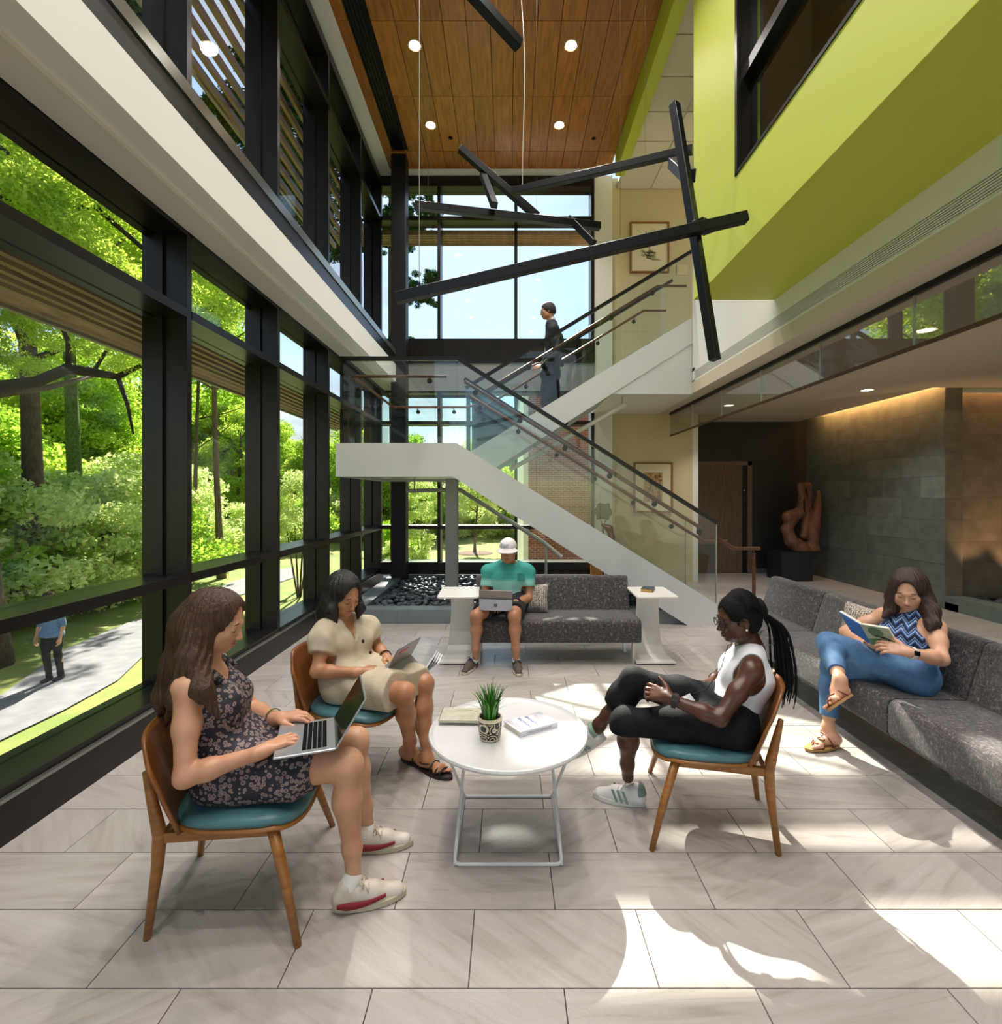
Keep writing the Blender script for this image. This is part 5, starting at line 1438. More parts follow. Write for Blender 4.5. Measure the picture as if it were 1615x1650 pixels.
class Person:
    """joints -> one continuous body mesh; garments grown from the same joints"""
    def __init__(s, name, label, base, skin, J, head, vox=.005, build=1.0, female=True, w=1.0):
        s.t = thing(name, label, 'person', base); s.J = {k: Vector(v) for k, v in J.items()}; s.H = head; s.skin = skin; s.vox = vox; J = s.J
        b = build
        T = SDF()          # torso
        pel, ch, nb = J['pelvis'], J['chest'], J['neck']
        wa = J.get('waist', pel.lerp(ch, .5) + V3(0, 0, .0))
        hl, hr, sl, sr = J['hipL'], J['hipR'], J['shL'], J['shR']
        lat = unit(sl - sr)
        up = unit(nb - pel)
        fw = unit(lat.cross(up))
        s.fw, s.lat, s.up = fw, lat, up
        hx = unit(hl - hr)
        T.cone(hl.lerp(hr, .12), hr.lerp(hl, .12), .108 * b, .108 * b, .05)
        T.cone(pel + hx * .035, wa + lat * .04, .100 * b, .088 * b, .05).cone(pel - hx * .035, wa - lat * .04, .100 * b, .088 * b, .05)
        T.cone(wa + lat * .04, ch + lat * .055 * w, .088 * b, .094 * b, .05).cone(wa - lat * .04, ch - lat * .055 * w, .088 * b, .094 * b, .05)
        T.cone(ch + lat * .06 * w, nb + lat * .05 - up * .05, .094 * b, .062 * b, .05).cone(ch - lat * .06 * w, nb - lat * .05 - up * .05, .094 * b, .062 * b, .05)
        T.cone(nb - up * .03, sl.lerp(nb, .18) + up * .006, .050, .047 * b, .03).cone(nb - up * .03, sr.lerp(nb, .18) + up * .006, .050, .047 * b, .03)
        if female:
            for d in (1, -1): T.ell(ch + lat * .068 * d * w + fw * .062 * b - up * .012, (.062 * b, .062 * b, .062 * b), (fw, lat, up), .04)
        s.T = T
        N_ = SDF(); N_.cone(nb - up * .02, head.at(-.022, 0, -.045), .056 * (1 if female else 1.12), .050 * (1 if female else 1.12), .03)
        s.N = N_
        s.A = {}
        for sd in 'LR':
            sh, el, wr = J['sh' + sd], J['el' + sd], J['wr' + sd]
            U_ = SDF(); U_.ell(sh, .047 * b, k=.03).cone(sh, sh.lerp(el, .45), .045 * b, .041 * b, .03).cone(sh.lerp(el, .45), el, .041 * b, .034 * b, .03)
            Fo = SDF(); Fo.cone(el, el.lerp(wr, .3), .034 * b, .0355 * b, .025).cone(el.lerp(wr, .3), wr, .0355 * b, .0225, .025)
            s.A[sd] = (U_, Fo)
        s.Lg = {}
        for sd in 'LR':
            hp, kn, an = J['hip' + sd], J['kn' + sd], J['an' + sd]
            bk = unit((hp - kn) + (an - kn))
            Th = SDF(); Th.cone(hp, hp.lerp(kn, .5), .094 * b, .076 * b, .05).cone(hp.lerp(kn, .5), kn, .076 * b, .051 * b, .04).ell(kn, .051 * b, k=.03)
            Sh = SDF(); m1 = kn.lerp(an, .30) + bk * .012; Sh.cone(kn, m1, .047 * b, .052 * b, .03).cone(m1, an.lerp(kn, .25), .052 * b, .033 * b, .03).cone(an.lerp(kn, .25), an, .033 * b, .029, .03)
            s.Lg[sd] = (Th, Sh)
        s.X = SDF()
        head.prims(s.X)
    def all(s):
        B = SDF()
        for q in [s.T, s.N] + [x for k in 'LR' for x in s.A[k]] + [x for k in 'LR' for x in s.Lg[k]]: B.p += q.p
        B.p += s.X.p
        return B
    def body(s, post=None):
        return link('body', s.all().mesh('body', s.vox, post), s.skin, s.t, True)
    def wear(s, name, sdf, m, post=None, vox=None, parent=None):
        return link(name, sdf.mesh(name, vox or s.vox * 1.25, post), m, parent or s.t, True)
def comb(*qs):
    B = SDF()
    for q in qs: B.p += q.p
    return B
def foot(B, heel, toe, up=V3(0, 0, 1), side=1, r=1.0, ankle=None):
    heel, toe = Vector(heel), Vector(toe); x = unit(toe - heel); z = unit(up - x * up.dot(x)); y = z.cross(x); L_ = (toe - heel).length
    B.ell(heel + x * .025 + z * .03, (.035, .03, .03), (x, y, z), .03)
    B.cone(heel + x * .03 + z * .035, heel + x * L_ * .62 + z * .022, .031, .022, .03)
    B.cone(heel + x * L_ * .66 + y * .025 + z * .018, heel + x * L_ * .62 - y * .028 + z * .016, .0185, .0155, .02)
    if ankle is not None: B.cone(Vector(ankle), heel + x * .06 + z * .05, .034, .033, .03)
    for i in range(5):
        yy = (.03 - .0145 * i) * side; b = heel + x * (L_ * .68 - .006 * i) + y * yy + z * .014
        B.cone(b, b + x * (L_ * (.25 - .035 * i)), .0115 if i == 0 else .0085, .009 if i == 0 else .0068, .004)
def sole_mesh(heel, toe, up, w=.045, th=.022, grow=0.0, z0=0.0):
    heel, toe = Vector(heel), Vector(toe); x = unit(toe - heel); z = unit(up - x * up.dot(x)); y = z.cross(x); L_ = (toe - heel).length
    m_ = MB(); n = 28; ring = []
    for k in range(n):
        a = 2 * math.pi * k / n; c, d = math.cos(a), math.sin(a)
        px = (c * .5 + .5) * (L_ + 2 * grow) - grow; t = px / L_
        wd = (w * (.72 + .28 * math.sin(min(1, max(0, t)) * 2.6 - .4)) + grow)
        ring.append((px, d * wd))
    for z_ in (z0, z0 + th): m_.v += [tuple(heel + x * p + y * q_ + z * z_) for p, q_ in ring]
    m_.f += [tuple(range(n - 1, -1, -1)), tuple(range(n, 2 * n))] + [(k, (k + 1) % n, (k + 1) % n + n, k + n) for k in range(n)]; m_.mi += [0] * (n + 2)
    return m_
def sneaker(P_, heel, toe, ankle, up, m_up, m_sole, m_lace, stripe=None, stripe_m=None, heel_m=None, side_dir=None, sock=None, label=None):
    heel, toe, ankle, up = Vector(heel), Vector(toe), Vector(ankle), Vector(up); x = unit(toe - heel); z = unit(up - x * up.dot(x)); y = z.cross(x); L_ = (toe - heel).length
    S_ = SDF()
    S_.cone(heel + x * .032 + z * .040, heel + x * L_ * .55 + z * .034, .036, .0375, .02)
    S_.cone(heel + x * L_ * .55 + z * .032, toe - x * .036 + z * .022, .0385, .031, .02)
    S_.cone(heel + x * .035 + z * .05, heel + x * .045 + z * .078, .036, .034, .02)
    S_.cone(heel + x * .06 + z * .062, heel + x * L_ * .55 + z * .050, .031, .027, .02)
    sh = link('shoe', S_.mesh('shoe', .005, clip(heel + z * .018, -z)), m_up, P_.t, True)
    if label: sh['label'] = label
    sole_mesh(heel, toe, z, .043, .026, .003).obj('sole', m_sole, sh, True, smooth=True, bevel=.004, bseg=1)
    lc_ = MB()
    for i in range(5):
        p = heel + x * (L_ * .40 + .021 * i) + z * (.0905 - .0085 * i)
        lc_.tube([p - y * .026 - z * .012, p - y * .012, p + y * .012 + x * .006, p + y * .026 - z * .012 + x * .006], .0030, 6)
    p = heel + x * L_ * .36 + z * .096
    for d in (1, -1): lc_.tube([p, p + y * .02 * d + z * .014, p + y * .035 * d + z * .0, p + y * .02 * d + x * .012 - z * .002, p], .0024, 5).tube([p, p + y * .025 * d + x * .02 - z * .01, p + y * .036 * d + x * .03 - z * .03], .0022, 5)
    lc_.obj('laces', m_lace, sh, True, smooth='all')
    for d in (1, -1):
        if stripe == 'swoosh':
            st_ = MB(); pts = []
            for i in range(11):
                t = i / 10; c = heel + x * (.012 + .66 * L_ * t) + z * (.046 - .012 * math.sin(t * 3.1)) + y * d * (.0405 + .0018 * math.sin(t * 3.1)); hw = .004 + .010 * (1 - t) * min(1, t * 5) + .002
                pts += [c - z * hw, c + z * hw]
            st_._add(pts, [(2 * i, 2 * i + 1, 2 * i + 3, 2 * i + 2) for i in range(10)]); st_.obj('stripe', stripe_m, sh, True, thick=.003, smooth='all')
        elif stripe == 'bars':
            for i in range(3):
                st_ = MB(); c = heel + x * (L_ * .36 + .026 * i) + y * d * .0395 + z * .048
                st_.obox(c, x * .006 + V3(0, 0, 0), y * .0025, z * .026 + x * .012 - y * d * .006); st_.obj('stripe', stripe_m, sh, True)
    if heel_m is not None:
        Hh = SDF(); Hh.cone(heel + x * .034 + z * .06, heel + x * .038 + z * .084, .0425, .0395, .02)
        link('heel_tab', Hh.mesh('heel_tab', .004, chainp(clip(heel + x * .03, x), clip(heel + z * .062, -z))), heel_m, sh, True)
    if sock is not None:
        K_ = SDF(); K_.cone(heel + x * .05 + z * .07, ankle.lerp(heel + x * .05 + z * .07, .35), .037, .039, .02)
        link('sock', K_.mesh('sock', .005), sock, P_.t, True)
    return sh
def ring_band(name, c, axis, r, wd, m, parent, th=.004, seg=24):
    ax = unit(axis); a = unit(ax.cross(V3(0.3, .2, 1))); b = ax.cross(a); c = Vector(c); m_ = MB(); R_ = r if hasattr(r, '__len__') else (r, r)
    for (rr_, h) in ((0, -1), (0, 1), (th, 1), (th, -1)):
        m_.v += [tuple(c + ax * h * wd / 2 + a * (R_[0] + rr_) * math.cos(2 * math.pi * k / seg) + b * (R_[1] + rr_) * math.sin(2 * math.pi * k / seg)) for k in range(seg)]
    for i in range(4):
        for k in range(seg): m_.f.append((i * seg + k, i * seg + (k + 1) % seg, ((i + 1) % 4) * seg + (k + 1) % seg, ((i + 1) % 4) * seg + k)); m_.mi.append(0)
    return m_.obj(name, m, parent, True, smooth=True)
def glasses(H, parent, m):
    g = MB()
    for y in (1, -1):
        c = H.at(.104, .032 * y, -.006)
        g.tube([c + (H.l * .023 * math.cos(a) * y + H.u * .018 * math.sin(a) - H.f * .006 * (math.cos(a) > 0) * math.cos(a)) * H.k for a in [2 * math.pi * i / 18 for i in range(19)]], .0021, 6)
        g.tube([H.at(.098, .054 * y, .0), H.at(.05, .073 * y, .002), H.at(-.005, .078 * y, -.0), H.at(-.02, .077 * y, -.018)], .002, 6)
    g.tube([H.at(.105, .010, -.002), H.at(.109, 0, .001), H.at(.105, -.010, -.002)], .002, 6)
    return g.obj('glasses', m, parent, True, smooth='all')
def hair_cap(H, grow=.014, front=.052, low=-.06):
    """cap of hair over the skull, open at the face"""
    B = SDF(); k = H.k
    B.ell(H.at(-.012, 0, .032), tuple((v + grow) * k for v in (.094, .073, .085)), H.ax, .02)
    B.ell(H.at(-.035, 0, -.015), tuple((v + grow) * k for v in (.072, .070, .075)), H.ax, .03)
    return B
def face_cut(H, top=.058, fwd=.045, wide=.058):
    return cut_ball(H.at(.105, 0, -.03), ((.088) * H.k, wide * H.k, (.052 + top) * H.k), H.ax)
def strands(H, amp=.0022, n=46):
    """ripples around the head axis so that hair reads as locks"""
    c, f, l = H.c, V3(1, 0, 0), V3(0, 1, 0)
    def g(X, Y, Z, D):
        a = np.arctan2(Y - c.y, X - c.x); return D + amp * np.sin(a * n + 3 * np.sin(Z * 17)) + amp * .6 * np.sin(a * n * .37 + 7 + Z * 9)
    return g
lapm = mat('laptop aluminium', '#b9babd', .32, .7)
lapk = mat('laptop keys', '#0d0e10', .85, spec=.15)
scr = mat('dark screen', '#0d1012', .12)
def laptop(name, label, c_hinge, xdir, ydir, updir, w, d, h, back_m, th=.009, keys=True, kick=False, zn=V3(0, 0, 1)):
    """c_hinge: hinge centre; xdir along the hinge; ydir towards the user; updir up the screen"""
    t = thing(name, label, 'laptop', c_hinge); x, y, u = unit(xdir), unit(ydir), unit(updir); n = unit(x.cross(y)); n = n if n.z > 0 else -n
    c = Vector(c_hinge)
    b = MB().obox(c + y * d / 2, x * w / 2, y * d / 2, n * th / 2).obj('base', back_m if kick else lapm, t, True, bevel=.002, bseg=1)
    kw, kd = w * .84 / 14, d * .42 / 5
    for r in range(5):
        for q_ in range(14):
            p = c + y * (d * .14 + kd * (r + .5)) + x * (-w * .42 + kw * (q_ + .5)) + n * (th / 2 + .0008)
            if r == 4 and 4 <= q_ <= 9:
                if q_ != 6: continue
                MB().obox(p + x * kw * .5, x * kw * 2.9, y * kd * .42, n * .0008).obj('key', lapk, b, True); continue
            MB().obox(p, x * kw * .43, y * kd * .42, n * .0008).obj('key', lapk, b, True)
    MB().obox(c + y * d * .8 + n * (th / 2 + .0002), x * w * .17, y * d * .15, n * .0003).obj('trackpad', mat('trackpad', '#a9abae', .3, .4), b, True)
    s_n = unit(x.cross(u)); s_n = s_n if s_n.dot(y) > 0 else -s_n
    sc_ = MB().obox(c + u * h / 2, x * w / 2, u * h / 2, s_n * .0035).obj('screen_lid', back_m, t, True, bevel=.002, bseg=1)
    MB().obox(c + u * h * .5 + s_n * .0037, x * w * .485, u * h * .47, s_n * .0004).obj('display', scr, sc_, True)
    return t, x, y, u, n, s_n

# ---------------------------------------------------------------- woman in the patterned dress (left front)
sk1 = skin_mat('fair skin', '#d6a282', '#c78f70')
H1 = Head(P(351, 1000, 2.0), 6, 20, .98)
J1 = dict(pelvis=(-1.10, 2.02, .525), chest=(-1.185, 2.005, .745), neck=(-1.215, 2.0, .885), waist=(-1.165, 2.01, .635),
          hipR=(-1.065, 1.935, .51), hipL=(-1.10, 2.115, .51), knR=P(560, 1232, 1.93), knL=P(573, 1194, 2.2), anR=P(570, 1410, 1.94), anL=P(592, 1334, 2.25),
          shR=P(302, 1110, 1.845), shL=(-1.265, 2.165, .845), elR=P(298, 1252, 1.77), elL=(-1.16, 2.28, .60), wrR=P(420, 1212, 1.84), wrL=P(446, 1157, 2.12))
W1 = Person('person', 'seated woman with long brown hair in a dark patterned dress typing on a laptop', (-1.0, 2.02, 0), sk1, J1, H1, .0048)
hand(W1.X, J1['wrR'], V3(-.80, 1.955, .655), (0, 0, 1), True, ((12, 26, 20), (16, 30, 22), (20, 32, 24), (24, 32, 24)))
hand(W1.X, J1['wrL'], V3(-.84, 2.12, .655), (0, -.1, 1), False, ((12, 26, 20), (16, 30, 22), (20, 32, 24), (24, 32, 24)))
W1.body()
def dress_mat():
    m, t, b = nodes_of('dark floral print'); N = t.nodes.new; K = t.links.new
    tc = N('ShaderNodeTexCoord'); v = N('ShaderNodeTexVoronoi'); v.inputs['Scale'].default_value = 58; v.inputs['Randomness'].default_value = .8; K(tc.outputs['Object'], v.inputs['Vector'])
    r = N('ShaderNodeValToRGB'); r.color_ramp.interpolation = 'CONSTANT'; e = r.color_ramp.elements; e[0].color = rgb('#3a1c26'); e[1].position = .46; e[1].color = rgb('#26222d')
    x = e.new(.16); x.color = rgb('#8d7672'); x = e.new(.30); x.color = rgb('#5a4750'); x = e.new(.36); x.color = rgb('#9a8680')
    K(v.outputs['Distance'], r.inputs[0]); v2 = N('ShaderNodeTexNoise'); v2.inputs['Scale'].default_value = 30; K(tc.outputs['Object'], v2.inputs['Vector'])
    mx = N('ShaderNodeMixRGB'); mx.blend_type = 'MULTIPLY'; mx.inputs[0].default_value = .5; K(r.outputs[0], mx.inputs[1]); K(v2.outputs['Fac'], mx.inputs[2])
    hs = N('ShaderNodeHueSaturation'); hs.inputs['Value'].default_value = 1.35; K(mx.outputs[0], hs.inputs['Color']); K(hs.outputs[0], b.inputs['Base Color']); b.inputs['Roughness'].default_value = .75
    return m
dm = dress_mat()
J = W1.J
D1 = W1.T.inflate(.011)
for sd in 'LR':
    a, b = J['hip' + sd], J['kn' + sd]; D1.cone(a, a.lerp(b, .72), .108, .080, .06)
D1.cone(J['hipR'].lerp(J['knR'], .45), J['hipL'].lerp(J['knL'], .45), .064, .064, .07)
D1.cone(J['hipR'] + V3(-.06, -.03, -.03), J['hipR'].lerp(J['knR'], .55) + V3(0, -.05, -.035), .065, .055, .05)
td = unit(J['knR'] - J['hipR'])
W1.wear('dress', D1, dm, chainp(cut_ball(J['neck'] + W1.fw * .05 + W1.up * .05, (.105, .085, .13), (W1.fw, W1.lat, W1.up)),
        cut_ball(J['shR'] + W1.up * .0, (.09, .065, .085), (W1.fw, W1.lat, W1.up)), cut_ball(J['shL'], (.09, .065, .085), (W1.fw, W1.lat, W1.up)),
        clip(J['hipR'].lerp(J['knR'], .74), td), wrinkle(.003, 55, 3), clip((0, 0, .432), (0, 0, -1))), .006)
for sh in (J['shR'], J['shL']):
    p = sh.lerp(J['neck'], .35) + W1.up * .044
    MB().tube([p + W1.fw * .085 - W1.up * .09, p + W1.fw * .045 - W1.up * .012, p + W1.up * .004, p - W1.fw * .045 - W1.up * .01, p - W1.fw * .075 - W1.up * .08], [.016, .014, .013, .014, .016], 8).obj('dress_strap', dm, W1.t, True, smooth='all')
hm1 = hair_mat('long brown hair', '#2f1a0f', '#5a3820')
h1 = hair_cap(H1, .013)
nape = H1.at(-.085, 0, -.05)
h1.chain([H1.at(-.06, 0, .03), nape, P(290, 1075, 1.98), P(268, 1120, 1.97), P(258, 1152, 1.96)], [.075, .075, .062, .042, .014], .04)
h1.chain([H1.at(-.02, -.05, .02), H1.at(-.015, -.078, -.06), P(318, 1060, 1.90), P(326, 1112, 1.83), P(352, 1158, 1.83)], [.045, .038, .042, .034, .006], .03)
h1.chain([H1.at(-.055, -.05, -.02), P(308, 1065, 1.89), P(290, 1122, 1.84), P(268, 1168, 1.88)], [.05, .052, .038, .006], .03)
h1.chain([H1.at(-.02, .05, .02), H1.at(-.02, .078, -.06), P(330, 1075, 2.1), P(345, 1120, 2.1)], [.045, .036, .04, .012], .03)
W1.wear('hair', h1, hm1, chainp(strands(H1, .0026, 40), face_cut(H1, .080, wide=.068)), .0052)
H1.face(W1.t, '#b5645a', '#4a2e1c')
white_sh = mat('white leather', '#d8cfc2', .5, col2='#bfb2a2', scale=12); red_m = mat('red suede', '#8d1f2a', .7); gum = mat('off white sole', '#c3b79c', .7); lace_m = mat('cream laces', '#cbbda6', .8)
sock_m = mat('white cotton', '#dcdad6', .85)
hR, tR = V3(-.66, 1.895, 0), V3(-.405, 1.985, 0)
sneaker(W1, hR, tR, J['anR'], (0, 0, 1), white_sh, gum, lace_m, 'swoosh', red_m, sock=sock_m, label='off-white sneaker with a red side stripe')
hL, tL = V3(-.685, 2.215, 0), V3(-.43, 2.265, 0)
sneaker(W1, hL, tL, J['anL'], (0, 0, 1), white_sh, gum, lace_m, 'swoosh', red_m, sock=sock_m, label='off-white sneaker with a red side stripe')
ring_band('bracelet', J['wrL'].lerp(J['elL'], .12), J['wrL'] - J['elL'], .031, .007, mat('olive cord', '#6a6a3a', .7), W1.t, .004)
hn, hf = V3(-.638, 1.86, .632), V3(-.74, 2.14, .622)
xdir = hf - hn
lp1 = laptop('laptop', 'silver laptop with black keys on the lap of the woman in the patterned dress', (hn + hf) / 2, xdir, (-.93, -.33, 0), (.50, .17, .85), .30, .212, .205, lapm)

# ---------------------------------------------------------------- woman in the beige dress (left back)
sk2 = skin_mat('tan skin', '#c08a66', '#ad7552')
H2 = Head(P(556, 957, 2.93), -38, 24, .98)
J2 = dict(pelvis=(-.93, 2.93, .52), waist=(-.96, 2.95, .62), chest=(-.975, 2.965, .715), neck=(-.99, 2.975, .835), hipR=(-.93, 2.84, .505), hipL=(-.88, 3.01, .505),
          knR=P(652, 1117, 2.66), knL=P(684, 1102, 2.92), anR=P(663, 1218, 2.96), anL=P(688, 1222, 2.86),
          shR=P(524, 1019, 2.83), shL=P(590, 1010, 3.11), elR=P(511, 1082, 2.72), elL=P(610, 1046, 3.12), wrR=P(576, 1083, 2.71), wrL=P(622, 1059, 3.0))
W2 = Person('person', 'seated woman with black shoulder-length hair in a beige buttoned dress using a tablet computer', (-.85, 2.92, 0), sk2, J2, H2, .005, .97)
hand(W2.X, J2['wrR'], V3(-.70, 2.80, .622), (0, 0, 1), True, ((12, 26, 20), (16, 30, 22), (20, 32, 24), (24, 32, 24)), .95)
hand(W2.X, J2['wrL'], V3(-.66, 2.93, .60), (0.2, .2, 1), False, ((20, 30, 20), (22, 32, 22), (25, 34, 24), (28, 34, 24)), .95)
J = W2.J
sandal_m = mat('black leather strap', '#241a16', .5)
f2 = [((-.515, 2.905, .018), (-.315, 2.775, .018), 'anL', 1), ((-.635, 2.995, .018), (-.44, 2.90, .018), 'anR', -1)]
for a, b, an, sd in f2: foot(W2.X, a, b, side=sd, ankle=J[an])
W2.body()
linen = mat('beige linen', '#cbbda6', .85, col2='#bcad94', scale=16, detail=6, bump=.12, bscale=420)
D2 = W2.T.inflate(.014)
for sd in 'LR':
    a, b = J['hip' + sd], J['kn' + sd]; D2.cone(a, a.lerp(b, .84), .122, .084, .07)
for f_ in (.35, .6, .84): D2.cone(J['hipR'].lerp(J['knR'], f_), J['hipL'].lerp(J['knL'], f_), .075, .075, .09)
td = unit(J['knR'] - J['hipR'])
for sd in 'LR':
    sh, el = J['sh' + sd], J['el' + sd]
    D2.ell(sh.lerp(el, .22) + V3(0, 0, .012), .075, k=.04).cone(sh.lerp(el, .25), sh.lerp(el, .58), .072, .068, .03).cone(J['neck'] - W2.up * .02, sh, .05, .06, .04)
def sleeve_end(P_, sd, f):
    sh, el = P_.J['sh' + sd], P_.J['el' + sd]; c = sh.lerp(el, f); n = unit(el - sh)
    def g(X, Y, Z, D):
        t = (X - c.x) * n.x + (Y - c.y) * n.y + (Z - c.z) * n.z
        r2 = (X - c.x) ** 2 + (Y - c.y) ** 2 + (Z - c.z) ** 2 - t * t
        return np.where((r2 < .088 ** 2) & (t < .11) & (t > -.02), np.maximum(D, t), D)
    return g
vneck = SDF()
def vcut(P_, depth=.17, half=.075):
    nb = P_.J['neck'] + P_.up * .06; f, l, u = P_.fw, P_.lat, P_.up
    def g(X, Y, Z, D):
        dx, dy, dz = X - nb.x, Y - nb.y, Z - nb.z
        a = dx * f.x + dy * f.y + dz * f.z; b = dx * l.x + dy * l.y + dz * l.z; c = dx * u.x + dy * u.y + dz * u.z
        v = np.abs(b) - half * (1 + c / depth)          # inside the V where v < 0 and above its point
        w_ = np.maximum(v, -(c + depth)); w_ = np.maximum(w_, -a - .02)
        return np.maximum(D, -w_)
    return g
W2.wear('dress', D2, linen, chainp(wrinkle(.0035, 48, 5), vcut(W2, .20, .085), cut_ball(J['neck'] + W2.up * .03, (.075, .075, .05), (W2.fw, W2.lat, W2.up)), sleeve_end(W2, 'R', .56), sleeve_end(W2, 'L', .56), clip(J['hipR'].lerp(J['knR'], .86), td), clip((0, 0, .43), (0, 0, -1))), .006)
btn = mat('brown button', '#3a2218', .35)
for (px, py, y) in ((585, 1033, 2.86), (597, 1051, 2.845)):
    p = P(px, py, y); MB().ball(p, (.011, .011, .005), 14, 6, (W2.lat, W2.up, W2.fw)).obj('button', btn, W2.t, True, smooth=True)
hm2 = hair_mat('black straight hair', '#0c0a0b', '#241d1c', rough=.3)
h2 = hair_cap(H2, .014)
h2.chain([H2.at(-.06, 0, .03), H2.at(-.07, 0, -.06), P(530, 990, 3.02), P(528, 1003, 3.0)], [.078, .08, .07, .04], .04)
h2.chain([H2.at(-.03, -.055, .03), H2.at(-.02, -.08, -.05), P(535, 985, 2.86), P(541, 1004, 2.85)], [.045, .040, .034, .014], .03)
h2.chain([H2.at(-.02, .055, .03), H2.at(.0, .082, -.05), P(581, 980, 2.99), P(577, 996, 2.98)], [.042, .032, .026, .010], .03)
W2.wear('hair', h2, hm2, chainp(strands(H2, .0022, 50), face_cut(H2, .074, wide=.064)), .0055)
H2.face(W2.t, '#a8605a', '#1d1512')
for a, b, an, sd in f2:
    a, b = Vector(a), Vector(b); x = unit(b - a); y = V3(0, 0, 1).cross(x)
    so = sole_mesh(a - V3(0, 0, .016), b - V3(0, 0, .016), V3(0, 0, 1), .042, .016, .006).obj('sandal', sandal_m, W2.t, True, smooth=True)
    s_ = MB(); L_ = (b - a).length
    for fr, h in ((.78, .030), (.66, .038), (.50, .052)):
        c = a + x * L_ * fr; s_.tube([c + y * .046 - V3(0, 0, .004), c + y * .034 + V3(0, 0, h * .7), c + V3(0, 0, h), c - y * .034 + V3(0, 0, h * .7), c - y * .046 - V3(0, 0, .004)], .005, 6)
    c = J[an] + V3(0, 0, -.012); s_.tube([c + (x * math.cos(k) + y * math.sin(k)) * .040 for k in [2 * math.pi * i / 14 for i in range(15)]], .0045, 6)
    s_.obj('strap', sandal_m, so, True, smooth='all')
ring_band('bracelet', J['wrL'].lerp(J['elL'], .10), J['wrL'] - J['elL'], .032, .010, mat('dark beads', '#3a2218', .5), W2.t, .006)
tabm = mat('tablet grey aluminium', '#8f8b89', .4, .5)
hn, hf = V3(-.690, 2.75, .565), V3(-.617, 3.03, .555)
fx = unit(V3(.96, -.26, 0))
lp2, x, y, u, n, sn_ = laptop('tablet_computer', 'grey tablet computer with kickstand and keyboard on the lap of the woman in beige', (hn + hf) / 2, hf - hn, -fx, fx * .50 + V3(0, 0, .86), .29, .20, .195, tabm, th=.005, kick=True)
c = (hn + hf) / 2
MB().obox(c + u * .05 + fx * .035 - V3(0, 0, .01), x * .145, (u * .2 + fx * .55 - V3(0, 0, .80)).normalized() * .062, sn_ * .002).obj('kickstand', mat('kickstand grey', '#a5a09c', .4, .5), lp2, True)
MB().obox(c + u * .163 - sn_ * .0042 - x * .055, x * .05, u * .011, sn_ * .0006).obj('sticker', mat('red sticker', '#c2453f', .5), lp2, True)
pp_ = MB()
for i in range(4): pp_.obox(V3(-.50 + .012 * i, 3.10, .515 + .004 * i), V3(.05, 0, .075 - .012 * i), V3(0, .08, 0), V3(.0008, 0, 0))
po_ = pp_.obj('papers', mat('white paper', '#e6e4e6', .8), None); setp(po_, 'loose white papers standing on the chair beside the woman in beige', 'papers')

# ---------------------------------------------------------------- man in the teal shirt on the sofa
sk3 = skin_mat('olive skin', '#c0896a', '#a87252')
H3 = Head(P(819, 887, 4.93), -99, 8, 1.0)
J3 = dict(pelvis=(-.03, 5.0, .525), waist=(-.01, 4.99, .64), chest=(.005, 4.985, .745), neck=(.012, 4.98, .90), hipR=(-.125, 4.97, .51), hipL=(.075, 4.97, .51),
          knR=P(768, 993, 4.52), knL=P(829, 993, 4.52), anR=P(766, 1062, 4.55), anL=P(832, 1062, 4.52),
          shR=P(787, 921, 5.0), shL=P(852, 921, 5.0), elR=P(782, 962, 4.95), elL=P(853, 963, 4.93), wrR=(-.16, 4.72, .58), wrL=P(832, 971, 4.72))
M3 = Person('person', 'man in white cap and teal shirt on the small sofa with a tablet computer', (0, 4.9, 0), sk3, J3, H3, .0058, 1.02, False, 1.12)
hand(M3.X, J3['wrR'], V3(-.12, 4.62, .56), (0, 0, 1), True, s=1.02); hand(M3.X, J3['wrL'], V3(-.02, 4.63, .565), (0, 0, 1), False, s=1.02)
M3.body()
J = M3.J
tee = nodes_of('teal colour-block shirt'); tm, tt_, tb_ = tee; N = tt_.nodes.new; K = tt_.links.new
tc = N('ShaderNodeTexCoord'); sx = N('ShaderNodeSeparateXYZ'); K(tc.outputs['Object'], sx.inputs[0]); rp = N('ShaderNodeValToRGB'); e = rp.color_ramp.elements
mr = N('ShaderNodeMapRange'); mr.inputs['From Min'].default_value = .55; mr.inputs['From Max'].default_value = .95; K(sx.outputs['Z'], mr.inputs['Value']); K(mr.outputs[0], rp.inputs[0])
e[0].position = .44; e[0].color = rgb('#8ccabd'); e[1].position = .52; e[1].color = rgb('#3f9c93'); K(rp.outputs[0], tb_.inputs['Base Color']); tb_.inputs['Roughness'].default_value = .85
D3 = M3.T.inflate(.016)
for sd in 'LR':
    sh, el = J['sh' + sd], J['el' + sd]; D3.ell(sh, .058, k=.04).cone(sh, sh.lerp(el, .62), .060, .062, .03).cone(J['neck'] - M3.up * .03, sh, .05, .058, .04)
M3.wear('shirt', D3, tm, chainp(wrinkle(.004, 42, 9), cut_ball(J['neck'] + M3.up * .035, (.085, .085, .05), (M3.fw, M3.lat, M3.up)), sleeve_end(M3, 'R', .58), sleeve_end(M3, 'L', .58), clip((0, 0, .50), (0, 0, -1))), .007)
MB().obox(P(840, 930, 4.858), (.035, 0, 0), (0, .002, 0), (0, -.004, .038)).obj('shirt_pocket', mat('pocket teal', '#3a938b', .85), M3.t, True)
dark_sh = mat('black shorts cloth', '#1c1b1f', .85, col2='#26252a', scale=30)
S3 = SDF()
S3.cone(J['hipR'], J['hipL'], .125, .125, .05)
for sd in 'LR': S3.cone(J['hip' + sd], J['hip' + sd].lerp(J['kn' + sd], .72), .116, .092, .05)
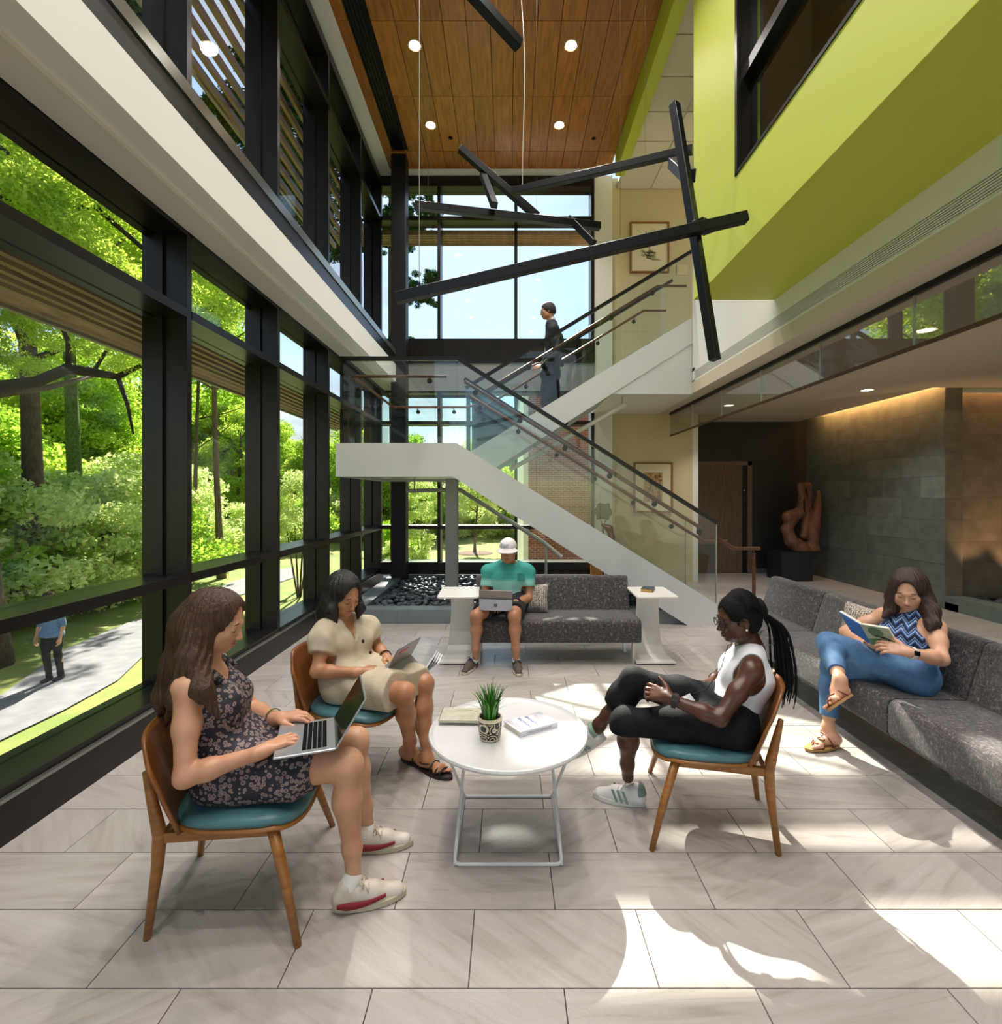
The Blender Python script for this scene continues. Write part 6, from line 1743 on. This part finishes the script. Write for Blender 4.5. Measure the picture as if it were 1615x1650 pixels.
M3.wear('shorts', S3, dark_sh, chainp(wrinkle(.003, 50, 4), clip(J['hipR'].lerp(J['knR'], .76), (0, -1, 0)), clip((0, 0, .428), (0, 0, -1))), .007)
hb3 = mat('dark short hair', '#1d1613', .6, bump=.6, bscale=150)
hh = hair_cap(H3, .006)
M3.wear('hair', hh, hb3, chainp(face_cut(H3, .05, wide=.066), clip(H3.at(0, 0, -.055), -H3.u)), .006)
H3.face(M3.t, '#a2645a', '#1d1512')
cap_m = mat('white cotton cap', '#d8d2d2', .8, bump=.1, bscale=150)
cp = SDF(); cp.ell(H3.at(-.006, 0, .040), (.104, .085, .086), H3.ax, .02)
co = M3.wear('cap', cp, cap_m, clip(H3.at(.0, 0, .022), -H3.u), .005)
def brim(u, v):
    a = (2 * u - 1) * 1.15; r = .098 + .068 * v * math.cos(a * .78); return H3.at(-.006 + r * math.cos(a), .088 / .1 * r * math.sin(a) * .92, .036 - .026 * v * math.cos(a) - .016 * abs(math.sin(a)) * v)
MB().grid(brim, 16, 6).obj('brim', cap_m, co, True, smooth='all', thick=.004)
navy = mat('navy thread', '#2b3163', .7)
for s_, z_, sz in (('WILLIAM', .078, .019), ('& MARY', .058, .019)):
    for i, chx in enumerate(s_):
        if chx == ' ': continue
        a = (i - (len(s_) - 1) / 2) * .145 - .25
        nr = V3(0, 0, 0) + H3.f * math.cos(a) + H3.l * -0 + H3.l * math.sin(a)
        zz = math.sqrt(max(.05, 1 - ((z_ - .045) / .092) ** 2)); p = H3.at(-.006 + .107 * zz * math.cos(a), .089 * zz * math.sin(a), z_)
        nrm = unit(H3.f * math.cos(a) / .106 + H3.l * math.sin(a) / .088 + H3.u * (z_ - .045) / .092 ** 2 * .1); xr = unit(H3.u.cross(nrm)); yr = nrm.cross(xr)
        o = link('lettering', text_mesh(chx, sz, navy, .001), None, co, True); o.matrix_world = basis(o, xr, yr, nrm, p + nrm * .001) if False else o.matrix_world
        o.matrix_basis = basis(o, xr, yr, nrm, p + nrm * .0012)
tsh = mat('grey brown knit shoe', '#5d4f47', .8, bump=.3, bscale=200); blk_l = mat('black laces', '#121213', .7); wsole = mat('cream sole', '#cfc5b3', .6)
sneaker(M3, (-.30, 4.62, 0), (-.395, 4.37, 0), J['anR'], (0, 0, 1), tsh, wsole, blk_l, sock=sock_m)
sneaker(M3, (.075, 4.60, 0), (.095, 4.335, 0), J['anL'], (0, 0, 1), tsh, wsole, blk_l, sock=sock_m)
ring_band('watch', J['wrL'].lerp(J['elL'], .08), J['wrL'] - J['elL'], .031, .03, blk, M3.t, .007)
bl_, br_ = P(772, 983, 4.53), P(826, 985, 4.53)
c = (bl_ + br_) / 2; x = unit(br_ - bl_); u = unit(V3(0, -.14, 1))
lp3, x, y, u, n, sn_ = laptop('tablet_computer', 'grey tablet computer with lower kickstand panel on the lap of the man on the sofa', c + V3(0, 0, .0), x, (0, 1, 0), u, .298, .21, .19, mat('tablet back taupe', '#8a817d', .4, .4), th=.005, kick=True)
MB().obox(c + u * .056 + V3(0, -.016, 0), x * .148, (u + V3(0, -.12, 0)).normalized() * .055, V3(0, .0015, 0)).obj('kickstand', mat('kickstand light', '#b4b8c6', .35, .4), lp3, True)
lg = MB()
for i in (-1, 1):
    for j in (-1, 1): lg.obox(c + u * .055 + V3(0, -.0185, 0) + x * .0068 * i + u * .0068 * j - x * .0, x * .006, u * .006, V3(0, .0006, 0))
lg.obj('logo', mat('logo dark', '#2b3030', .3), lp3, True)

# ---------------------------------------------------------------- woman in the white top (right)
sk4 = skin_mat('dark brown skin', '#5a3322', '#452517', .38)
H4 = Head(P(1189, 995, 2.44), 184, 10, .97)
J4 = dict(pelvis=(1.06, 2.42, .52), waist=(1.115, 2.43, .61), chest=(1.165, 2.44, .705), neck=(1.19, 2.45, .845), hipL=(1.04, 2.335, .505), hipR=(1.075, 2.505, .515),
          knL=P(1008, 1164, 2.43), knR=P(1022, 1098, 2.54), anL=P(1012, 1252, 2.555), anR=P(966, 1168, 2.62),
          shL=P(1212, 1082, 2.29), shR=(1.21, 2.60, .785), elL=P(1160, 1158, 2.21), elR=(1.13, 2.68, .60), wrL=P(1080, 1126, 2.30), wrR=P(1138, 1106, 2.53))
W4 = Person('person', 'seated woman with long black braids in a white top and black trousers, legs crossed', (1.05, 2.45, 0), sk4, J4, H4, .0048, .94)
hand(W4.X, J4['wrL'], P(1034, 1108, 2.40), (-.15, -.75, .65), False, ((18, 30, 22), (22, 34, 24), (26, 36, 26), (30, 36, 26)), 1.0, (.5, .65, .1))
hand(W4.X, J4['wrR'], P(1098, 1114, 2.46), (-.2, -.35, .9), True, ((30, 45, 30), (34, 48, 30), (38, 50, 30), (40, 50, 30)), .95)
shH, shT = P(978, 1190, 2.63), P(912, 1222, 2.74)
W4.X.cone(J4['anR'], shH.lerp(shT, .3) + V3(-.02, -.01, .045), .031, .033, .03)
W4.body()
J = W4.J
wt4 = mat('white ribbed top', '#e9e7ec', .8, bump=.12, bscale=200)
D4 = W4.T.inflate(.007)
W4.wear('tank_top', D4, wt4, chainp(cut_ball(J['neck'] + W4.fw * .045 + W4.up * .03, (.11, .068, .075), (W4.fw, W4.lat, W4.up)), cut_ball(J['neck'] - W4.fw * .08 + W4.up * .03, (.08, .06, .05), (W4.fw, W4.lat, W4.up)),
        cut_ball(J['shL'] + W4.lat * .005, (.080, .062, .115), (W4.fw, W4.lat, W4.up)), cut_ball(J['shR'] - W4.lat * .005, (.080, .062, .115), (W4.fw, W4.lat, W4.up)), clip(J['pelvis'] + W4.up * .065, -W4.up)), .0055)
blkp = mat('black denim', '#0b0b0f', .8, col2='#131318', scale=40, bump=.15, bscale=200, spec=.25)
P4 = SDF(); P4.cone(J['hipL'], J['hipR'], .118, .118, .05).cone(J['pelvis'], J['waist'].lerp(J['pelvis'], .3), .112, .098, .05)
for sd in 'LR':
    th, sh = W4.Lg[sd]; P4.p += th.inflate(.013).p; a, b = J['kn' + sd], J['an' + sd]; e_ = .60 if sd == 'L' else .52
    P4.cone(a, a.lerp(b, .32), .067, .070, .03).cone(a.lerp(b, .32), a.lerp(b, e_ + .06), .069, .060, .03)
def leg_end(P_, sd, f, rad=.10):
    a, b = P_.J['kn' + sd], P_.J['an' + sd]; c = a.lerp(b, f); n = unit(b - a)
    def g(X, Y, Z, D):
        t = (X - c.x) * n.x + (Y - c.y) * n.y + (Z - c.z) * n.z; r2 = (X - c.x) ** 2 + (Y - c.y) ** 2 + (Z - c.z) ** 2 - t * t
        return np.where((r2 < rad ** 2) & (t < .3) & (t > -.02), np.maximum(D, t), D)
    return g
W4.wear('trousers', P4, blkp, chainp(wrinkle(.003, 50, 8), leg_end(W4, 'L', .62), leg_end(W4, 'R', .55, .09), clip((0, 0, .428), (0, 0, -1))), .0058)
# braids
hair4 = mat('black braids', '#060505', .7, col2='#110d0d', scale=40, bump=.5, bscale=160, spec=.2)
hc = hair_cap(H4, .008)
W4.wear('hair', hc, hair4, chainp(face_cut(H4, .052, wide=.064), cut_ball(H4.at(.01, .085, -.03), (.03, .03, .045), H4.ax), strands(H4, .0015, 60)), .005)
tie = H4.at(-.105, 0, .025)
random.seed(8)
for i in range(34):
    a = (i / 33 - .5) * 2.9; y0 = math.sin(a)
    s0 = H4.at(.062 - .075 * abs(y0) ** 2.2, .074 * y0, .088 - .075 * abs(y0) ** 3)
    s1 = H4.at(-.03, .088 * math.sin(a * .92), .106 * math.cos(a * .80) + .030)
    s2 = H4.at(-.094, .060 * math.sin(a), .078 * math.cos(a) + .018)
    ex, ey = random.gauss(0, .024), random.gauss(0, .028)
    dl = random.uniform(-.06, .05)
    pts = [s0, s1, s2, tie + V3(.012 * ex * 10, ey * .4, 0), P(1252, 1010, 2.44) + V3(ex * .6, ey, 0), P(1262, 1060, 2.42) + V3(ex, ey, 0), P(1265, 1100, 2.41) + V3(ex, ey, dl * .5), P(1262, 1122, 2.40) + V3(ex * .8, ey, dl)]
    # smooth through the points
    cv_ = []
    for k in range(len(pts) - 1):
        p0, p1, p2, p3 = pts[max(k - 1, 0)], pts[k], pts[k + 1], pts[min(k + 2, len(pts) - 1)]
        for q_ in range(7):
            t = q_ / 7; cv_.append(.5 * ((2 * p1) + (p2 - p0) * t + (2 * p0 - 5 * p1 + 4 * p2 - p3) * t * t + (3 * p1 - p0 - 3 * p2 + p3) * t ** 3))
    cv_.append(pts[-1]); n_ = len(cv_)
    MB().tube(cv_, [(.0058 + .0011 * math.sin(j * 2.4)) * (1 if j < n_ * .8 else max(.2, 1 - (j - n_ * .8) / (n_ * .25))) for j in range(n_)], 6).obj('braid', hair4, W4.t, True, smooth='all')
ring_band('hair_tie', tie + V3(.01, 0, 0), H4.f, .042, .03, hair4, W4.t, .008)
H4.face(W4.t, '#6b3a36', '#100b09')
glasses(H4, W4.t, mat('dark glasses frame', '#141113', .3))
MB().ball(H4.at(.006, .082, -.042), .006).obj('earring', mat('pearl', '#e8e4de', .2), W4.t, True, smooth=True)
nk = MB(); c = J['neck'] + W4.up * .02
nk.tube([c + W4.fw * .075 * math.cos(a) * 1.15 + W4.lat * .07 * math.sin(a) - W4.up * (.03 * math.cos(a)) for a in [2 * math.pi * k / 30 for k in range(31)]], .0014, 5); nk.ball(c + W4.fw * .09 - W4.up * .034, .006)
nk.obj('necklace', mat('silver chain', '#b9b4ad', .3, .8), W4.t, True, smooth=True)
ws4 = mat('white sneaker leather', '#e3e0dc', .45); gr4 = mat('sage green suede', '#7d9484', .7)
sneaker(W4, (.69, 2.535, 0), (.445, 2.625, 0), J['anL'], (0, 0, 1), ws4, mat('white sole', '#d9d4cc', .6), ws4, 'bars', gr4, gr4, label='white sneaker with three green bars')
sneaker(W4, shH, shT, J['anR'], (-.45, -.2, .86), ws4, MATS['white sole'], ws4, 'bars', gr4, gr4, label='white sneaker with three green bars')
wb_ = ring_band('watch_strap', J['wrL'].lerp(J['elL'], .10), J['wrL'] - J['elL'], .030, .02, mat('dark strap', '#26211f', .5), W4.t, .004)
p = J['wrL'].lerp(J['elL'], .10); ax_ = unit(J['wrL'] - J['elL']); nv_ = unit(V3(-.1, -.8, .5) - ax_ * V3(-.1, -.8, .5).dot(ax_))
MB().obox(p + nv_ * .034, ax_ * .017, ax_.cross(nv_) * .015, nv_ * .005).obj('watch_face', mat('watch glass', '#3a3836', .15), wb_, True, bevel=.003, bseg=1)
ph = MB().obox(P(1100, 1121, 2.44), V3(.035, .01, .012), V3(-.012, .055, .02), V3(0, -.002, .004)).obj('phone', mat('phone black', '#121216', .2), None, bevel=.003, bseg=1)
setp(ph, 'black phone held in the lap of the woman in the white top', 'phone')
cord = MB().tube([H4.at(.004, .08, -.03), H4.at(.03, .085, -.09), P(1173, 1040, 2.36), P(1163, 1075, 2.37), P(1140, 1110, 2.42), P(1110, 1120, 2.44)], .0018, 6).obj('earphone_cord', mat('dark cord', '#1a1414', .6), None, smooth='all')
setp(cord, 'thin dark earphone cord hanging from the ear to the phone', 'cord')

# ---------------------------------------------------------------- woman reading on the long sofa
sk5 = skin_mat('light skin', '#dba98c', '#cc9678')
H5 = Head(P(1464, 950, 3.10), 226, 22, .98)
J5 = dict(pelvis=(2.42, 3.06, .515), waist=(2.475, 3.09, .61), chest=(2.505, 3.12, .69), neck=(2.52, 3.14, .83), hipL=(2.40, 2.965, .51), hipR=(2.385, 3.14, .51),
          knL=P(1336, 1036, 3.22), knR=P(1343, 1076, 3.22), anL=P(1354, 1096, 2.86), anR=P(1335, 1172, 3.15),
          shL=P(1508, 1012, 2.97), shR=P(1424, 993, 3.33), elL=P(1517, 1062, 2.84), elR=(2.30, 3.42, .64), wrL=P(1464, 1051, 2.80), wrR=P(1395, 1040, 3.12))
W5 = Person('person', 'woman in a blue zigzag top and jeans reading a book on the long sofa', (2.35, 3.1, 0), sk5, J5, H5, .005, 1.05)
hand(W5.X, J5['wrL'], P(1428, 1042, 2.86), (.0, -.8, .55), False, ((14, 30, 25), (16, 34, 25), (18, 36, 25), (20, 36, 25)), .97, (.7, .5, .3))
hand(W5.X, J5['wrR'], P(1412, 1046, 3.02), (-.5, -.6, -.4), True, ((14, 20, 15), (16, 24, 15), (18, 26, 15), (20, 26, 15)), .95)
J = W5.J
bs = mat('brown leather sandal', '#7a3f28', .5); tan_s = mat('tan sole', '#a9804c', .7)
fR = (V3(2.065, 3.14, .018), V3(1.83, 3.085, .018)); foot(W5.X, fR[0], fR[1], side=1, ankle=J['anR'])
aL = J['anL']; upL = unit(V3(.35, .6, .6)); fLh = aL + V3(.03, -.015, -.075); fLt = fLh + V3(-.12, -.05, -.035).normalized() * .20
fL = (fLh + V3(.02, 0, .0), fLt + V3(.02, 0, 0)); upL = V3(-.25, .55, .6).normalized(); foot(W5.X, fL[0], fL[1], up=upL, side=-1, ankle=aL)
W5.body()
def chevron():
    m, t, b = nodes_of('blue chevron print'); N = t.nodes.new; K = t.links.new
    tc = N('ShaderNodeTexCoord'); sp_ = N('ShaderNodeSeparateXYZ'); K(tc.outputs['Object'], sp_.inputs[0])
    def mth(op, a, bv=None, c=None):
        q = N('ShaderNodeMath'); q.operation = op; K(a, q.inputs[0])
        if bv is not None:
            if isinstance(bv, (int, float)): q.inputs[1].default_value = bv
            else: K(bv, q.inputs[1])
        return q.outputs[0]
    s1 = mth('ADD', sp_.outputs['X'], mth('MULTIPLY', sp_.outputs['Y'], -.9))
    zz = mth('MULTIPLY', mth('PINGPONG', s1, .045), .85)
    w_ = mth('MULTIPLY', mth('ADD', sp_.outputs['Z'], zz), 19.0); fr = mth('FRACT', w_)
    nz_ = N('ShaderNodeTexNoise'); nz_.inputs['Scale'].default_value = 70; K(tc.outputs['Object'], nz_.inputs['Vector'])
    fr = mth('ADD', fr, mth('MULTIPLY', nz_.outputs[0], .06))
    r = N('ShaderNodeValToRGB'); r.color_ramp.interpolation = 'CONSTANT'; e = r.color_ramp.elements; e[0].color = rgb('#141a33'); e[1].position = .30; e[1].color = rgb('#3b62a8')
    for p_, c_ in ((.48, '#a9bcd2'), (.60, '#24386b'), (.78, '#6f94c4'), (.90, '#141a33')): q = e.new(p_); q.color = rgb(c_)
    K(fr, r.inputs[0]); K(r.outputs[0], b.inputs['Base Color']); b.inputs['Roughness'].default_value = .8
    return m
D5 = W5.T.inflate(.012)
W5.wear('top', D5, chevron(), chainp(wrinkle(.0025, 45, 2), cut_ball(J['neck'] + W5.fw * .03 + W5.up * .05, (.09, .075, .08), (W5.fw, W5.lat, W5.up)), cut_ball(J['shL'] + W5.up * .01, (.095, .075, .10), (W5.fw, W5.lat, W5.up)), cut_ball(J['shR'] + W5.up * .01, (.095, .075, .10), (W5.fw, W5.lat, W5.up)), clip(J['pelvis'] + W5.up * .03, -W5.up)), .006)
den = mat('blue denim', '#345880', .75, col2='#557da6', scale=7, detail=5, bump=.25, bscale=260)
P5 = SDF(); P5.cone(J['hipL'], J['hipR'], .120, .120, .05).cone(J['pelvis'], J['waist'].lerp(J['pelvis'], .35), .115, .102, .05)
for sd in 'LR':
    th, sh = W5.Lg[sd]; P5.p += th.inflate(.010).p; a, b = J['kn' + sd], J['an' + sd]
    P5.cone(a, a.lerp(b, .3), .066, .068, .03).cone(a.lerp(b, .3), a.lerp(b, .92), .067, .048, .03)
W5.wear('jeans', P5, den, chainp(wrinkle(.003, 50, 6), leg_end(W5, 'L', .80, .08), leg_end(W5, 'R', .82, .08)), .006)
hm5 = hair_mat('long dark brown hair', '#1f110d', '#43271d')
h5 = hair_cap(H5, .014)
h5.chain([H5.at(-.06, 0, .03), H5.at(-.08, 0, -.06), P(1490, 990, 3.18), P(1495, 1010, 3.16)], [.078, .078, .065, .03], .04)
h5.chain([H5.at(-.03, .055, .03), H5.at(-.01, .082, -.06), P(1500, 985, 3.0), P(1503, 1005, 2.95), P(1497, 1014, 2.93)], [.045, .042, .044, .036, .014], .03)
h5.chain([H5.at(-.02, -.055, .03), H5.at(.0, -.084, -.06), P(1437, 980, 3.18), P(1425, 994, 3.16)], [.042, .036, .036, .014], .03)
W5.wear('hair', h5, hm5, chainp(strands(H5, .0026, 44), face_cut(H5, .078, wide=.064)), .0055)
H5.face(W5.t, '#b86a60', '#2d1a12')
def sandal(P_, heel, toe, up, side, an):
    heel, toe = Vector(heel), Vector(toe); x = unit(toe - heel); z = unit(up - x * up.dot(x)); y = z.cross(x); L_ = (toe - heel).length
    so = sole_mesh(heel - z * .012, toe - z * .012, z, .042, .014, .007).obj('sandal', tan_s, P_.t, True, smooth=True); s_ = MB()
    c1 = heel + x * L_ * .72 + z * .034; c2 = heel + x * L_ * .55 + z * .05; c3 = heel + x * L_ * .40 + z * .066
    for c, r_ in ((c1, .018), (c2, .018)): s_.tube([c + (x * math.cos(k) + y * math.sin(k)) * r_ - z * .006 * abs(math.sin(k)) for k in [2 * math.pi * i / 12 for i in range(13)]], .0042, 6)
    for d in (1, -1):
        s_.tube([c1 + y * d * .018, heel + x * L_ * .66 + y * d * .045], .0042, 6).tube([c3, c3 + y * d * .03 - z * .02, heel + x * L_ * .30 + y * d * .044], .0042, 6)
    s_.tube([c1 + x * .018, heel + x * L_ * .86 + y * .01 * side + z * .006], .004, 6)
    c = Vector(an); s_.tube([c + (x * math.cos(k) + y * math.sin(k)) * .041 for k in [2 * math.pi * i / 14 for i in range(15)]], .0045, 6)
    s_.obj('strap', bs, so, True, smooth='all')
sandal(W5, fR[0], fR[1], V3(0, 0, 1), 1, J['anR'] + V3(.0, 0, -.035)); sandal(W5, fL[0], fL[1], upL, -1, aL + V3(0, 0, -.03))
wb_ = ring_band('watch_strap', J['wrL'].lerp(J['elL'], .09), J['wrL'] - J['elL'], .031, .018, mat('white band', '#e3dcd2', .5), W5.t, .004)
p = J['wrL'].lerp(J['elL'], .09); ax_ = unit(J['wrL'] - J['elL']); nv_ = unit(V3(.5, -.8, .1) - ax_ * V3(.5, -.8, .1).dot(ax_)); MB().obox(p + nv_ * .034, ax_ * .018, ax_.cross(nv_) * .013, nv_ * .005).obj('watch_face', blk, wb_, True, bevel=.003, bseg=1)
# open book: covers face the camera side, pages towards the reader
sa, sb = P(1386, 1006, 2.98), P(1405, 1039, 2.99)            # spine top and bottom
la = P(1351, 985, 3.11); lb_ = P(1372, 1018, 3.12)
ra, rb = P(1431, 1013, 2.84), P(1447, 1040, 2.85)
bkt = thing('open_book', 'open hardback with blue and green cover held by the woman on the long sofa', 'book', sb)
def slab_quad(a, b, c, d, th, off=0.0):
    a, b, c, d = map(Vector, (a, b, c, d)); n = unit((b - a).cross(d - a)); n = n if n.dot(H5.c - a) > 0 else -n
    m_ = MB(); m_._add([p + n * off for p in (a, b, c, d)] + [p + n * (off + th) for p in (a, b, c, d)], [(0, 1, 2, 3), (7, 6, 5, 4), (0, 4, 5, 1), (1, 5, 6, 2), (2, 6, 7, 3), (3, 7, 4, 0)]); return m_, n
m_, n1 = slab_quad(sa, la, lb_, sb, .003); m_.obj('back_cover', mat('blue book cover', '#2f63b0', .4, col2='#3d78c8', scale=8), bkt, True)
m_, n2 = slab_quad(sa, ra, rb, sb, .003); m_.obj('front_cover', mat('sage book cover', '#a8b09a', .5, col2='#98a28c', scale=10), bkt, True)
def inset(a, b, c, d, e): return [Vector(p).lerp((Vector(a) + Vector(b) + Vector(c) + Vector(d)) / 4, e) for p in (a, b, c, d)]
m_, _ = slab_quad(*inset(sa, la, lb_, sb, .05), .016, .003); m_.obj('pages', paper, bkt, True)
m_, _ = slab_quad(*inset(sa, ra, rb, sb, .05), .016, .003); m_.obj('pages', paper, bkt, True)
def cov(u, v): return (sa.lerp(ra, u)).lerp(sb.lerp(rb, u), v) - n2 * .0008
ar = MB(); ar._add([cov(.3 + .32 * math.cos(a) * .85 + .15, .32 + .26 * math.sin(a)) for a in [2 * math.pi * k / 16 for k in range(16)]], [tuple(range(16))]); ar.obj('cover_picture', mat('cover green', '#4a6b4c', .5), bkt, True)
ar = MB(); ar._add([cov(.02, .70), cov(.45, .66), cov(.98, .86), cov(.98, .99), cov(.02, .99)], [tuple(range(5))]); ar.obj('cover_picture', mat('cover deep green', '#3f7a52', .5), bkt, True)
ar = MB(); ar._add([cov(.32, .46), cov(.62, .52), cov(.9, .74), cov(.7, .74), cov(.36, .58)], [tuple(range(5))]); ar.obj('cover_picture', mat('cover ink', '#1d2622', .5), bkt, True)
ar = MB()
for k in range(5): ar._add([cov(.42 + .07 * k + dx, .56 + .03 * k + dy) - n2 * .0006 for dx, dy in ((0, 0), (.04, .015), (.04, .065), (0, .05))], [(0, 1, 2, 3)])
ar.obj('cover_lettering', mat('cover white', '#dfe3da', .5), bkt, True)

# ---------------------------------------------------------------- man walking down the upper flight
sk6 = skin_mat('warm skin', '#b98262', '#a26c4e')
YM = 7.9
zt = LZ + .167 * 5
H6 = Head(P(883, 501, YM), 182, 8, 1.12)
J6 = dict(pelvis=P(887, 600, YM), waist=P(890, 578, YM), chest=P(893, 546, YM), neck=P(889, 519, YM), hipL=P(886, 604, YM - .09), hipR=P(888, 604, YM + .09),
          knL=P(880, 648, YM - .08), knR=P(894, 645, YM + .1), anL=P(884, 690, YM - .08), anR=P(910, 676, YM + .1),
          shL=P(893, 531, YM - .19), shR=P(894, 531, YM + .19), elL=P(897, 572, YM - .24), elR=P(896, 572, YM + .25), wrL=P(874, 590, YM - .2), wrR=P(872, 588, YM + .2))
M6 = Person('person', 'man in a dark suit and glasses walking down the upper stair flight', (.64, YM, zt - .1), sk6, J6, H6, .008, 1.22, False, 1.1)
hand(M6.X, J6['wrL'], Vector(J6['wrL']) + V3(-.14, 0, -.03), (-.2, -.8, .5), False); hand(M6.X, J6['wrR'], Vector(J6['wrR']) + V3(-.14, 0, -.03), (-.2, .8, .5), True)
M6.body(); J = M6.J
suit = mat('dark navy suit', '#10131c', .8, bump=.1, bscale=150)
D6 = M6.T.inflate(.018)
for sd in 'LR': D6.p += M6.A[sd][0].inflate(.012).p + M6.A[sd][1].inflate(.012).p
D6.cone(J['hipL'], J['hipR'], .135, .135, .05)
M6.wear('jacket', D6, suit, chainp(cut_ball(J['neck'] + M6.up * .045, (.085, .085, .06), (M6.fw, M6.lat, M6.up)), sleeve_end(M6, 'L', 9), clip(J['pelvis'] - M6.up * .10, -M6.up), wrinkle(.003, 40, 1)), .011)
P6 = SDF(); P6.cone(J['hipL'], J['hipR'], .115, .115, .05)
for sd in 'LR': P6.p += M6.Lg[sd][0].inflate(.014).p; P6.cone(J['kn' + sd], J['an' + sd], .068, .058, .03)
M6.wear('trousers', P6, suit, None, .011)
cl = SDF(); cl.cone(J['neck'] - M6.up * .01, J['neck'] + M6.up * .035, .066, .062, .02); M6.wear('shirt_collar', cl, mat('white shirt', '#e2e2e6', .8), None, .008)
M6.wear('hair', hair_cap(H6, .008), hb3, chainp(face_cut(H6, .05, wide=.068), clip(H6.at(0, 0, -.05), -H6.u)), .008)
H6.face(M6.t, '#9a5d52', '#1d1512'); glasses(H6, M6.t, blk)
shm = mat('black dress shoe', '#141212', .3)
for sd in 'LR':
    a = J['an' + sd]; S_ = SDF(); S_.cone(a + V3(.02, 0, -.045), a + V3(-.16, 0, -.06), .042, .032, .03).cone(a, a + V3(.01, 0, -.04), .04, .042, .03); M6.wear('shoe', S_, shm, None, .011)

# ---------------------------------------------------------------- walker on the path outside
wk = ground_pt(87, 1098); YW = wk.y; gx = wk.x
def w_(dx, dy, z): return V3(gx + dx, YW + dy, GZ0 + .03 + z)
H7 = Head(w_(-.10, -.02, 1.60), -82, 6, 1.0)
J7 = dict(pelvis=w_(-.04, 0, .92), waist=w_(-.05, 0, 1.05), chest=w_(-.07, 0, 1.22), neck=w_(-.085, 0, 1.42), hipR=w_(-.13, 0, .90), hipL=w_(.05, 0, .90), knR=w_(-.10, -.06, .50), knL=w_(.06, .02, .50), anR=w_(-.06, -.04, .09), anL=w_(.08, .06, .09),
          shR=w_(-.265, 0, 1.36), shL=w_(.105, 0, 1.36), elR=w_(-.31, .03, 1.08), elL=w_(.16, .03, 1.08), wrR=w_(-.31, -.05, .84), wrL=w_(.165, -.05, .84))
M7 = Person('person', 'person in a blue shirt and black trousers walking on the path outside', (gx, YW, GZ0), skin_mat('pale skin', '#d9a98e', '#c99478'), J7, H7, .008, 1.0, False, 1.1)
hand(M7.X, J7['wrR'], Vector(J7['wrR']) + V3(0, -.02, -.2), (-1, 0, 0), True); hand(M7.X, J7['wrL'], Vector(J7['wrL']) + V3(0, -.02, -.2), (1, 0, 0), False)
M7.body(); J = M7.J
bsh = mat('blue chambray shirt', '#5f7fae', .85, col2='#6f8fbc', scale=20)
D7 = M7.T.inflate(.016); D7.cone(J['hipR'], J['hipL'], .125, .125, .05)
for sd in 'LR': D7.p += M7.A[sd][0].inflate(.016).p
M7.wear('shirt', D7, bsh, chainp(cut_ball(J['neck'] + M7.up * .045, (.08, .08, .06)), clip(w_(0, 0, .86), (0, 0, -1)), wrinkle(.004, 40, 3)), .012)
P7 = SDF(); P7.cone(J['hipR'], J['hipL'], .112, .112, .05)
for sd in 'LR': P7.p += M7.Lg[sd][0].inflate(.01).p; P7.cone(J['kn' + sd], J['an' + sd], .062, .052, .03)
M7.wear('trousers', P7, mat('black trousers', '#131318', .8), wrinkle(.003, 40, 2), .012)
M7.wear('hair', hair_cap(H7, .022), mat('curly brown hair', '#4a2a1c', .7, bump=.8, bscale=90), chainp(face_cut(H7, .045, wide=.066), wrinkle(.006, 160, 4), clip(H7.at(0, 0, -.06), -H7.u)), .009)
H7.face(M7.t, '#b0655a', '#3a2015')
for sd in 'LR':
    a = J['an' + sd]; S_ = SDF(); S_.cone(a + V3(0, .04, -.045), a + V3(0, -.15, -.055), .042, .034, .03).cone(a, a + V3(0, .01, -.04), .042, .042, .03); M7.wear('shoe', S_, shm, clip((0, 0, GZ0 + .03), (0, 0, -1)), .012)
